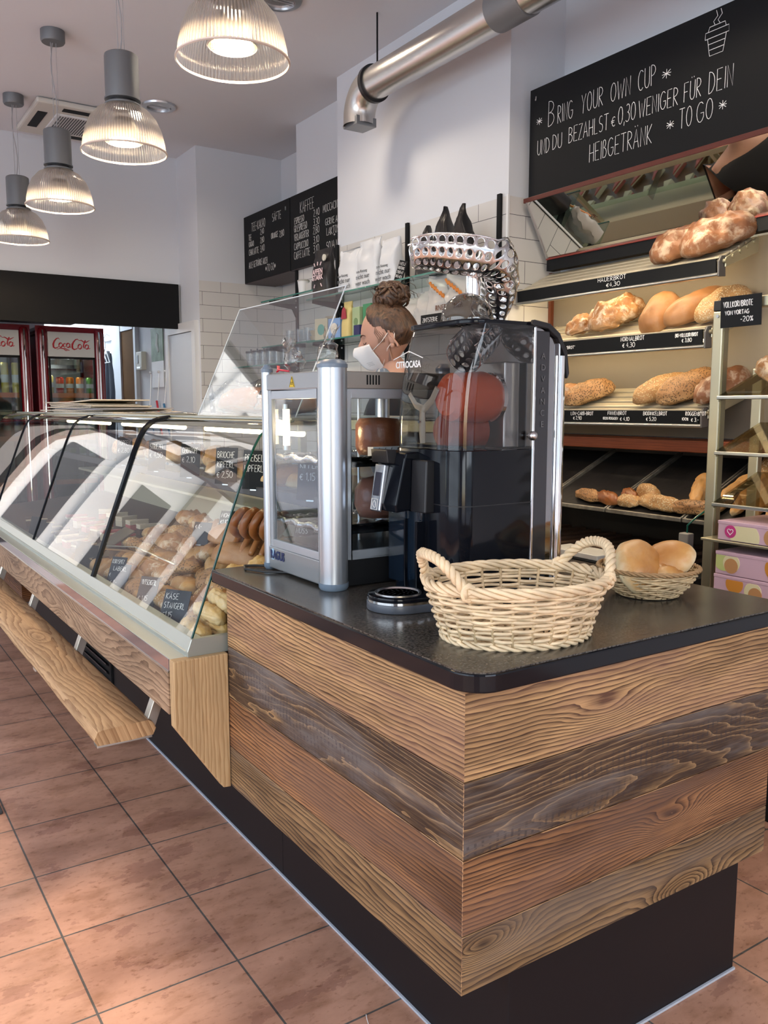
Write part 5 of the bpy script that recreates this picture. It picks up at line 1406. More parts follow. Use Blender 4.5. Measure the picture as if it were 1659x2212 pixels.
for z, sd in ((1.205, 1), (1.045, 2)):
    tr = part('tray', MB().box(.99, 1.285, 1.71, 1.955, z - .016, z - .008), M['matt_black'], t, bevel=.002)
    part('foil_lining', foil_tray(z, sd), M['foil'], tr, smooth='all')
    part('foil_edge', MB().tube([(.968 + .004 * math.sin(q * 2.1), 1.705 + .25 * q / 14, z + .004 * math.cos(q * 1.3)) for q in range(15)], .009, 7, flat=.8), M['foil'], tr, smooth='all')
part('wire_grid', MB().box(.98, 1.28, 1.70, 1.96, .990, .993), mat('grid_dark', (.06, .06, .06), .4, .5), t)
part('power_cord', MB().tube([(.975, 1.96, .918), (.93, 2.02, .917), (.90, 2.03, .917), (.885, 1.99, .917), (.91, 1.93, .917), (.99, 1.86, .917), (1.05, 1.80, .917)], .0035, 6), M['black'], t, smooth=True)
tri = MB(); tri.prism([(1.833 - .0135, 1.378), (1.833 + .0135, 1.378), (1.833, 1.404)], 'x', X0 - .0012, X0 + .002)
st = part('warning_sticker', tri, mat('warning_yellow', (.72, .50, .03), .5), t)
part('warning_border', MB().tube([(X0 - .0014, 1.833 - .0115, 1.3795), (X0 - .0014, 1.833 + .0115, 1.3795), (X0 - .0014, 1.833, 1.4015)], .0007, 4, closed=True), M['black'], st)
mb = MB()
for q in (-.004, 0, .004): mb.tube([(X0 - .0014, 1.833 + q, 1.383), (X0 - .0014, 1.833 + q + .001, 1.387), (X0 - .0014, 1.833 + q - .001, 1.391)], .0006, 4)
part('warning_waves', mb, M['black'], st)
part('brand_square', MB().box(X0 - .0006, X0, 1.946, 1.957, .942, .970), mat('logo_blue', (.38, .60, .78), .5), t)
printed('brand_lettering', 'RAGUS', mat('logo_navy', (.02, .03, .10), .5), t, (X0 - .0012, 1.925, .9545), FACE_X, .030, offset=.0010, sx=.82)
t_s = thing('spiced_loaf', 'dark glazed meat loaf standing in the heated cabinet', 'food', (1.2, 1.83, 1.205))
part('loaf_body', MB().lathe([(0, 0), (.05, 0), (.058, .02), (.058, .075), (.05, .09), (0, .094)], (1.17, 1.80, 1.212), 32), mat('meat_loaf', (.22, .07, .03), .3, bump=.5, bscale=60), t_s, smooth='all')
t_s = thing('spiced_loaf', 'reddish round meat loaf on the lower tray of the heated cabinet', 'food', (1.2, 1.83, 1.05))
part('loaf_body', MB().lathe([(0, 0), (.05, 0), (.062, .03), (.060, .07), (.045, .095), (0, .105)], (1.17, 1.80, 1.055), 32), mat('meat_loaf_red', (.36, .15, .10), .3, bump=.5, bscale=60), t_s, smooth='all')
t_s = thing('paper_tray', 'white striped paper under the dark loaf in the heated cabinet', 'paper', (1.17, 1.76, 1.206))
part('paper', MB().box(1.10, 1.27, 1.715, 1.74, 1.204, 1.235, Matrix.Translation((0, 0, 0))), M['white'], t_s)
mb = MB()
for q in range(9): mb.tube([(1.105 + q * .018, 1.7142, 1.206), (1.118 + q * .018, 1.7142, 1.233)], .0009, 4)
part('printed_stripes', mb, M['black'], t_s)
# bags on the cabinet
M['cellophane'] = glass('cellophane', (.95, .95, .94), 1.8, .10)
def bag(name, label, cx, cy, z, w, h, sd, tie=False, ax='y'):
    t = thing(name, label, 'plastic bag', (cx, cy, z)); off = Vector((sd * 5.0, 0, 0))
    mb = MB()
    def f(i, j):
        u = i / 17; a = 2 * PI * j / 24
        r = w * (.55 + .45 * math.sin(PI * min(1, u * 1.25))) if u < .62 else w * (.32 + .9 * (u - .62))
        n = noise.noise(Vector((math.cos(a) * 2.2, math.sin(a) * 2.2, u * 4)) + off)
        r *= 1 + .45 * n
        sq = .45 + .3 * abs(u - .6)
        c, s_ = math.cos(a) * r, math.sin(a) * r * sq
        if ax == 'x': c, s_ = s_, c
        return Vector((cx + s_ + .02 * u * n, cy + c + .05 * (u ** 2) * (1 if sd % 2 else -1) * .6, z + .002 + h * u * (1 + .25 * n * u)))
    mb.grid(f, 18, 24, closev=True)
    part('film', mb, M['cellophane'], t, smooth='all')
    if tie:
        part('red_tie', MB().tube([(cx - .01, cy + .01, z + .006), (cx - .03, cy + .03, z + .010), (cx - .02, cy + .05, z + .02), (cx - .03, cy + .035, z + .006)], .005, 6, flat=.5), mat('tie_red', (.65, .02, .05), .5), t)
    return t
bag('cellophane_bag', 'open crumpled cellophane bag with red tie on the heated cabinet, left of two', 1.00, 1.925, 1.414, .036, .085, 1, True)
bag('cellophane_bag', 'crumpled cellophane bag on the heated cabinet beside the big corner post', 1.085, 1.915, 1.414, .040, .115, 4)

# acrylic guard
mb = MB()
a = Vector((1.105, 2.66, 1.303)); 
mb.prism([(1.090, 1.303), (1.255, 1.670), (1.259, 1.670), (1.094, 1.303)], 'y', 2.10, 2.83)
t = thing('acrylic_guard', 'tilted clear acrylic spit guard standing on the display case', 'guard', (1.1, 2.45, 1.303))
part('sheet', mb, glass('acrylic', (.90, .935, .95), 1.4, .03), t)
M['acry_edge'] = mat('acrylic_edge', (.72, .78, .80), .25)
part('sheet_edge', MB().tube([(1.092, 2.10, 1.303), (1.257, 2.10, 1.671), (1.257, 2.83, 1.671), (1.092, 2.83, 1.303)], .0022, 5), M['acry_edge'], t)

# ---------------------------------------------------------------- orange juicer
M['smoke'] = glass('smoked_cover', (.56, .54, .53), 1.15, .01)
M['chrome_dark'] = mat('dark_chrome', (.30, .30, .31), .06, 1.0)
jc = thing('orange_juicer', 'tall black and chrome orange juicing machine with spiral wire feeder', 'juicer', (1.2, 1.52, .912))
JX0, JX1, JXR, JY0, JY1, JZM, JZT = 1.105, 1.310, 1.412, 1.392, 1.648, 1.238, 1.512
part('lower_body', MB().prism(rounded_rect(JX0, JX1 + .004, JY0, JY1, .045, 8, (1, 0, 0, 1)), 'z', .93, JZM), M['gloss_black'], jc, smooth=30, bevel=.001)
part('body_seam', MB().prism(rounded_rect(JX0 - .0008, JX1 + .001, JY0 - .0008, JY1 + .0008, .0458, 8, (1, 0, 0, 1)), 'z', 1.119, 1.121), M['black'], jc)
part('base_plate', MB().prism(rounded_rect(JX0 - .004, JXR, JY0 - .004, JY1 + .002, .045, 8, (1, 0, 0, 1)), 'z', .9125, .932), M['black'], jc, smooth=30)
# clear cover: leans in towards the lid
mb = MB()
ol = rounded_rect(JX0, JX1, JY0, JY1, .05, 10, (1, 0, 0, 1))
ol = [p for p in ol if True]
# open outline: from (JX1, JY0) round the front to (JX1, JY1)
k0 = min(range(len(ol)), key=lambda k_: (ol[k_][0] - JX1) ** 2 + (ol[k_][1] - JY0) ** 2)
front = [ol[(k0 - i) % len(ol)] for i in range(len(ol))]
front = [p for p in front]
def cov(i, j):
    f = i / 12; z = JZM + .001 + (JZT - JZM - .006) * f
    x, y = front[j]
    tp = f ** 2.4 * .040
    s_ = (JX1 - x) / (JX1 - JX0)
    x2 = x + tp * s_ * 1.0
    cyy = (JY0 + JY1) / 2
    y2 = y + (cyy - y) * tp * .9 * s_
    return Vector((x2, y2, z))
mb.grid(cov, 13, len(front))
part('clear_cover', mb, M['smoke'], jc, smooth=40)
part('lid', MB().prism(rounded_rect(JX0 + .030, JX1 + .004, JY0 + .004, JY1 - .004, .05, 8, (1, 0, 0, 1)), 'z', JZT - .008, JZT + .003), M['gloss_black'], jc, smooth=30, bevel=.002)
# chrome rear tower
prof = [(JX1 + .006, .913), (JXR, .913), (JXR, 1.400), (JXR - .006, 1.442), (JXR - .030, 1.480), (JXR - .060, 1.500), (JX1 + .006, 1.510)]
part('rear_tower', MB().prism(prof, 'y', JY0 + .006, JY1 - .006), M['chrome_dark'], jc, bevel=.002)
pts = [(JX1 - .002, JZT + .002), (JX1 + .045, 1.508), (JXR - .026, 1.488), (JXR - .002, 1.448), (JXR + .006, 1.400)]
for yy in (JY0 + .002, JY1 - .002):
    part('black_rim', MB().prism([(x, z + .006) for x, z in pts] + [(x - .006, z - .006) for x, z in pts[::-1]], 'y', yy - .006, yy + .006), M['black'], jc, bevel=.002)
part('rear_cowl', MB().prism([(x, z + .003) for x, z in pts] + [(x - .003, z - .001) for x, z in pts[::-1]], 'y', JY0 + .008, JY1 - .008), M['black'], jc)
part('chrome_edge', MB().box(JX1 + .001, JX1 + .008, JY0 - .002, JY0 + .008, .92, 1.505), M['chrome'], jc, bevel=.002)
part('dark_panel', MB().box(JX1 + .009, JX1 + .050, JY0 + .001, JY0 + .007, .92, 1.497), mat('dark_glossy_panel', (.06, .06, .065), .1, .6), jc, bevel=.002)
part('chrome_edge', MB().box(JX1 + .076, JX1 + .081, JY0 - .002, JY0 + .008, .92, 1.480), M['chrome'], jc, bevel=.002)
part('chrome_column', MB().cyl((JXR - .014, JY0 + .012, .915), (JXR - .014, JY0 + .012, 1.445), .016, seg=24), M['chrome'], jc, smooth=True)
part('door_knob', MB().sphere((JX1 - .010, JY0 - .014, 1.268), .0105).cyl((JX1 - .010, JY0 - .01, 1.268), (JX1 - .010, JY0 + .002, 1.268), .004), M['steel'], jc, smooth=True)
for q, ch in enumerate('ADVANCE'):
    printed('model_lettering', ch, mat('faint_grey_print', (.13, .13, .135), .4), jc, (JX1 + .030, JY0 - .0002, 1.442 - q * .025), FACE_Y, .019)
# inside: steel box, orange drum, white peel blade
part('inner_steel_box', MB().box(1.262, 1.306, 1.43, 1.63, 1.24, 1.43), M['steel'], jc, bevel=.003)
M['juice_orange'] = mat('orange_plastic', (.62, .095, .018), .32)
part('squeeze_drum', MB().lathe([(0, -.066), (.040, -.066), (.052, -.054), (.057, .03), (.050, .055), (0, .062)], (0, 0, 0), 40, Matrix.Translation((1.195, 1.468, 1.352)) @ Matrix.Rotation(PI / 2, 4, 'Y')), M['juice_orange'], jc, smooth=True)
part('lower_drum', MB().lathe([(0, -.05), (.036, -.05), (.042, -.04), (.042, .05), (0, .055)], (0, 0, 0), 32, Matrix.Translation((1.195, 1.50, 1.278)) @ Matrix.Rotation(PI / 2, 4, 'Y')), mat('deep_orange_plastic', (.28, .04, .012), .4), jc, smooth=True)
part('drum_ring', MB().lathe([(.050, .046), (.055, .048), (.055, .058), (.050, .060)], (0, 0, 0), 40, Matrix.Translation((1.200, 1.468, 1.352)) @ Matrix.Rotation(PI / 2, 4, 'Y'), cap=False), M['chrome'], jc, smooth=True)
M['blade'] = mat('ivory_blade', (.52, .50, .42), .4)
part('peel_blade', MB().tube([(1.125, 1.60, 1.36), (1.125, 1.575, 1.335), (1.125, 1.545, 1.325), (1.125, 1.515, 1.345), (1.125, 1.495, 1.372)], [.006, .008, .010, .009, .008], 8, flat=.4, up=(1, 0, 0)).tube([(1.125, 1.55, 1.325), (1.125, 1.55, 1.28), (1.125, 1.548, 1.25)], [.010, .012, .009], 8, flat=.4, up=(1, 0, 0)), M['blade'], jc, smooth=True)
part('blade_screw', MB().cyl((1.115, 1.55, 1.298), (1.122, 1.55, 1.298), .004, seg=10), M['chrome'], jc)
part('inner_tray', MB().box(1.12, 1.20, 1.42, 1.62, 1.242, 1.248), M['gloss_black'], jc)
printed('brand_lettering', 'CITROCASA', M['chalk'], jc, (JX0 + .0035, 1.583, 1.425), FACE_X, .021, offset=.0004, sx=.84)
part('roof_emblem', MB().tube([(JX0 + .003, 1.640, 1.438), (JX0 + .006, 1.583, 1.455), (JX0 + .003, 1.526, 1.438)], .0011, 5), M['chalk'], jc)
# tap block, glass rail, drip tray
part('tap_block', MB().prism([(JX0 + .01, 1.232), (JX0 + .01, 1.105), (JX0 - .060, 1.098), (JX0 - .062, 1.115), (JX0 - .038, 1.218), (JX0 - .034, 1.230)], 'y', 1.535, 1.640), M['gloss_black'], jc, bevel=.003)
part('tap_block_shoulder', MB().prism([(JX0 + .01, 1.215), (JX0 + .01, 1.100), (JX0 - .024, 1.100), (JX0 - .020, 1.215)], 'y', 1.478, 1.534), M['black'], jc, bevel=.003)
part('tap_hood', MB().prism([(JX0 - .030, 1.210), (JX0 - .036, 1.236), (JX0 - .062, 1.236), (JX0 - .058, 1.206), (JX0 - .040, 1.204)], 'y', 1.572, 1.638), M['black'], jc, bevel=.002)
tl = part('tap_lever', MB().prism([(JX0 - .054, 1.202), (JX0 - .070, 1.098), (JX0 - .064, 1.094), (JX0 - .042, 1.200)], 'y', 1.590, 1.630), mat('lever_silver', (.50, .53, .60), .25, .8), jc, bevel=.002)
part('lever_recess', MB().prism([(JX0 - .0578, 1.184), (JX0 - .0668, 1.132), (JX0 - .064, 1.130), (JX0 - .055, 1.183)], 'y', 1.598, 1.622), mat('lever_dark', (.03, .03, .05), .3), tl)
part('lever_icon', MB().tube([(JX0 - .0685 , 1.598, 1.124), (JX0 - .0685, 1.622, 1.124), (JX0 - .0715, 1.622, 1.100), (JX0 - .0715, 1.598, 1.100)], .0009, 5, closed=True).tube([(JX0 - .0700 + .0008 * math.sin(q), 1.610 + .007 * math.cos(q / 10 * 2 * PI), 1.112 + .008 * math.sin(q / 10 * 2 * PI)) for q in range(11)], .0008, 4), M['white'], tl)
part('spout', MB().cyl((JX0 - .012, 1.61, 1.100), (JX0 - .012, 1.61, 1.090), .009, seg=16), M['steel'], jc, smooth=True)
part('waist_column', MB().prism(rounded_rect(JX0 - .012, JX0 + .01, 1.515, 1.645, .010, 4), 'z', .93, 1.098), mat('dark_blue_acrylic', (.006, .012, .022), .07, coat=.5), jc, smooth=30)
part('waist_fin', MB().box(JX0 - .030, JX0 - .010, 1.500, 1.508, .93, 1.080), M['gloss_black'], jc, bevel=.002)
part('waist_fin', MB().box(JX0 - .020, JX0 - .008, 1.560, 1.566, .93, 1.080), M['gloss_black'], jc, bevel=.002)
def blob(r, cx, cy, n=24, a0=0): return [(cx + r * math.cos(2 * PI * k_ / n), cy + r * math.sin(2 * PI * k_ / n)) for k_ in range(n)]
tp = []
for k_ in range(40):
    a_ = math.radians(60 + 210 * k_ / 39); tp.append((.985 + .066 * math.cos(a_), 1.440 + .066 * math.sin(a_)))
tp += [(1.015, 1.368), (1.045, 1.345), (1.09, 1.325), (1.15, 1.322), (1.15, 1.46), (1.10, 1.54), (1.05, 1.54)]
part('drip_tray', MB().prism(tp, 'z', .9125, .930), mat('tray_grey', (.07, .08, .10), .3), jc, smooth=30, bevel=.002)
part('tray_chrome_band', MB().prism([(.985 + (x - .985) * .985, 1.44 + (y - 1.44) * .985) for x, y in tp], 'z', .930, .935), M['chrome'], jc, smooth=30)
part('tray_top', MB().prism([(.985 + (x - .985) * .97, 1.44 + (y - 1.44) * .97) for x, y in tp], 'z', .935, .944), M['gloss_black'], jc, smooth=30, bevel=.002)
mb = MB().lathe([(0, .9441), (.042, .9441), (.045, .947), (.049, .947), (.049, .9441)], (.985, 1.440, 0), 40)
gr = part('drip_grate', mb, M['steel'], jc, smooth=30)
mb = MB()
for r_, n_ in ((.012, 7), (.022, 12), (.032, 17)):
    for k_ in range(n_):
        a_ = 2 * PI * k_ / n_
        mb.lathe([(0, .9448), (.0026, .9448)], (.985 + r_ * math.cos(a_), 1.440 + r_ * math.sin(a_), 0), 8, cap=False)
part('grate_holes', mb, M['black'], gr)
# dome and spiral feeder
part('feeder_dome', MB().lathe([(.058, 0), (.058, .004), (.055, .022), (.046, .040), (.030, .054), (.012, .061), (0, .062)], (1.19, 1.475, JZT + .003), 40, cap=False), glass('smoked_dome', (.45, .42, .38), 2.0, .02), jc, smooth='all')
part('feeder_neck', MB().cyl((1.205, 1.475, JZT + .058), (1.205, 1.475, 1.640), .016, seg=24), M['chrome'], jc, smooth=True)
ctr = [(1.070, 1.52, 1.662), (1.105, 1.50, 1.668), (1.145, 1.48, 1.666), (1.19, 1.455, 1.662), (1.228, 1.44, 1.652), (1.256, 1.445, 1.630), (1.272, 1.465, 1.60), (1.276, 1.49, 1.565), (1.270, 1.51, 1.53), (1.262, 1.505, 1.495), (1.22, 1.49, 1.465), (1.18, 1.475, 1.44)]
# resample
def catm(P, n):
    P = [Vector(p) for p in P]; out = []
    P = [P[0] * 2 - P[1]] + P + [P[-1] * 2 - P[-2]]
    seg = len(P) - 3
    for i in range(n):
        t_ = i / (n - 1) * seg; k_ = min(int(t_), seg - 1); f = t_ - k_
        a_, b_, c_, d_ = P[k_:k_ + 4]
        out.append(.5 * ((2 * b_) + (c_ - a_) * f + (2 * a_ - 5 * b_ + 4 * c_ - d_) * f * f + (3 * b_ - a_ - 3 * c_ + d_) * f ** 3))
    return out
ctr = catm(ctr, 28)
mb = MB(); NV = 9
prev = None; rows_ = []
for i, p in enumerate(ctr):
    T = (ctr[min(i + 1, 27)] - ctr[max(i - 1, 0)]).normalized()
    out_ = Vector((p.x - 1.19, p.y - 1.475, 0)); out_ = out_.normalized() if out_.length > .01 else Vector((1, 0, 0))
    up = Vector((0, 0, 1)); side = T.cross(up); side = side.normalized() if side.length > .1 else out_
    upn = side.cross(T).normalized()
    f = i / 27
    rad = (.030 + .024 * math.sin(PI * min(1, f * 1.6 + .12)) ** .8 if f < .5 else .044)
    a0, a1 = (math.radians(-205), math.radians(25)) if f < .35 else (math.radians(-215), math.radians(60))
    rows_.append([p + (side * math.cos(a0 + (a1 - a0) * j / (NV - 1)) + upn * math.sin(a0 + (a1 - a0) * j / (NV - 1))) * rad for j in range(NV)])
V = [[mb.bm.verts.new(q) for q in r_] for r_ in rows_]
for i in range(27):
    for j in range(NV - 1):
        q = [V[i][j], V[i + 1][j], V[i + 1][j + 1], V[i][j + 1]]
        c = sum((v.co for v in q), Vector()) / 4
        inn = [mb.bm.verts.new(v.co + (c - v.co) * .24) for v in q]      # the middle of every cell stays open
        for k_ in range(4): mb._f([q[k_], q[(k_ + 1) % 4], inn[(k_ + 1) % 4], inn[k_]])
fd = part('spiral_feeder', mb, mat('feeder_steel', (.62, .61, .60), .16, 1.0), jc, smooth='all')
md = fd.modifiers.new('sub', 'SUBSURF'); md.levels = 1; md.render_levels = 1
md = fd.modifiers.new('solid', 'SOLIDIFY'); md.thickness = .0014
part('feeder_wire', MB().tube([r_[0] for r_ in rows_[::1]], .0018, 6), M['chrome'], jc, smooth='all')
part('feeder_wire', MB().tube([r_[-1] for r_ in rows_[::1]], .0018, 6), M['chrome'], jc, smooth='all')
part('top_button', MB().lathe([(0, 0), (.007, 0), (.007, .016), (.004, .020), (0, .020)], (JX1 - .006, 1.52, JZT + .003), 16), M['chrome'], jc, smooth=True)
# ---------------------------------------------------------------- baked goods in the display case
random.seed(11)
def rot(ax, ay, az): return (ax, ay, az)
protos = {}
def proto(kind):
    if kind not in protos:
        s_ = {'kaiser': lambda: kaiser('kaiser_roll', .048, .05, BR['gold'], 3),
              'sesame': lambda: kaiser('sesame_roll', .047, .048, BR['sesame'], 4, folds=5, depth=.05),
              'seed': lambda: kaiser('seeded_roll', .048, .048, BR['seed'], 5, folds=4, depth=.08),
              'long': lambda: loaf('long_roll', .155, .062, .052, BR['gold'], seed=71, slashes=3, rough=.003),
              'brownroll': lambda: loaf('brown_roll', .15, .075, .06, BR['brown'], seed=72, rough=.003),
              'stick': lambda: loaf('cheese_stick', .17, .05, .046, BR['cheese'], seed=73, slashes=6, slash_dir=1.0, rough=.004, ends=6, twist=14, flat=.8),
              'puff': lambda: loaf('puff_pastry', .13, .085, .035, BR['cheese'], seed=74, rough=.006, ends=6, slashes=5),
              'rough': lambda: loaf('rustic_roll', .14, .085, .06, BR['farm'], seed=75, rough=.010, slashes=3)}[kind]
        protos[kind] = [s_(), False]
    return protos[kind]
def good(kind, x, y, z, r, label, group=None, sc=1.0):
    p = proto(kind)
    if not p[1]: o = p[0]; p[1] = True
    else: o = p[0].copy(); C.objects.link(o)
    cat = {'stick': 'pastry', 'puff': 'pastry'}.get(kind, 'bread roll')
    for k_ in ('group',):
        if k_ in o.keys(): del o[k_]
    o['label'] = label; o['category'] = cat
    if group: o['group'] = group
    o.location = (x, y, z); o.rotation_euler = r; o.scale = (sc,) * 3
    return o
def deckz(x): return .682 + (x - .79) * .0964
# cheese sticks against the end glass, lying along the case
sl = ['lowest cheese stick by the end glass', 'cheese stick on top of the lowest one by the end glass']
GST = 'cheese sticks stacked behind the end glass'
for i, (x, z) in enumerate(((.815, .700), (.868, .702), (.925, .708), (.982, .714), (.842, .745), (.898, .748), (.955, .755), (1.01, .760), (.872, .792), (.93, .798), (.99, .805))):
    good('stick', x, 2.175 + .01 * (i % 3), z, rot(.2 * i, 0, math.radians(88 + 5 * math.sin(i * 2.1))), 'pale golden cheese stick stacked behind the end glass', GST)
good('puff', .935, 2.15, .85, rot(.1, -.1, 1.4), 'flat golden puff pastry on top of the cheese sticks')
good('puff', 1.02, 2.17, .862, rot(.0, -.15, 1.2), 'second flat puff pastry behind the one on the cheese sticks')
GH = 'mixed rolls heaped behind the curved case glass'
kinds = ['sesame', 'kaiser', 'seed', 'rough', 'long', 'sesame', 'brownroll', 'seed']
n_ = 0
desc = {'kaiser': 'golden folded kaiser roll', 'sesame': 'sesame covered round roll', 'seed': 'dark seeded round roll', 'rough': 'rustic floury oblong roll', 'long': 'long golden slashed roll', 'brownroll': 'smooth brown oblong roll'}
for yi in range(12):
    for xi in range(6):
        y = 2.32 + yi * .092 + random.uniform(-.012, .012); x = .885 + xi * .084 + random.uniform(-.010, .010)
        if yi > 8 and xi > 4: continue
        z = deckz(x) + (0 if xi == 0 else .015 * xi) 
        k_ = ['seed', 'rough', 'rough', 'sesame', 'long', 'kaiser'][(xi + yi) % 6] if xi < 3 else ['kaiser', 'sesame', 'brownroll', 'seed'][(xi * 3 + yi) % 4]
        good(k_, x, y, z + .004, rot(random.uniform(-.25, .25), -.25 + random.uniform(-.2, .2), random.uniform(0, 6.28)), desc[k_] + ' in the heap behind the case glass', desc[k_] + 's in the case heap')
        if xi in (1, 2, 3, 4) and random.random() < .75:
            k2 = ['kaiser', 'seed', 'rough', 'sesame'][(xi + yi * 2) % 4]
            good(k2, x + .03, y + .04, z + .052, rot(random.uniform(-.4, .4), random.uniform(-.5, .1), random.uniform(0, 6.28)), desc[k2] + ' on top of the heap behind the case glass', desc[k2] + 's on top of the case heap')
for (x, y, z, lb) in ((1.08, 2.50, .885, 'large smooth brown roll on top of the heap, left of the pretzels'), (1.05, 2.40, .84, 'smooth brown roll below the pretzels')):
    o = loaf('brown_roll', .20, .10, .075, BR['brown'], seed=80 + int(y * 10), rough=.002); o.location = (x, y, z); o.rotation_euler = (0, -.1, 2.3); tag(o, lb, 'bread roll')
# pretzels standing in a row
def pretzel_pts():
    P = [(-.008, -.040), (.012, -.018), (.034, .012), (.046, .045), (.034, .072), (.008, .078), (-.012, .06), (-.005, .03), (.015, .0), (.0, -.02)]
    A = [(.030, -.030), (.014, -.010), (-.006, .012), (-.004, .014)]
    left = [(-.006, -.030), (-.030, -.006), (-.052, .022), (-.052, .058), (-.030, .080), (0, .066), (.030, .080), (.052, .058), (.052, .022), (.030, -.006), (.006, -.030)]
    tails = [(-.036, .072), (-.018, .045), (0, .022)]
    return left
pz = None
for i in range(4):
    if pz is None:
        mb = MB(); pts = catm([(a_, 0, b_) for a_, b_ in [(.040, -.020), (.014, .012), (-.010, .034), (-.044, .050), (-.060, .080), (-.048, .112), (-.018, .116), (0, .090), (.018, .116), (.048, .112), (.060, .080), (.044, .050), (.010, .034), (-.014, .012), (-.040, -.020)]], 60)
        pts = [Vector((p.x, p.y + .010 * math.sin(k_ / 59 * PI * 3), .02 + p.z if False else p.z)) for k_, p in enumerate(pts)]
        pts = [Vector((p.x, p.y, p.z + .02)) for p in pts]
        R_ = [.0085 + .007 * math.sin(PI * k_ / 59) ** .7 for k_ in range(60)]
        mb.tube(pts, R_, 10)
        pz = part('pretzel', mb, BR['lye'], None, smooth='all'); o = pz
    else: o = pz.copy(); C.objects.link(o)
    o.location = (1.055 + .012 * i, 2.43 - i * .045, .885); o.rotation_euler = (.25, .12, math.radians(35)); o.scale = (.95,) * 3
    tag(o, ('pretzel at the left end of the upright pretzel row', 'second pretzel from the left in the upright row', 'third pretzel from the left in the upright row', 'pretzel at the right end of the row, by the end glass')[i], 'pretzel')

# rolls on the upper shelf
su = 1.066
for i in range(9):
    y = 2.16 + i * .115
    k_ = ('long', 'kaiser', 'long', 'brownroll')[i % 4] if i > 1 else 'long'
    good(k_, 1.30, y, su, rot(0, 0, .3 * math.sin(i * 2)), desc[k_] + ' on the upper glass shelf of the case', desc[k_] + 's on the upper case shelf', 1.15)
    good(k_, 1.42, y + .03, su, rot(0, 0, .4 * math.cos(i * 2)), desc[k_] + ' on the upper glass shelf of the case', desc[k_] + 's on the upper case shelf', 1.15)
    if i < 3: good('kaiser', 1.34, y + .04, su + .05, rot(.1, .1, i), 'golden folded kaiser roll stacked on the upper shelf by the end glass', 'kaiser rolls stacked on the upper shelf', 1.15)
for i in range(6):
    o = loaf('pastry_loaf', .26, .12, .10, BR['farm' if i % 2 else 'gold'], seed=90 + i, slashes=4, rough=.006); o.location = (1.38, 3.35 + i * .27, su); o.rotation_euler = (0, 0, 1.4)
    tag(o, 'braided loaf in the row on the upper case shelf', 'bread', 'braided loaves on the upper case shelf')
    o['group'] = 'braided loaves on the upper case shelf'
# cakes further along, small cards
cake = [('cake_cream', (.66, .55, .40)), ('cake_choc', (.10, .045, .025)), ('cake_berry', (.45, .10, .09))]
for n_, c_ in cake: M[n_] = mat(n_, c_, .5, bump=.4, bscale=60)
for i in range(22):
    y = 3.62 + (i // 3) * .17; x = .93 + (i % 3) * .17
    a_, b_ = cake[(i // 3 + i) % 3][0], cake[(i + 1) % 3][0]
    t = thing('cake_slice', 'slice of layered cake on the deck in the far part of the case', 'cake', (x, y, deckz(x)), random.uniform(-.3, .3), 'cake slices in the far part of the case')
    part('sponge', MB().prism([(-.055, -.03), (.055, 0), (-.055, .03)], 'z', 0.003, .030), M[a_], t, world=False, bevel=.002)
    part('cream_layer', MB().prism([(-.055, -.03), (.055, 0), (-.055, .03)], 'z', .0302, .040), M['cake_cream'], t, world=False, bevel=.002)
    part('topping', MB().prism([(-.055, -.03), (.055, 0), (-.055, .03)], 'z', .0402, .052), M[b_], t, world=False, bevel=.002)
def pcard(x, y, z, lines, label, w=.062, h=.072, tilt=.42, yaw=.55, col='matt_black'):
    """small slate card facing the customer, leaning back"""
    t = thing('price_card', label, 'price card', (x, y, z))
    w *= 1.25; h *= 1.2
    R_ = Matrix.Translation((x, y, z)) @ Matrix.Rotation(yaw, 4, 'Z') @ Matrix.Rotation(tilt, 4, 'Y')
    part('card', MB().box(-.001, .001, -w / 2, w / 2, 0, h, R_), M[col], t)
    mb = MB(); any_ = False
    for k_, tx in enumerate(lines):
        if not tx: continue
        hh = h * .17; zz = h * .72 - k_ * h * .27
        wt_ = text_width(tx, hh, 1.0); wf = min(1.0, w * .82 / wt_)
        o = R_ @ Vector((-.0018, w * .42, zz)); u = R_ @ Vector((-.0018, 0, zz)) - o; v = R_ @ Vector((-.0018, w * .42, zz + .01)) - o
        chalk(mb, tx, o, u, v, hh, wf, .0008, seed=k_); any_ = True
    if any_: part('chalk_lettering', mb, M['chalk'], t)
    else: mb.bm.free()
    part('card_foot', MB().box(-.003, .022, -.012, .012, -.004, .0, R_), M['steel'], t)
    return t
M['slate_blue'] = mat('slate_blue_card', (.022, .028, .040), .5)
pcard(.812, 2.365, .700, ['KÄSE', 'STANGERL', '€1,15'], 'price card reading Käse Stangerl in the front corner of the case', .075, .085, col='slate_blue')
pcard(.815, 2.625, .702, ['VINTSCHGERL', '', '€ 1,15'], 'price card second from the end glass along the front of the case', .060, .080, col='slate_blue')
pcard(.815, 2.93, .702, ['LABERL', '', '€ 1,-'], 'price card reading Laberl along the front of the case', .065, .075, col='slate_blue')
pcard(.845, 3.06, .705, ['KORNSPITZ', '', '€1,15'], 'price card just behind and left of the Laberl card', .055, .075, col='slate_blue')
pcard(.825, 3.36, .695, ['', ''], 'blank slate card left of the glass seam', .060, .085, .3)
pcard(.825, 3.47, .695, ['', ''], 'blank slate card farther left of the glass seam', .060, .085, .3)
for i, yy in enumerate((4.15, 4.28, 4.42)): pcard(.83, yy, .70, ['', ''], 'small dark price card in the far left front of the case', .045, .08, .3)['group'] = 'far left price cards'
pcard(1.12, 2.68, .90, ['MOHN', '€1,10'], 'price card tucked in the middle of the roll heap', .06, .07)
pcard(1.10, 2.88, .84, ['€ 1,-'], 'plain price card at the back of the roll heap', .06, .07, col='slate_blue')
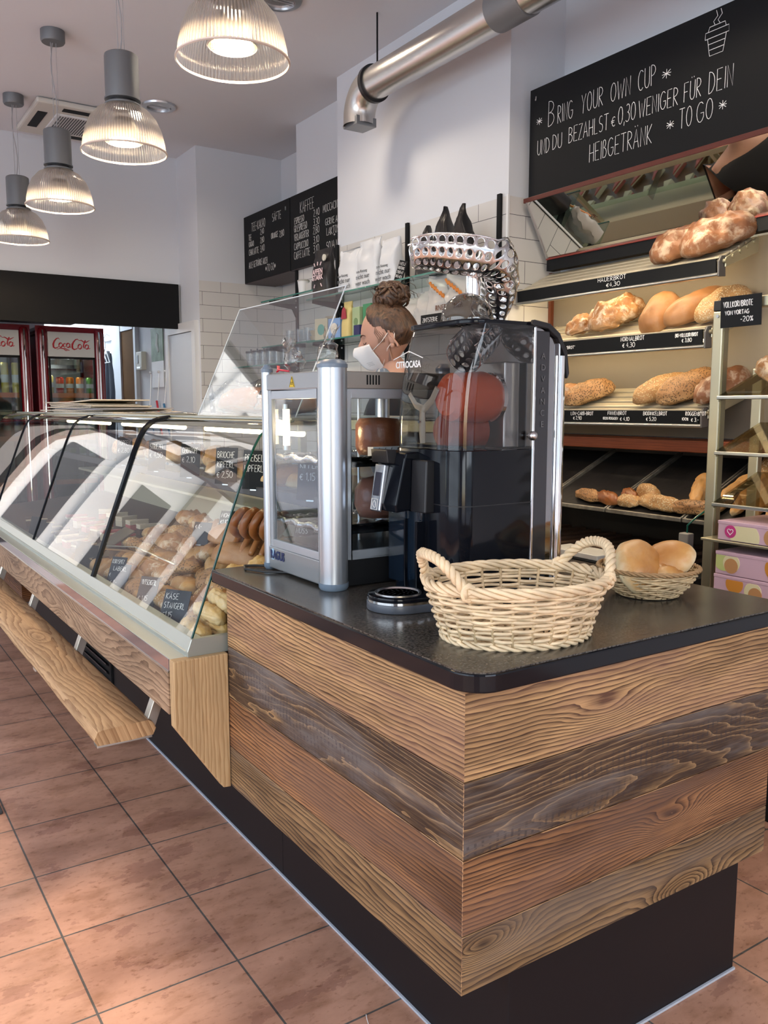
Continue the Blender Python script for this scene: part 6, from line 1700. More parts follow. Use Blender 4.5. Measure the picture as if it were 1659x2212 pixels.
pcard(1.215, 2.18, .93, ['SCHOKO', 'STANGERL'], 'price card reading Schoko Stangerl near the cabinet', .07, .055)
pcard(1.13, 2.16, .905, ['NUSS', '€ 2,10'], 'price card left of the Schoko Stangerl card', .05, .075)
for yy, tx, nm in ((2.22, ['KIPFERL', '€ 1,15'], 'Kipferl'), (2.62, ['PREISEL', 'KIPFERL'], 'Preisel Kipferl'), (2.86, ['BRIOCHE', 'KIPFERL', '€ 2,50'], 'Brioche Kipferl'), (3.22, ['GERMZOPF', '€ 2,10'], 'Germzopf'), (3.62, ['STRIEZEL', '€ 4,50'], 'Striezel'), (4.1, ['TOPFEN', '€ 2,80'], 'Topfen')):
    pcard(1.200, yy, 1.055, tx, 'price card reading %s on the upper shelf edge' % nm, .075, .110, .12)
t = thing('serving_tongs', 'wooden and steel serving tongs lying across the rolls', 'tongs', (.92, 3.1, .80))
part('wooden_arm', MB().tube([(.86, 3.22, .80), (.90, 3.02, .815), (.94, 2.80, .80)], [.011, .008, .007], 8, flat=.35), mat('tong_wood', (.42, .22, .08), .5), t, smooth='all')
part('steel_arm', MB().tube([(.86, 3.21, .812), (.91, 3.0, .832), (.955, 2.72, .808)], [.011, .006, .006], 8, flat=.3), M['steel'], t, smooth='all')
t = thing('serving_tray', 'dark angled tray standing behind the blank cards in the case', 'tray', (.9, 3.4, .70))
part('tray_plate', MB().box(-.10, .10, -.07, .07, -.003, .003, Matrix.Translation((.93, 3.42, .79)) @ Matrix.Rotation(-.5, 4, 'Y')), mat('tray_bronze', (.16, .13, .10), .3, .7), t, bevel=.002)
part('tray_rail', MB().tube([(.84, 3.35, .742), (.84, 3.49, .742)], .004, 6), M['brass'], t)

# on top of the case
t0 = Vector((1.22, 4.4, 1.303))
M['newsprint'] = mat('newsprint', (.62, .54, .42), .8, var=.12, vscale=40); M['news_red'] = mat('newsprint_red', (.55, .10, .05), .8)
M['news_grey'] = mat('newsprint_grey', (.34, .33, .34), .8)
for i in range(7):
    L_, W_ = (1.15, .34) if i < 3 else (.85, .30)
    yc = 4.55 + (-.15, .1, -.05, .2, .15, .28, .22)[i]
    z = 1.303 + i * .0085
    t = thing('newspaper', ('bottom newspaper of the stack on the display case', 'second newspaper from the bottom of the stack', 'third newspaper from the bottom of the stack', 'middle newspaper of the stack on the display case', 'fifth newspaper from the bottom of the stack', 'newspaper just under the top of the stack', 'top newspaper of the stack with red print')[i], 'newspaper', (1.25, yc, z), .05 * math.sin(i * 2.3))
    mb = MB()
    def sh(a_, b_, L_=L_, W_=W_, i=i):
        u = a_ / 15; v = b_ / 7
        return Vector((-W_ / 2 + W_ * v, -L_ / 2 + L_ * u, .002 + .003 * math.sin(u * 9 + i) * (.3 + v) + (.012 * (1 - u) ** 4 if i == 6 else 0)))
    mb.grid(sh, 16, 8)
    o = part('sheets', mb, M['newsprint'] if i != 2 else M['news_grey'], t, world=False, solid=.006)
    if i == 6:
        for q, (ya, yb, xa, xb) in enumerate(((-.34, -.2, -.13, -.04), (-.12, .06, -.12, .02), (.12, .26, -.12, .0), (-.3, -.1, .02, .12))):
            part('red_headline', MB().box(xa, xb, ya, yb, .0075, .0085), M['news_red'] if q != 3 else M['news_grey'], o.parent, world=False)
t = thing('plastic_packet', 'flat clear plastic packets lying on top of the case near the seam', 'packet', (1.2, 3.0, 1.303))
mb = MB(); mb.grid(lambda a_, b_: Vector((1.12 + .16 * b_ / 6, 2.85 + .95 * a_ / 24, 1.306 + .008 * abs(noise.noise(Vector((a_ * .9, b_ * 1.1, 3)))))), 25, 7)
part('packet_film', mb, glass('packet_film', (.90, .88, .82), 2.2, .12), t, smooth='all', solid=.002)
t = thing('wrapped_bread', 'reddish brown bread slices in clear film on the case behind the guard', 'bread', (1.45, 3.15, 1.303))
o = loaf('loaf_body', .34, .16, .10, mat('wrapped_crust', (.40, .15, .06), .45, bump=.4, bscale=40), seed=101, rough=.004, ends=5); o.parent = t; o.location = (0, 0, .002); o.rotation_euler = (0, 0, 1.9)
o = loaf('clear_film', .38, .19, .115, M['cellophane'], seed=102, rough=.014, ends=5); o.parent = t; o.location = (0, 0, 0); o.rotation_euler = (0, 0, 1.9)
t = thing('wrapped_bread', 'pale sliced bread in clear film beside the cutting board on the case', 'bread', (1.40, 2.75, 1.303))
o = loaf('loaf_body', .30, .15, .09, mat('wrapped_crust_pale', (.55, .26, .12), .45, bump=.4, bscale=40), seed=103, rough=.004, ends=5); o.parent = t; o.location = (0, 0, .002); o.rotation_euler = (0, 0, 1.5)
o = loaf('clear_film', .34, .18, .105, M['cellophane'], seed=104, rough=.014, ends=5); o.parent = t; o.location = (0, 0, 0); o.rotation_euler = (0, 0, 1.5)
t = thing('card_holder', 'narrow dark price strip standing on edge on the case top', 'sign', (1.40, 3.48, 1.303))
part('strip', MB().box(-.003, .003, -.02, .02, 0, .125, Matrix.Translation((1.42, 3.50, 1.303)) @ Matrix.Rotation(-.22, 4, 'X')), M['slate_blue'], t)
part('label_marks', MB().box(-.0045, -.003, -.012, .012, .02, .03, Matrix.Translation((1.42, 3.50, 1.303)) @ Matrix.Rotation(-.22, 4, 'X')).box(-.0045, -.003, -.012, .012, .05, .06, Matrix.Translation((1.42, 3.50, 1.303)) @ Matrix.Rotation(-.22, 4, 'X')).box(-.0045, -.003, -.012, .012, .08, .09, Matrix.Translation((1.42, 3.50, 1.303)) @ Matrix.Rotation(-.22, 4, 'X')), M['chalk_grey'], t)

# ---------------------------------------------------------------- wall shelves with goods
M['shelf_glass'] = glass('wall_shelf_glass', (.80, .90, .87), 1.2)
M['shelf_edge'] = mat('green_shelf_edge', (.05, .20, .16), .2)
def wshelf(x0, x1, y0, y1, z, label, brackets, left_edge=True):
    t = thing('glass_shelf', label, 'shelf', ((x0 + x1) / 2, (y0 + y1) / 2, z))
    part('glass_plate', MB().box(x0, x1, y0, y1, z - .008, z), M['shelf_glass'], t)
    part('front_edge', MB().box(x0 - .002, x0, y0, y1, z - .008, z), M['shelf_edge'], t)
    part('end_edge', MB().box(x0, x1, y1, y1 + .002, z - .008, z), M['shelf_edge'], t)
    for yy in brackets:
        part('bracket', MB().prism([(x0 + .03, z - .009), (x1, z - .009), (x1, z - .10), (x1 - .02, z - .095), (x1 - .045, z - .045), (x0 + .03, z - .022)], 'y', yy - .008, yy + .008), M['matt_black'], t, bevel=.001)
        part('bracket_lug', MB().cyl((x1 - .02, yy - .010, z - .03), (x1 - .02, yy - .008, z - .03), .005, seg=8), M['white'], t)
wshelf(2.40, 2.640, 3.02, 4.46, 1.953, 'upper glass shelf with coffee bags on the chimney wall', (3.10, 3.77, 4.44))
wshelf(2.40, 2.640, 3.02, 4.46, 1.712, 'lower glass shelf with tea packets on the chimney wall', (3.10, 3.77, 4.44))
wshelf(2.58, 2.830, 4.53, 5.45, 2.052, 'high glass shelf below the menu boards', (5.385,))
wshelf(2.58, 2.830, 4.53, 5.45, 1.745, 'glass shelf with drinking glasses behind the guard', (5.385,))
wshelf(2.58, 2.830, 4.53, 5.95, 1.625, 'low glass shelf with jars behind the guard', (5.385,))
for i, (x, y) in enumerate(((2.64, 3.04), (2.64, 3.77), (2.64, 4.50), (2.83, 5.385))):
    t = tag(part('shelf_rail', MB().box(x - .014, x, y - .012, y + .012, 1.35, 2.29), M['matt_black'], None, bevel=.001), ('black slotted shelf rail at the near corner of the chimney', 'black slotted shelf rail in the middle of the chimney wall', 'black slotted shelf rail at the far edge of the chimney', 'black slotted shelf rail under the left menu board')[i], 'shelf rail')
t = thing('glass_pane', 'frameless glass splash pane edge at the chimney corner', 'glass', (2.6, 3.0, 1.9)) if False else None
def pouch(name, label, x, y, z, w, h, d, m, yaw=0.0, folds=.02, top='flat', sd=0, cat='bag'):
    t = thing(name, label, cat, (x, y, z), yaw)
    mb = MB(); off = Vector((sd * 4.0, 0, 0))
    def f(i, j):
        u = i / 14; a = 2 * PI * j / 28
        th = d * (1 - .93 * max(0, (u - .45) / .55) ** 1.2) / 2
        ww = w / 2 * (1 - .05 * math.sin(PI * u) + (.06 if u > .9 else 0))
        c, s_ = math.cos(a), math.sin(a)
        c = math.copysign(abs(c) ** .55, c); s_ = math.copysign(abs(s_) ** .55, s_)
        nz_ = noise.noise(Vector((c * 2, s_ * 2, u * 5)) + off) * folds
        zz = h * u
        if top == 'ear' and u > .45: ww *= 1 - 1.7 * (u - .45); ww = max(ww, .004); c += 1.2 * (u - .45)
        if top == 'wave' and u > .8: zz -= abs(math.cos(a * 1.0)) * 0 + (1 - abs(c)) * (u - .8) * h * .5
        return Vector((s_ * th + nz_ * (.4 + u), c * ww, zz))
    V = mb.grid(f, 15, 28, closev=True)
    mb._f(V[0])
    if top != 'open': mb._f(V[-1][::-1])
    part('pouch', mb, m, t, smooth=60, world=False)
    return t
M['bag_white'] = mat('coffee_bag_white', (.66, .68, .70), .35); M['bag_black'] = mat('coffee_bag_black', (.010, .009, .010), .38)
M['print_grey'] = mat('print_grey', (.12, .13, .14), .6); M['print_pink'] = mat('print_pink', (.80, .62, .64), .6)
zs = 1.953
for i, (y, w, h, lb, top) in enumerate(((4.06, .20, .235, 'white coffee bag with grey print, left of three', 'wave'), (3.865, .20, .25, 'white coffee bag with grey print, middle of three', 'flat'), (3.67, .15, .225, 'white coffee bag with grey print, right of three', 'flat'))):
    t = pouch('coffee_bag', lb, 2.465, y, zs, w, h, .085, M['bag_white'], 0, .012, top, i)
    w_ = .92
    printed('bag_lettering', 'zum Röstung', M['print_grey'], t, (2.465 - .0455, y + .02, zs + .088), FACE_X, .020, align='CENTER')
    printed('bag_lettering', 'nicht nur', M['print_grey'], t, (2.465 - .046, y + .01, zs + .060), FACE_X, .036, align='CENTER')
    printed('bag_lettering', 'wer wach', M['print_grey'], t, (2.465 - .0465, y + .01, zs + .028), FACE_X, .036, align='CENTER')
t = pouch('coffee_bag', 'tall black coffee bag with white round seal beside the menu board', 2.43, 4.30, zs, .19, .265, .08, M['bag_black'], 0, .01, 'flat', 7)
printed('bag_lettering', 'AFFEN', M['print_pink'], t, (2.43 - .044, 4.30, zs + .135), FACE_X, .040, offset=.0010)
printed('bag_lettering', 'STARK', M['print_pink'], t, (2.43 - .0445, 4.30, zs + .103), FACE_X, .040, offset=.0010)
mb = MB()
for a_, r0, r1 in ((60, .055, .075), (90, .05, .07), (120, .055, .075), (240, .06, .08), (300, .06, .08)):
    c_, s_ = math.cos(math.radians(a_)), math.sin(math.radians(a_)); mb.tube([(2.43 - .043, 4.30 + r0 * c_ * 1.1, zs + .12 + r0 * s_), (2.43 - .042, 4.30 + r1 * c_ * 1.1, zs + .12 + r1 * s_)], .003, 5)
part('print_rays', mb, M['print_pink'], t)
part('round_seal', MB().cyl((2.43 - .040, 4.235, zs + .205), (2.43 - .034, 4.235, zs + .205), .018, seg=20), mat('seal_cream', (.62, .60, .50), .5), t)
for i, (y, w, h, yaw, lb) in enumerate(((3.375, .13, .24, .2, 'black gift bag with folded top, left of three behind the feeder'), (3.235, .13, .30, .1, 'black gift bag with pointed top behind the spiral feeder'), (3.105, .13, .29, .0, 'black gift bag with curled top, right of three behind the feeder'))):
    pouch('gift_bag', lb, 2.48, y, zs, w, h, .09, M['bag_black'], yaw, .015, 'ear', 20 + i)
t = thing('shelf_note', 'small black note with white handwriting at the shelf rail', 'sign', (2.43, 3.55, zs))
R_ = Matrix.Translation((2.43, 3.56, zs)) @ Matrix.Rotation(.25, 4, 'X') @ Matrix.Rotation(.2, 4, 'Y')
part('card', MB().box(-.001, .001, -.035, .035, 0, .10, R_), M['matt_black'], t)
mb = MB()
for q, tx in enumerate(('NEU', 'RÖSTUNG', '250G €7', '1KG €24')):
    o = R_ @ Vector((-.002, .028, .078 - q * .021)); u = R_ @ Vector((-.002, 0, .078 - q * .021)) - o; v = R_ @ Vector((-.002, .028, .088 - q * .021)) - o
    tx = tx.replace('Ö', 'O'); chalk(mb, tx, o, u, v, .013, .055 / text_width(tx, .013, 1.0), .0009, seed=q)
part('chalk_lettering', mb, M['chalk'], t)
# lower shelf: tea and pasta
zl_ = 1.712
def carton(name, label, x, y, z, d, w, h, col, yaw=0, dot=None):
    t = thing(name, label, 'box', (x, y, z), yaw)
    part('carton', MB().box(-d / 2, d / 2, -w / 2, w / 2, .001, h), mat(name + '_' + 'card', col, .5), t, bevel=.0015, world=False)
    if dot: part('printed_motif', MB().lathe([(0, 0), (w * .28, 0), (w * .28, .0012), (0, .0012)], seg=20, M=Matrix.Translation((-d / 2, 0, h * .5)) @ Matrix.Rotation(-PI / 2, 4, 'Y')), mat('motif', dot, .6), t, world=False)
    return t
carton('tea_box', 'white and teal tea box at the left end of the tea shelf', 2.47, 4.36, zl_, .07, .11, .125, (.55, .50, .36), .2, (.10, .35, .30))
carton('tea_box', 'sky blue tea box with rainbow motif beside the white one', 2.47, 4.215, zl_, .06, .115, .115, (.20, .33, .58), .1, (.62, .60, .55))
t = pouch('tea_pouch', 'yellow and red tea pouch with folded top on the tea shelf', 2.46, 4.085, zl_, .085, .195, .06, mat('pouch_yellow', (.62, .50, .20), .5), 0, .006, 'flat', 31)
part('red_print', MB().prism([(-.028, .10), (.028, .10), (.018, .15), (0, .165), (-.018, .15)], 'x', -.032, -.030), mat('pouch_red', (.35, .03, .05), .5), t, world=False)
carton('tea_box', 'pale green tea box next to the yellow pouch', 2.47, 3.985, zl_, .05, .075, .155, (.36, .46, .26), 0, (.16, .26, .12))
carton('tea_box', 'dark green tea box behind the bun of hair', 2.48, 3.89, zl_, .05, .08, .165, (.06, .26, .12))
carton('tea_box', 'dark navy tea box in front of the green boxes', 2.43, 3.93, zl_, .03, .06, .055, (.02, .02, .10))
M['pasta_film'] = mat('cloudy_film', (.62, .60, .57), .3, trans=.25)
for i, (y, w, h, lb) in enumerate(((3.46, .17, .15, 'pale cloudy bag at the left of the pasta bags'), (3.33, .19, .17, 'pale bag leaning behind the black label on the tea shelf'), (3.22, .20, .23, 'clear bag with orange wheat print on the tea shelf'), (3.10, .16, .225, 'clear bag with orange wheat print beside the chimney corner'))):
    t = pouch('pasta_bag', lb, 2.47, y, zl_, w, h, .09, M['pasta_film'], .1 * i, .03, 'flat', 40 + i)
    if i >= 2:
        mb = MB()
        for q in range(7):
            mb.tube([(-.046, -.05 + .016 * q, .10 + .012 * q), (-.044, -.035 + .016 * q, .125 + .012 * q)], [.004, .007], 6)
        part('wheat_print', mb, mat('wheat_orange', (.58, .20, .03), .5), t, world=False)
        printed('bag_lettering', 'KÖRNER', mat('print_brown', (.16, .06, .03), .6), t, (2.47 - .050, y, zl_ + .075), FACE_X, .035)
t = thing('shelf_label', 'black label card with white writing in front of the pasta bags', 'sign', (2.41, 3.25, zl_))
part('card', MB().box(2.405, 2.407, 3.17, 3.33, zl_ + .001, zl_ + .05), M['matt_black'], t)
mb = MB(); chalk(mb, 'ZIMTSTERNE', (2.4042, 3.315, zl_ + .015), (0, -1, 0), (0, 0, 1), .02, .12 / text_width('ZIMTSTERNE', .02, 1), .0011)
part('chalk_lettering', mb, M['chalk'], t)
# cups, glasses and jars
t = thing('paper_cup', 'white lidded paper cup on the high shelf under the menu board', 'cup', (2.66, 4.98, 2.052))
part('cup', MB().lathe([(0, .001), (.030, .001), (.038, .085), (.0, .085)], seg=24), M['white'], t, smooth=True, world=False)
part('lid', MB().lathe([(.040, .085), (.040, .092), (.034, .096), (0, .097)], seg=24), mat('lid_grey', (.45, .44, .40), .5), t, smooth=True, world=False)
for i, (y, c_, h) in enumerate(((4.86, (.55, .55, .53), .06), (4.78, (.04, .04, .04), .07), (4.70, (.06, .20, .12), .06), (4.62, (.5, .5, .5), .055))):
    carton('small_box', ('small pale box beside the lidded cup', 'small black box on the high shelf', 'small green box on the high shelf', 'small light grey box at the right of the high shelf')[i], 2.66, y, 2.052, .06, .07, h, c_)
M['clear_glass'] = glass('drinking_glass', (.93, .95, .96), 1.3, .02)
def tumbler(x, y, z, r, h, label, grp, name='drinking_glass', lid=None):
    t = thing(name, label, 'glass' if name == 'drinking_glass' else 'jar', (x, y, z), 0, grp)
    part('bowl' if lid is None else 'jar_body', MB().lathe([(0, .002), (r * .8, .002), (r, h * .6), (r, h), (r - .003, h), (r * .8 - .003, .008), (0, .008)], seg=20), M['clear_glass'], t, smooth=True, world=False)
    if lid: part('lid', MB().lathe([(0, h), (r + .002, h), (r + .002, h + .014), (.006, h + .016), (.006, h + .03), (0, h + .03)], seg=20), M[lid], t, smooth=True, world=False)
    return t
for i in range(6): tumbler(2.66 + .07 * (i % 2), 5.18 - .065 * i, 1.745, .03, .095, 'plain drinking glass on the shelf behind the guard', 'drinking glasses behind the guard')
for i in range(3):
    t = thing('cream_bowl', ('cream paper bowl stack left of the tall one', 'small cream paper bowl stack in the middle', 'tall cream paper bowl stack beside the teal box')[i], 'bowl', (2.68, 4.82 - i * .10, 1.745))
    for q in range(2 + i): part('bowl', MB().lathe([(0, .002 + q * .035), (.045, .002 + q * .035), (.058, .034 + q * .035), (0, .034 + q * .035)], seg=24), mat('bowl_cream', (.52, .45, .33), .6), t, smooth=True, world=False)
for i in range(8): tumbler(2.68, 5.85 - .11 * i, 1.625, .038, .10, 'glass storage jar with dark lid on the low shelf', 'jars on the low shelf', 'storage_jar', 'black')
for i in range(6):
    t = tumbler(1.50 + .05 * (i % 2), 3.22 + .085 * i, 1.303, .035, .085, 'upturned glass on the far part of the case top', 'upturned glasses on the case top')

# ---------------------------------------------------------------- person behind the counter
skin = mat('skin', (.46, .255, .185), .5, sss=.12, var=.06, vscale=18)
hairm = bpy.data.materials.new('brown_hair'); t_ = NT(hairm); b_ = t_.nodes['Principled BSDF']
tc_ = t_.nodes.new('ShaderNodeTexCoord'); n1 = t_.nodes.new('ShaderNodeTexNoise'); n1.inputs['Scale'].default_value = 60; n1.inputs['Detail'].default_value = 4
mp_ = t_.nodes.new('ShaderNodeMapping'); mp_.inputs['Scale'].default_value = (1, 3.5, .5); t_.links.new(tc_.outputs['Object'], mp_.inputs['Vector']); t_.links.new(mp_.outputs[0], n1.inputs['Vector'])
r_ = ramp(t_, n1.outputs['Fac'], [(.32, (.022, .011, .007)), (.70, (.125, .062, .032))]); t_.links.new(r_.outputs[0], b_.inputs['Base Color']); b_.inputs['Roughness'].default_value = .45
bp_ = t_.nodes.new('ShaderNodeBump'); bp_.inputs['Strength'].default_value = .8; bp_.inputs['Distance'].default_value = .004; t_.links.new(n1.outputs['Fac'], bp_.inputs['Height']); t_.links.new(bp_.outputs[0], b_.inputs['Normal'])
HX, HY, HZ = 1.792, 2.672, 1.590           # centre of the head
face = Vector((-.8348, .5505, 0))          # looks to picture left
pr = thing('person', 'person with brown curly hair bun, white mask and black top behind the counter', 'person', (HX, HY, 0), math.atan2(face.y, face.x))
# body: one continuous skinned figure (local x = forward)
verts = [(0, 0, .93), (0, 0, 1.08), (-.01, 0, 1.25), (-.015, 0, 1.37), (-.02, 0, 1.44), (-.005, 0, 1.53),
         (-.01, .165, 1.365), (-.02, .215, 1.12), (.05, .215, .89), (-.01, -.165, 1.365), (-.02, -.215, 1.12), (.05, -.215, .89),
         (0, .09, .86), (.01, .10, .46), (-.01, .10, .08), (.10, .11, .035), (0, -.09, .86), (.01, -.10, .46), (-.01, -.10, .08), (.10, -.11, .035)]
edges = [(0, 1), (1, 2), (2, 3), (3, 4), (4, 5), (3, 6), (6, 7), (7, 8), (3, 9), (9, 10), (10, 11), (0, 12), (12, 13), (13, 14), (14, 15), (0, 16), (16, 17), (17, 18), (18, 19)]
rad = [.135, .115, .125, .105, .055, .048, .062, .045, .034, .062, .045, .034, .095, .062, .045, .038, .095, .062, .045, .038]
def skinned(name, verts, edges, rad, m, parent, sub=2, flat=None):
    me = bpy.data.meshes.new(name); me.from_pydata(verts, edges, []); me.update()
    o = bpy.data.objects.new(name, me); C.objects.link(o)
    md = o.modifiers.new('skin', 'SKIN'); md.use_smooth_shade = True
    for i, sv in enumerate(me.skin_vertices[0].data):
        r = rad[i]; sv.radius = (r, r) if not isinstance(r, tuple) else r; sv.use_root = (i == 0)
    md = o.modifiers.new('sub', 'SUBSURF'); md.levels = sub; md.render_levels = sub
    dg = bpy.context.evaluated_depsgraph_get(); dg.update()
    m2 = bpy.data.meshes.new_from_object(o.evaluated_get(dg)); m2.name = name
    bpy.data.objects.remove(o); bpy.data.meshes.remove(me)
    for p in m2.polygons: p.use_smooth = True
    m2.materials.clear(); m2.materials.append(m)
    o = bpy.data.objects.new(name, m2); C.objects.link(o); o.parent = parent
    return o
body = skinned('body', verts, edges, rad, skin, pr)
# clothes: slightly larger shells following the same body
cl = skinned('black_top', verts[:4] + [(-.018, 0, 1.405)] + verts[6:8] + verts[9:11], [(0, 1), (1, 2), (2, 3), (3, 4), (3, 5), (5, 6), (3, 7), (7, 8)], [.148, .13, .14, .118, .075, .074, .058, .074, .058], mat('black_cotton', (.012, .012, .014), .85), pr)
tr_ = skinned('dark_trousers', [verts[0]] + verts[12:15] + verts[16:19], [(0, 1), (1, 2), (2, 3), (0, 4), (4, 5), (5, 6)], [.15, .108, .074, .058, .108, .074, .058], mat('dark_denim', (.02, .022, .03), .85), pr)
def hand(side):
    s_ = side; bx_, by_, bz_ = .16, .185 * s_, 1.00
    vs = [(bx_, by_, bz_), (bx_ + .045, by_ - .01 * s_, bz_ - .012), (bx_ + .085, by_ - .015 * s_, bz_ - .02)]
    es = [(0, 1), (1, 2)]; rd = [(.020, .028), (.016, .034), (.013, .034)]
    for q, (dy, L_) in enumerate(((-.027, .060), (-.009, .068), (.009, .064), (.026, .050))):
        i0 = len(vs)
        vs += [(bx_ + .092, by_ - .015 * s_ + dy, bz_ - .02), (bx_ + .092 + L_ * .5, by_ - .015 * s_ + dy * 1.15, bz_ - .030), (bx_ + .092 + L_ * .85, by_ - .015 * s_ + dy * 1.1, bz_ - .05), (bx_ + .092 + L_, by_ - .015 * s_ + dy, bz_ - .068)]
        es += [(2, i0), (i0, i0 + 1), (i0 + 1, i0 + 2), (i0 + 2, i0 + 3)]; rd += [.0095, .0088, .0080, .0070]
    i0 = len(vs)
    vs += [(bx_ + .045, by_ - .042 * s_, bz_ - .018), (bx_ + .075, by_ - .058 * s_, bz_ - .030), (bx_ + .098, by_ - .060 * s_, bz_ - .045)]
    es += [(1, i0), (i0, i0 + 1), (i0 + 1, i0 + 2)]; rd += [.012, .0095, .0085]
    return vs, es, rd
for s_, nm in ((1, 'left'), (-1, 'right')):
    v_, e_, r2 = hand(s_)
    w0 = Vector((.16, .185 * s_, 1.00)); w1 = Vector((.05, .215 * s_, .89))
    v_ = [tuple(w1 + Vector((-(Vector(q) - w0).z * .9 + (Vector(q) - w0).x * .12, (Vector(q) - w0).z * -.0 + (Vector(q) - w0).y * .9, -(Vector(q) - w0).x))) for q in v_]
    skinned('hand', v_, e_, r2, skin, pr)
# head
hd = bpy.data.objects.new('head', None)
def head_pt(th, ph, grow=0.0):
    """th polar from top 0..pi, ph azimuth (0 = face)"""
    x, y, z = math.sin(th) * math.cos(ph), math.sin(th) * math.sin(ph), math.cos(th)
    sx, sy, sz = (.098 if x > 0 else .100), .074, .120
    q = Vector((x * sx, y * sy, z * sz))
    if z < 0:                       # jaw narrows, chin forward
        q.x *= 1 - .30 * (-z) * (1 if x < 0 else .1); q.y *= 1 - .38 * (-z) ** 1.3
        if x < 0: q.x += .030 * (-z); q.z *= 1 - .25 * (-x) * (-z)
    if x < 0 and z > 0: q.x *= 1.06
    def g(cx, cy, cz, w): return math.exp(-(((x - cx) ** 2 + (y - cy) ** 2 + (z - cz) ** 2) / (w * w)))
    d = 0
    d += .020 * g(.99, 0, -.22, .17) + .010 * g(1.0, 0, -.05, .13) + .006 * g(.97, 0, -.33, .10)      # nose
    for s_ in (-1, 1):
        d -= .010 * g(.90, .36 * s_, .02, .20)                     # eye sockets
        d += .0045 * g(.91, .36 * s_, -.01, .11)                   # closed lid
        d += .005 * g(.93, .30 * s_, .17, .16)                     # brow
        d += .005 * g(.80, .56 * s_, -.20, .22)                    # cheekbone
    d += .006 * g(.92, 0, -.52, .14) - .004 * g(.93, 0, -.62, .07) + .010 * g(.72, 0, -.80, .22)
    n = q.normalized()
    return q + n * (d + grow)
def head_mesh(grow, t0, t1, p0, p1, nu, nv, closev=False, fn=None):
    mb = MB()
    mb.grid(lambda i, j: head_pt(t0 + (t1 - t0) * i / (nu - 1), p0 + (p1 - p0) * j / (nv if closev else nv - 1), grow(i / (nu - 1), j / (nv - 1)) if callable(grow) else grow) if fn is None else fn(i, j), nu, nv, closev=closev)
    return mb
TILT = Matrix.Translation((0.012, 0, HZ)) @ Matrix.Rotation(math.radians(14), 4, 'Y')
def hpart(name, mb, m, parent=pr, **k):
    mb.bm.transform(TILT); return part(name, mb, m, parent, world=False, **k)
hpart('head', head_mesh(0, .001, PI - .001, 0, 2 * PI, 64, 96, True), skin, smooth='all')
# hair cap: hairline runs from forehead over the temple to behind the ear
def hair_pt(i, j):
    ph = 2 * PI * j / 96; a = abs((ph + PI) % (2 * PI) - PI)
    line = .60 + .62 * max(0, min(1, (a - .35) / .75)) + .75 * max(0, min(1, (a - 1.35) / .6))
    th = .002 + line * i / 23
    p = head_pt(th, ph, 0)
    lift = .013 * min(1, (1 - i / 23) * 5) + .004 * noise.noise(Vector((math.cos(ph) * 5, math.sin(ph) * 9, th * 3))) + .0015 * math.sin(ph * 46 + 3 * th)
    return p + p.normalized() * lift
hc = hpart('hair', head_mesh(0, 0, 0, 0, 0, 24, 96, True, hair_pt), hairm, smooth='all')
# bun of curls on top, towards the back
random.seed(5)
mb = MB(); mb.sphere((-.050, 0, .136), .055, sc=(1.15, .95, .80))
for q in range(34):
    c = Vector((-.050, 0, .136)); a = random.uniform(0, 2 * PI); e = random.uniform(-.5, 1.3)
    rr = random.uniform(.018, .032); n = Vector((math.cos(a) * math.cos(e), math.sin(a) * math.cos(e) * .85, math.sin(e) * .8))
    ctr_ = c + n * .057; u = n.orthogonal().normalized(); v = n.cross(u)
    pts = [ctr_ + (u * math.cos(s2) + v * math.sin(s2)) * rr + n * (.006 * math.sin(s2 * 2 + q)) for s2 in [k_ / 12 * 2 * PI * .85 for k_ in range(13)]]
    mb.tube(pts, [.003 + .0055 * math.sin(PI * k_ / 12) for k_ in range(13)], 6)
part('hair_bun', (mb.bm.transform(TILT), mb)[1], hairm, hc, world=False, smooth='all')
mb = MB()
for q in range(14):
    a = random.uniform(0, 2 * PI); p0 = Vector((-.055 + .05 * math.cos(a), .045 * math.sin(a), .15 + random.uniform(-.03, .03)))
    d_ = Vector((math.cos(a), math.sin(a) * .8, random.uniform(-.3, .5)))
    mb.tube([p0, p0 + d_ * .02 + Vector((0, 0, .008)), p0 + d_ * .032 + Vector((-.006, .004, -.006)), p0 + d_ * .028 + Vector((-.012, 0, -.02))], .0009, 4)
for s_ in (-1, 1):
    for q in range(5):
        mb.tube([(.035 - .006 * q, .062 * s_, .045), (.045 - .006 * q, .070 * s_, .02), (.036 - .006 * q, .073 * s_, -.005 + .004 * q), (.040 - .006 * q, .074 * s_, -.02)], .0011, 4)
part('loose_strands', (mb.bm.transform(TILT), mb)[1], hairm, hc, world=False, smooth='all')
M['brow'] = mat('eyebrow_brown', (.075, .035, .022), .8)
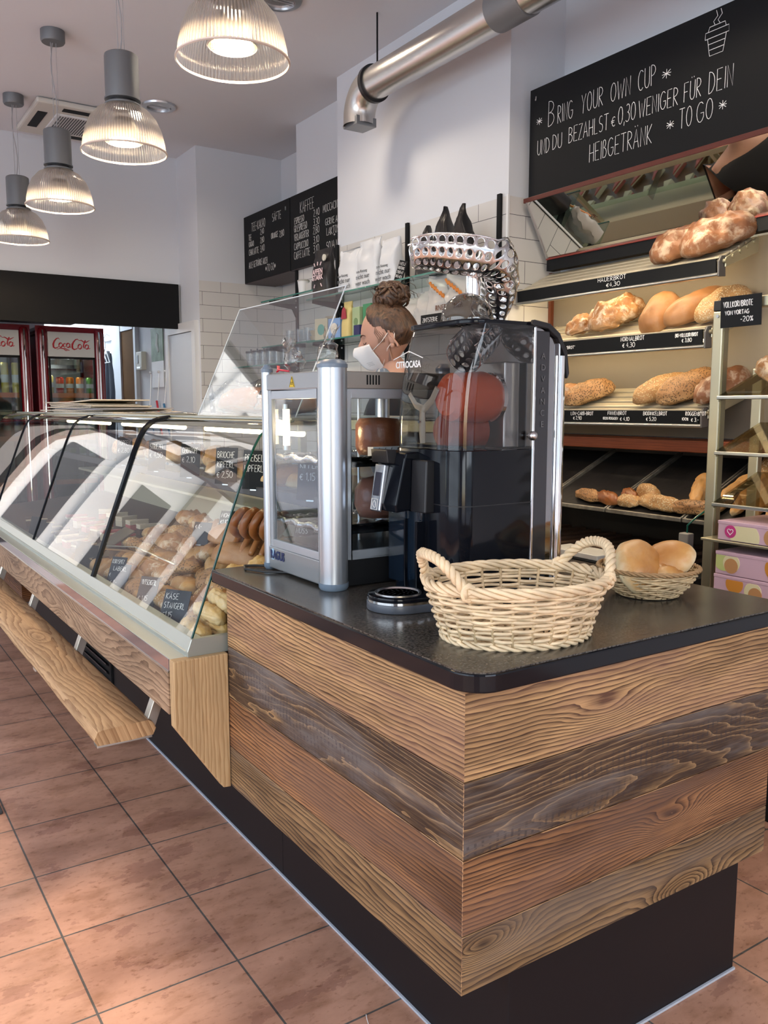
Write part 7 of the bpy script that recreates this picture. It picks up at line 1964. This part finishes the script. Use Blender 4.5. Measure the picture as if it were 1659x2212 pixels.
for s_ in (-1, 1):
    pts = [head_pt(1.40 - .05 * math.sin(PI * k_ / 8) , s_ * (.18 + .42 * k_ / 8), .0015) for k_ in range(9)]
    hpart('eyebrow', MB().tube(pts, [.0012 + .0022 * math.sin(PI * (k_ + 1) / 10) for k_ in range(9)], 6, flat=.5), M['brow'], smooth='all')
    pts = [head_pt(1.60 + .035 * math.sin(PI * k_ / 8), s_ * (.25 + .30 * k_ / 8), .0012) for k_ in range(9)]
    hpart('eyelashes', MB().tube(pts, .0013, 5), mat('lash_dark', (.03, .015, .012), .7), smooth='all')
    # ear
    e0 = Vector((-.012, .074 * s_, -.012))
    mb = MB().tube([e0 + Vector((.004 + .012 * math.sin(a_ * .9), .006 * s_ * (1 + .5 * math.cos(a_)), .032 * math.cos(a_ * .55 + .1) - .004)) + Vector((-.016 * math.sin(a_ * .55), 0, 0)) for a_ in [k_ / 12 * 5.2 for k_ in range(13)]], [.0045] * 13, 7)
    mb.sphere(tuple(e0 + Vector((0, .002 * s_, 0))), .016, sc=(.75, .35, 1.5)); mb.sphere(tuple(e0 + Vector((.004, .002 * s_, -.027))), .008, sc=(1, .7, 1.1))
    hpart('ear', mb, skin, smooth='all')
# mouth under the mask
hpart('lips', MB().tube([head_pt(2.12, a_ * .05, .001) for a_ in range(-5, 6)], .004, 6, flat=.6), mat('lip_rose', (.45, .16, .13), .5), smooth='all')
# folded dust mask
M['mask_white'] = mat('mask_fleece', (.74, .74, .75), .8, bump=.15, bscale=200)
def mask_pt(i, j):
    u = i / 20; s_ = -1 + 2 * j / 28
    th = 1.67 + u * 1.12
    wmax = .95 * (1 - .18 * abs(u - .45) * 2)
    ph = s_ * wmax
    p = head_pt(th, ph, .004)
    bulge = math.exp(-(s_ / .62) ** 2) * (math.sin(PI * min(1, max(0, u * .92 + .06))) ** .8)
    p.x += .034 * bulge * (1 - .35 * abs(s_)); p.y *= 1 + .12 * bulge
    if u > .85: p.z -= .004
    if abs(s_) < .5: p.z += .004 * (1 - abs(s_) * 2) * (1 - u)
    return p
mk = hpart('face_mask', head_mesh(0, 0, 0, 0, 0, 21, 29, False, mask_pt), M['mask_white'], smooth='all', solid=.002)
mb = MB()
for s_ in (-1, 1):
    e = Vector((-.020, .078 * s_, .012))
    a_ = mask_pt(4, 14 + 13 * s_); b2 = mask_pt(15, 14 + 13 * s_)
    for p in (a_, b2):
        mid = (p + e) / 2 + Vector((0, .010 * s_, 0)); mb.tube([p, mid, e + Vector((0, 0, .012 if p is a_ else -.03)), e + Vector((-.006, 0, -.01))], .0018, 6)
part('ear_loops', (mb.bm.transform(TILT), mb)[1], mat('elastic_white', (.78, .70, .66), .7), mk, world=False, smooth='all')
mb = MB()
for q in range(3): mb.tube([mask_pt(10 + q, 14 + k_) + Vector((.002, .002, 0)) for k_ in (5, 6, 7, 8, 9)], .0007, 4)
part('mask_print', (mb.bm.transform(TILT), mb)[1], mat('mask_print_grey', (.45, .45, .47), .8), mk, world=False)

# small things on the floor
t = tag(part('doormat', MB().box(-.5, .41, 2.90, 4.0, .001, .012), mat('mat_dark', (.035, .035, .035), .9), None, bevel=.003), 'corner of a dark doormat at the left picture edge', 'doormat')
t = tag(part('white_thread', MB().tube([(.912, 1.455, .002), (.905, 1.44, .0035), (.898, 1.42, .002), (.890, 1.40, .002)], .0009, 5), M['white']), 'thin curled white thread on the floor tiles beside the counter plinth', 'thread')
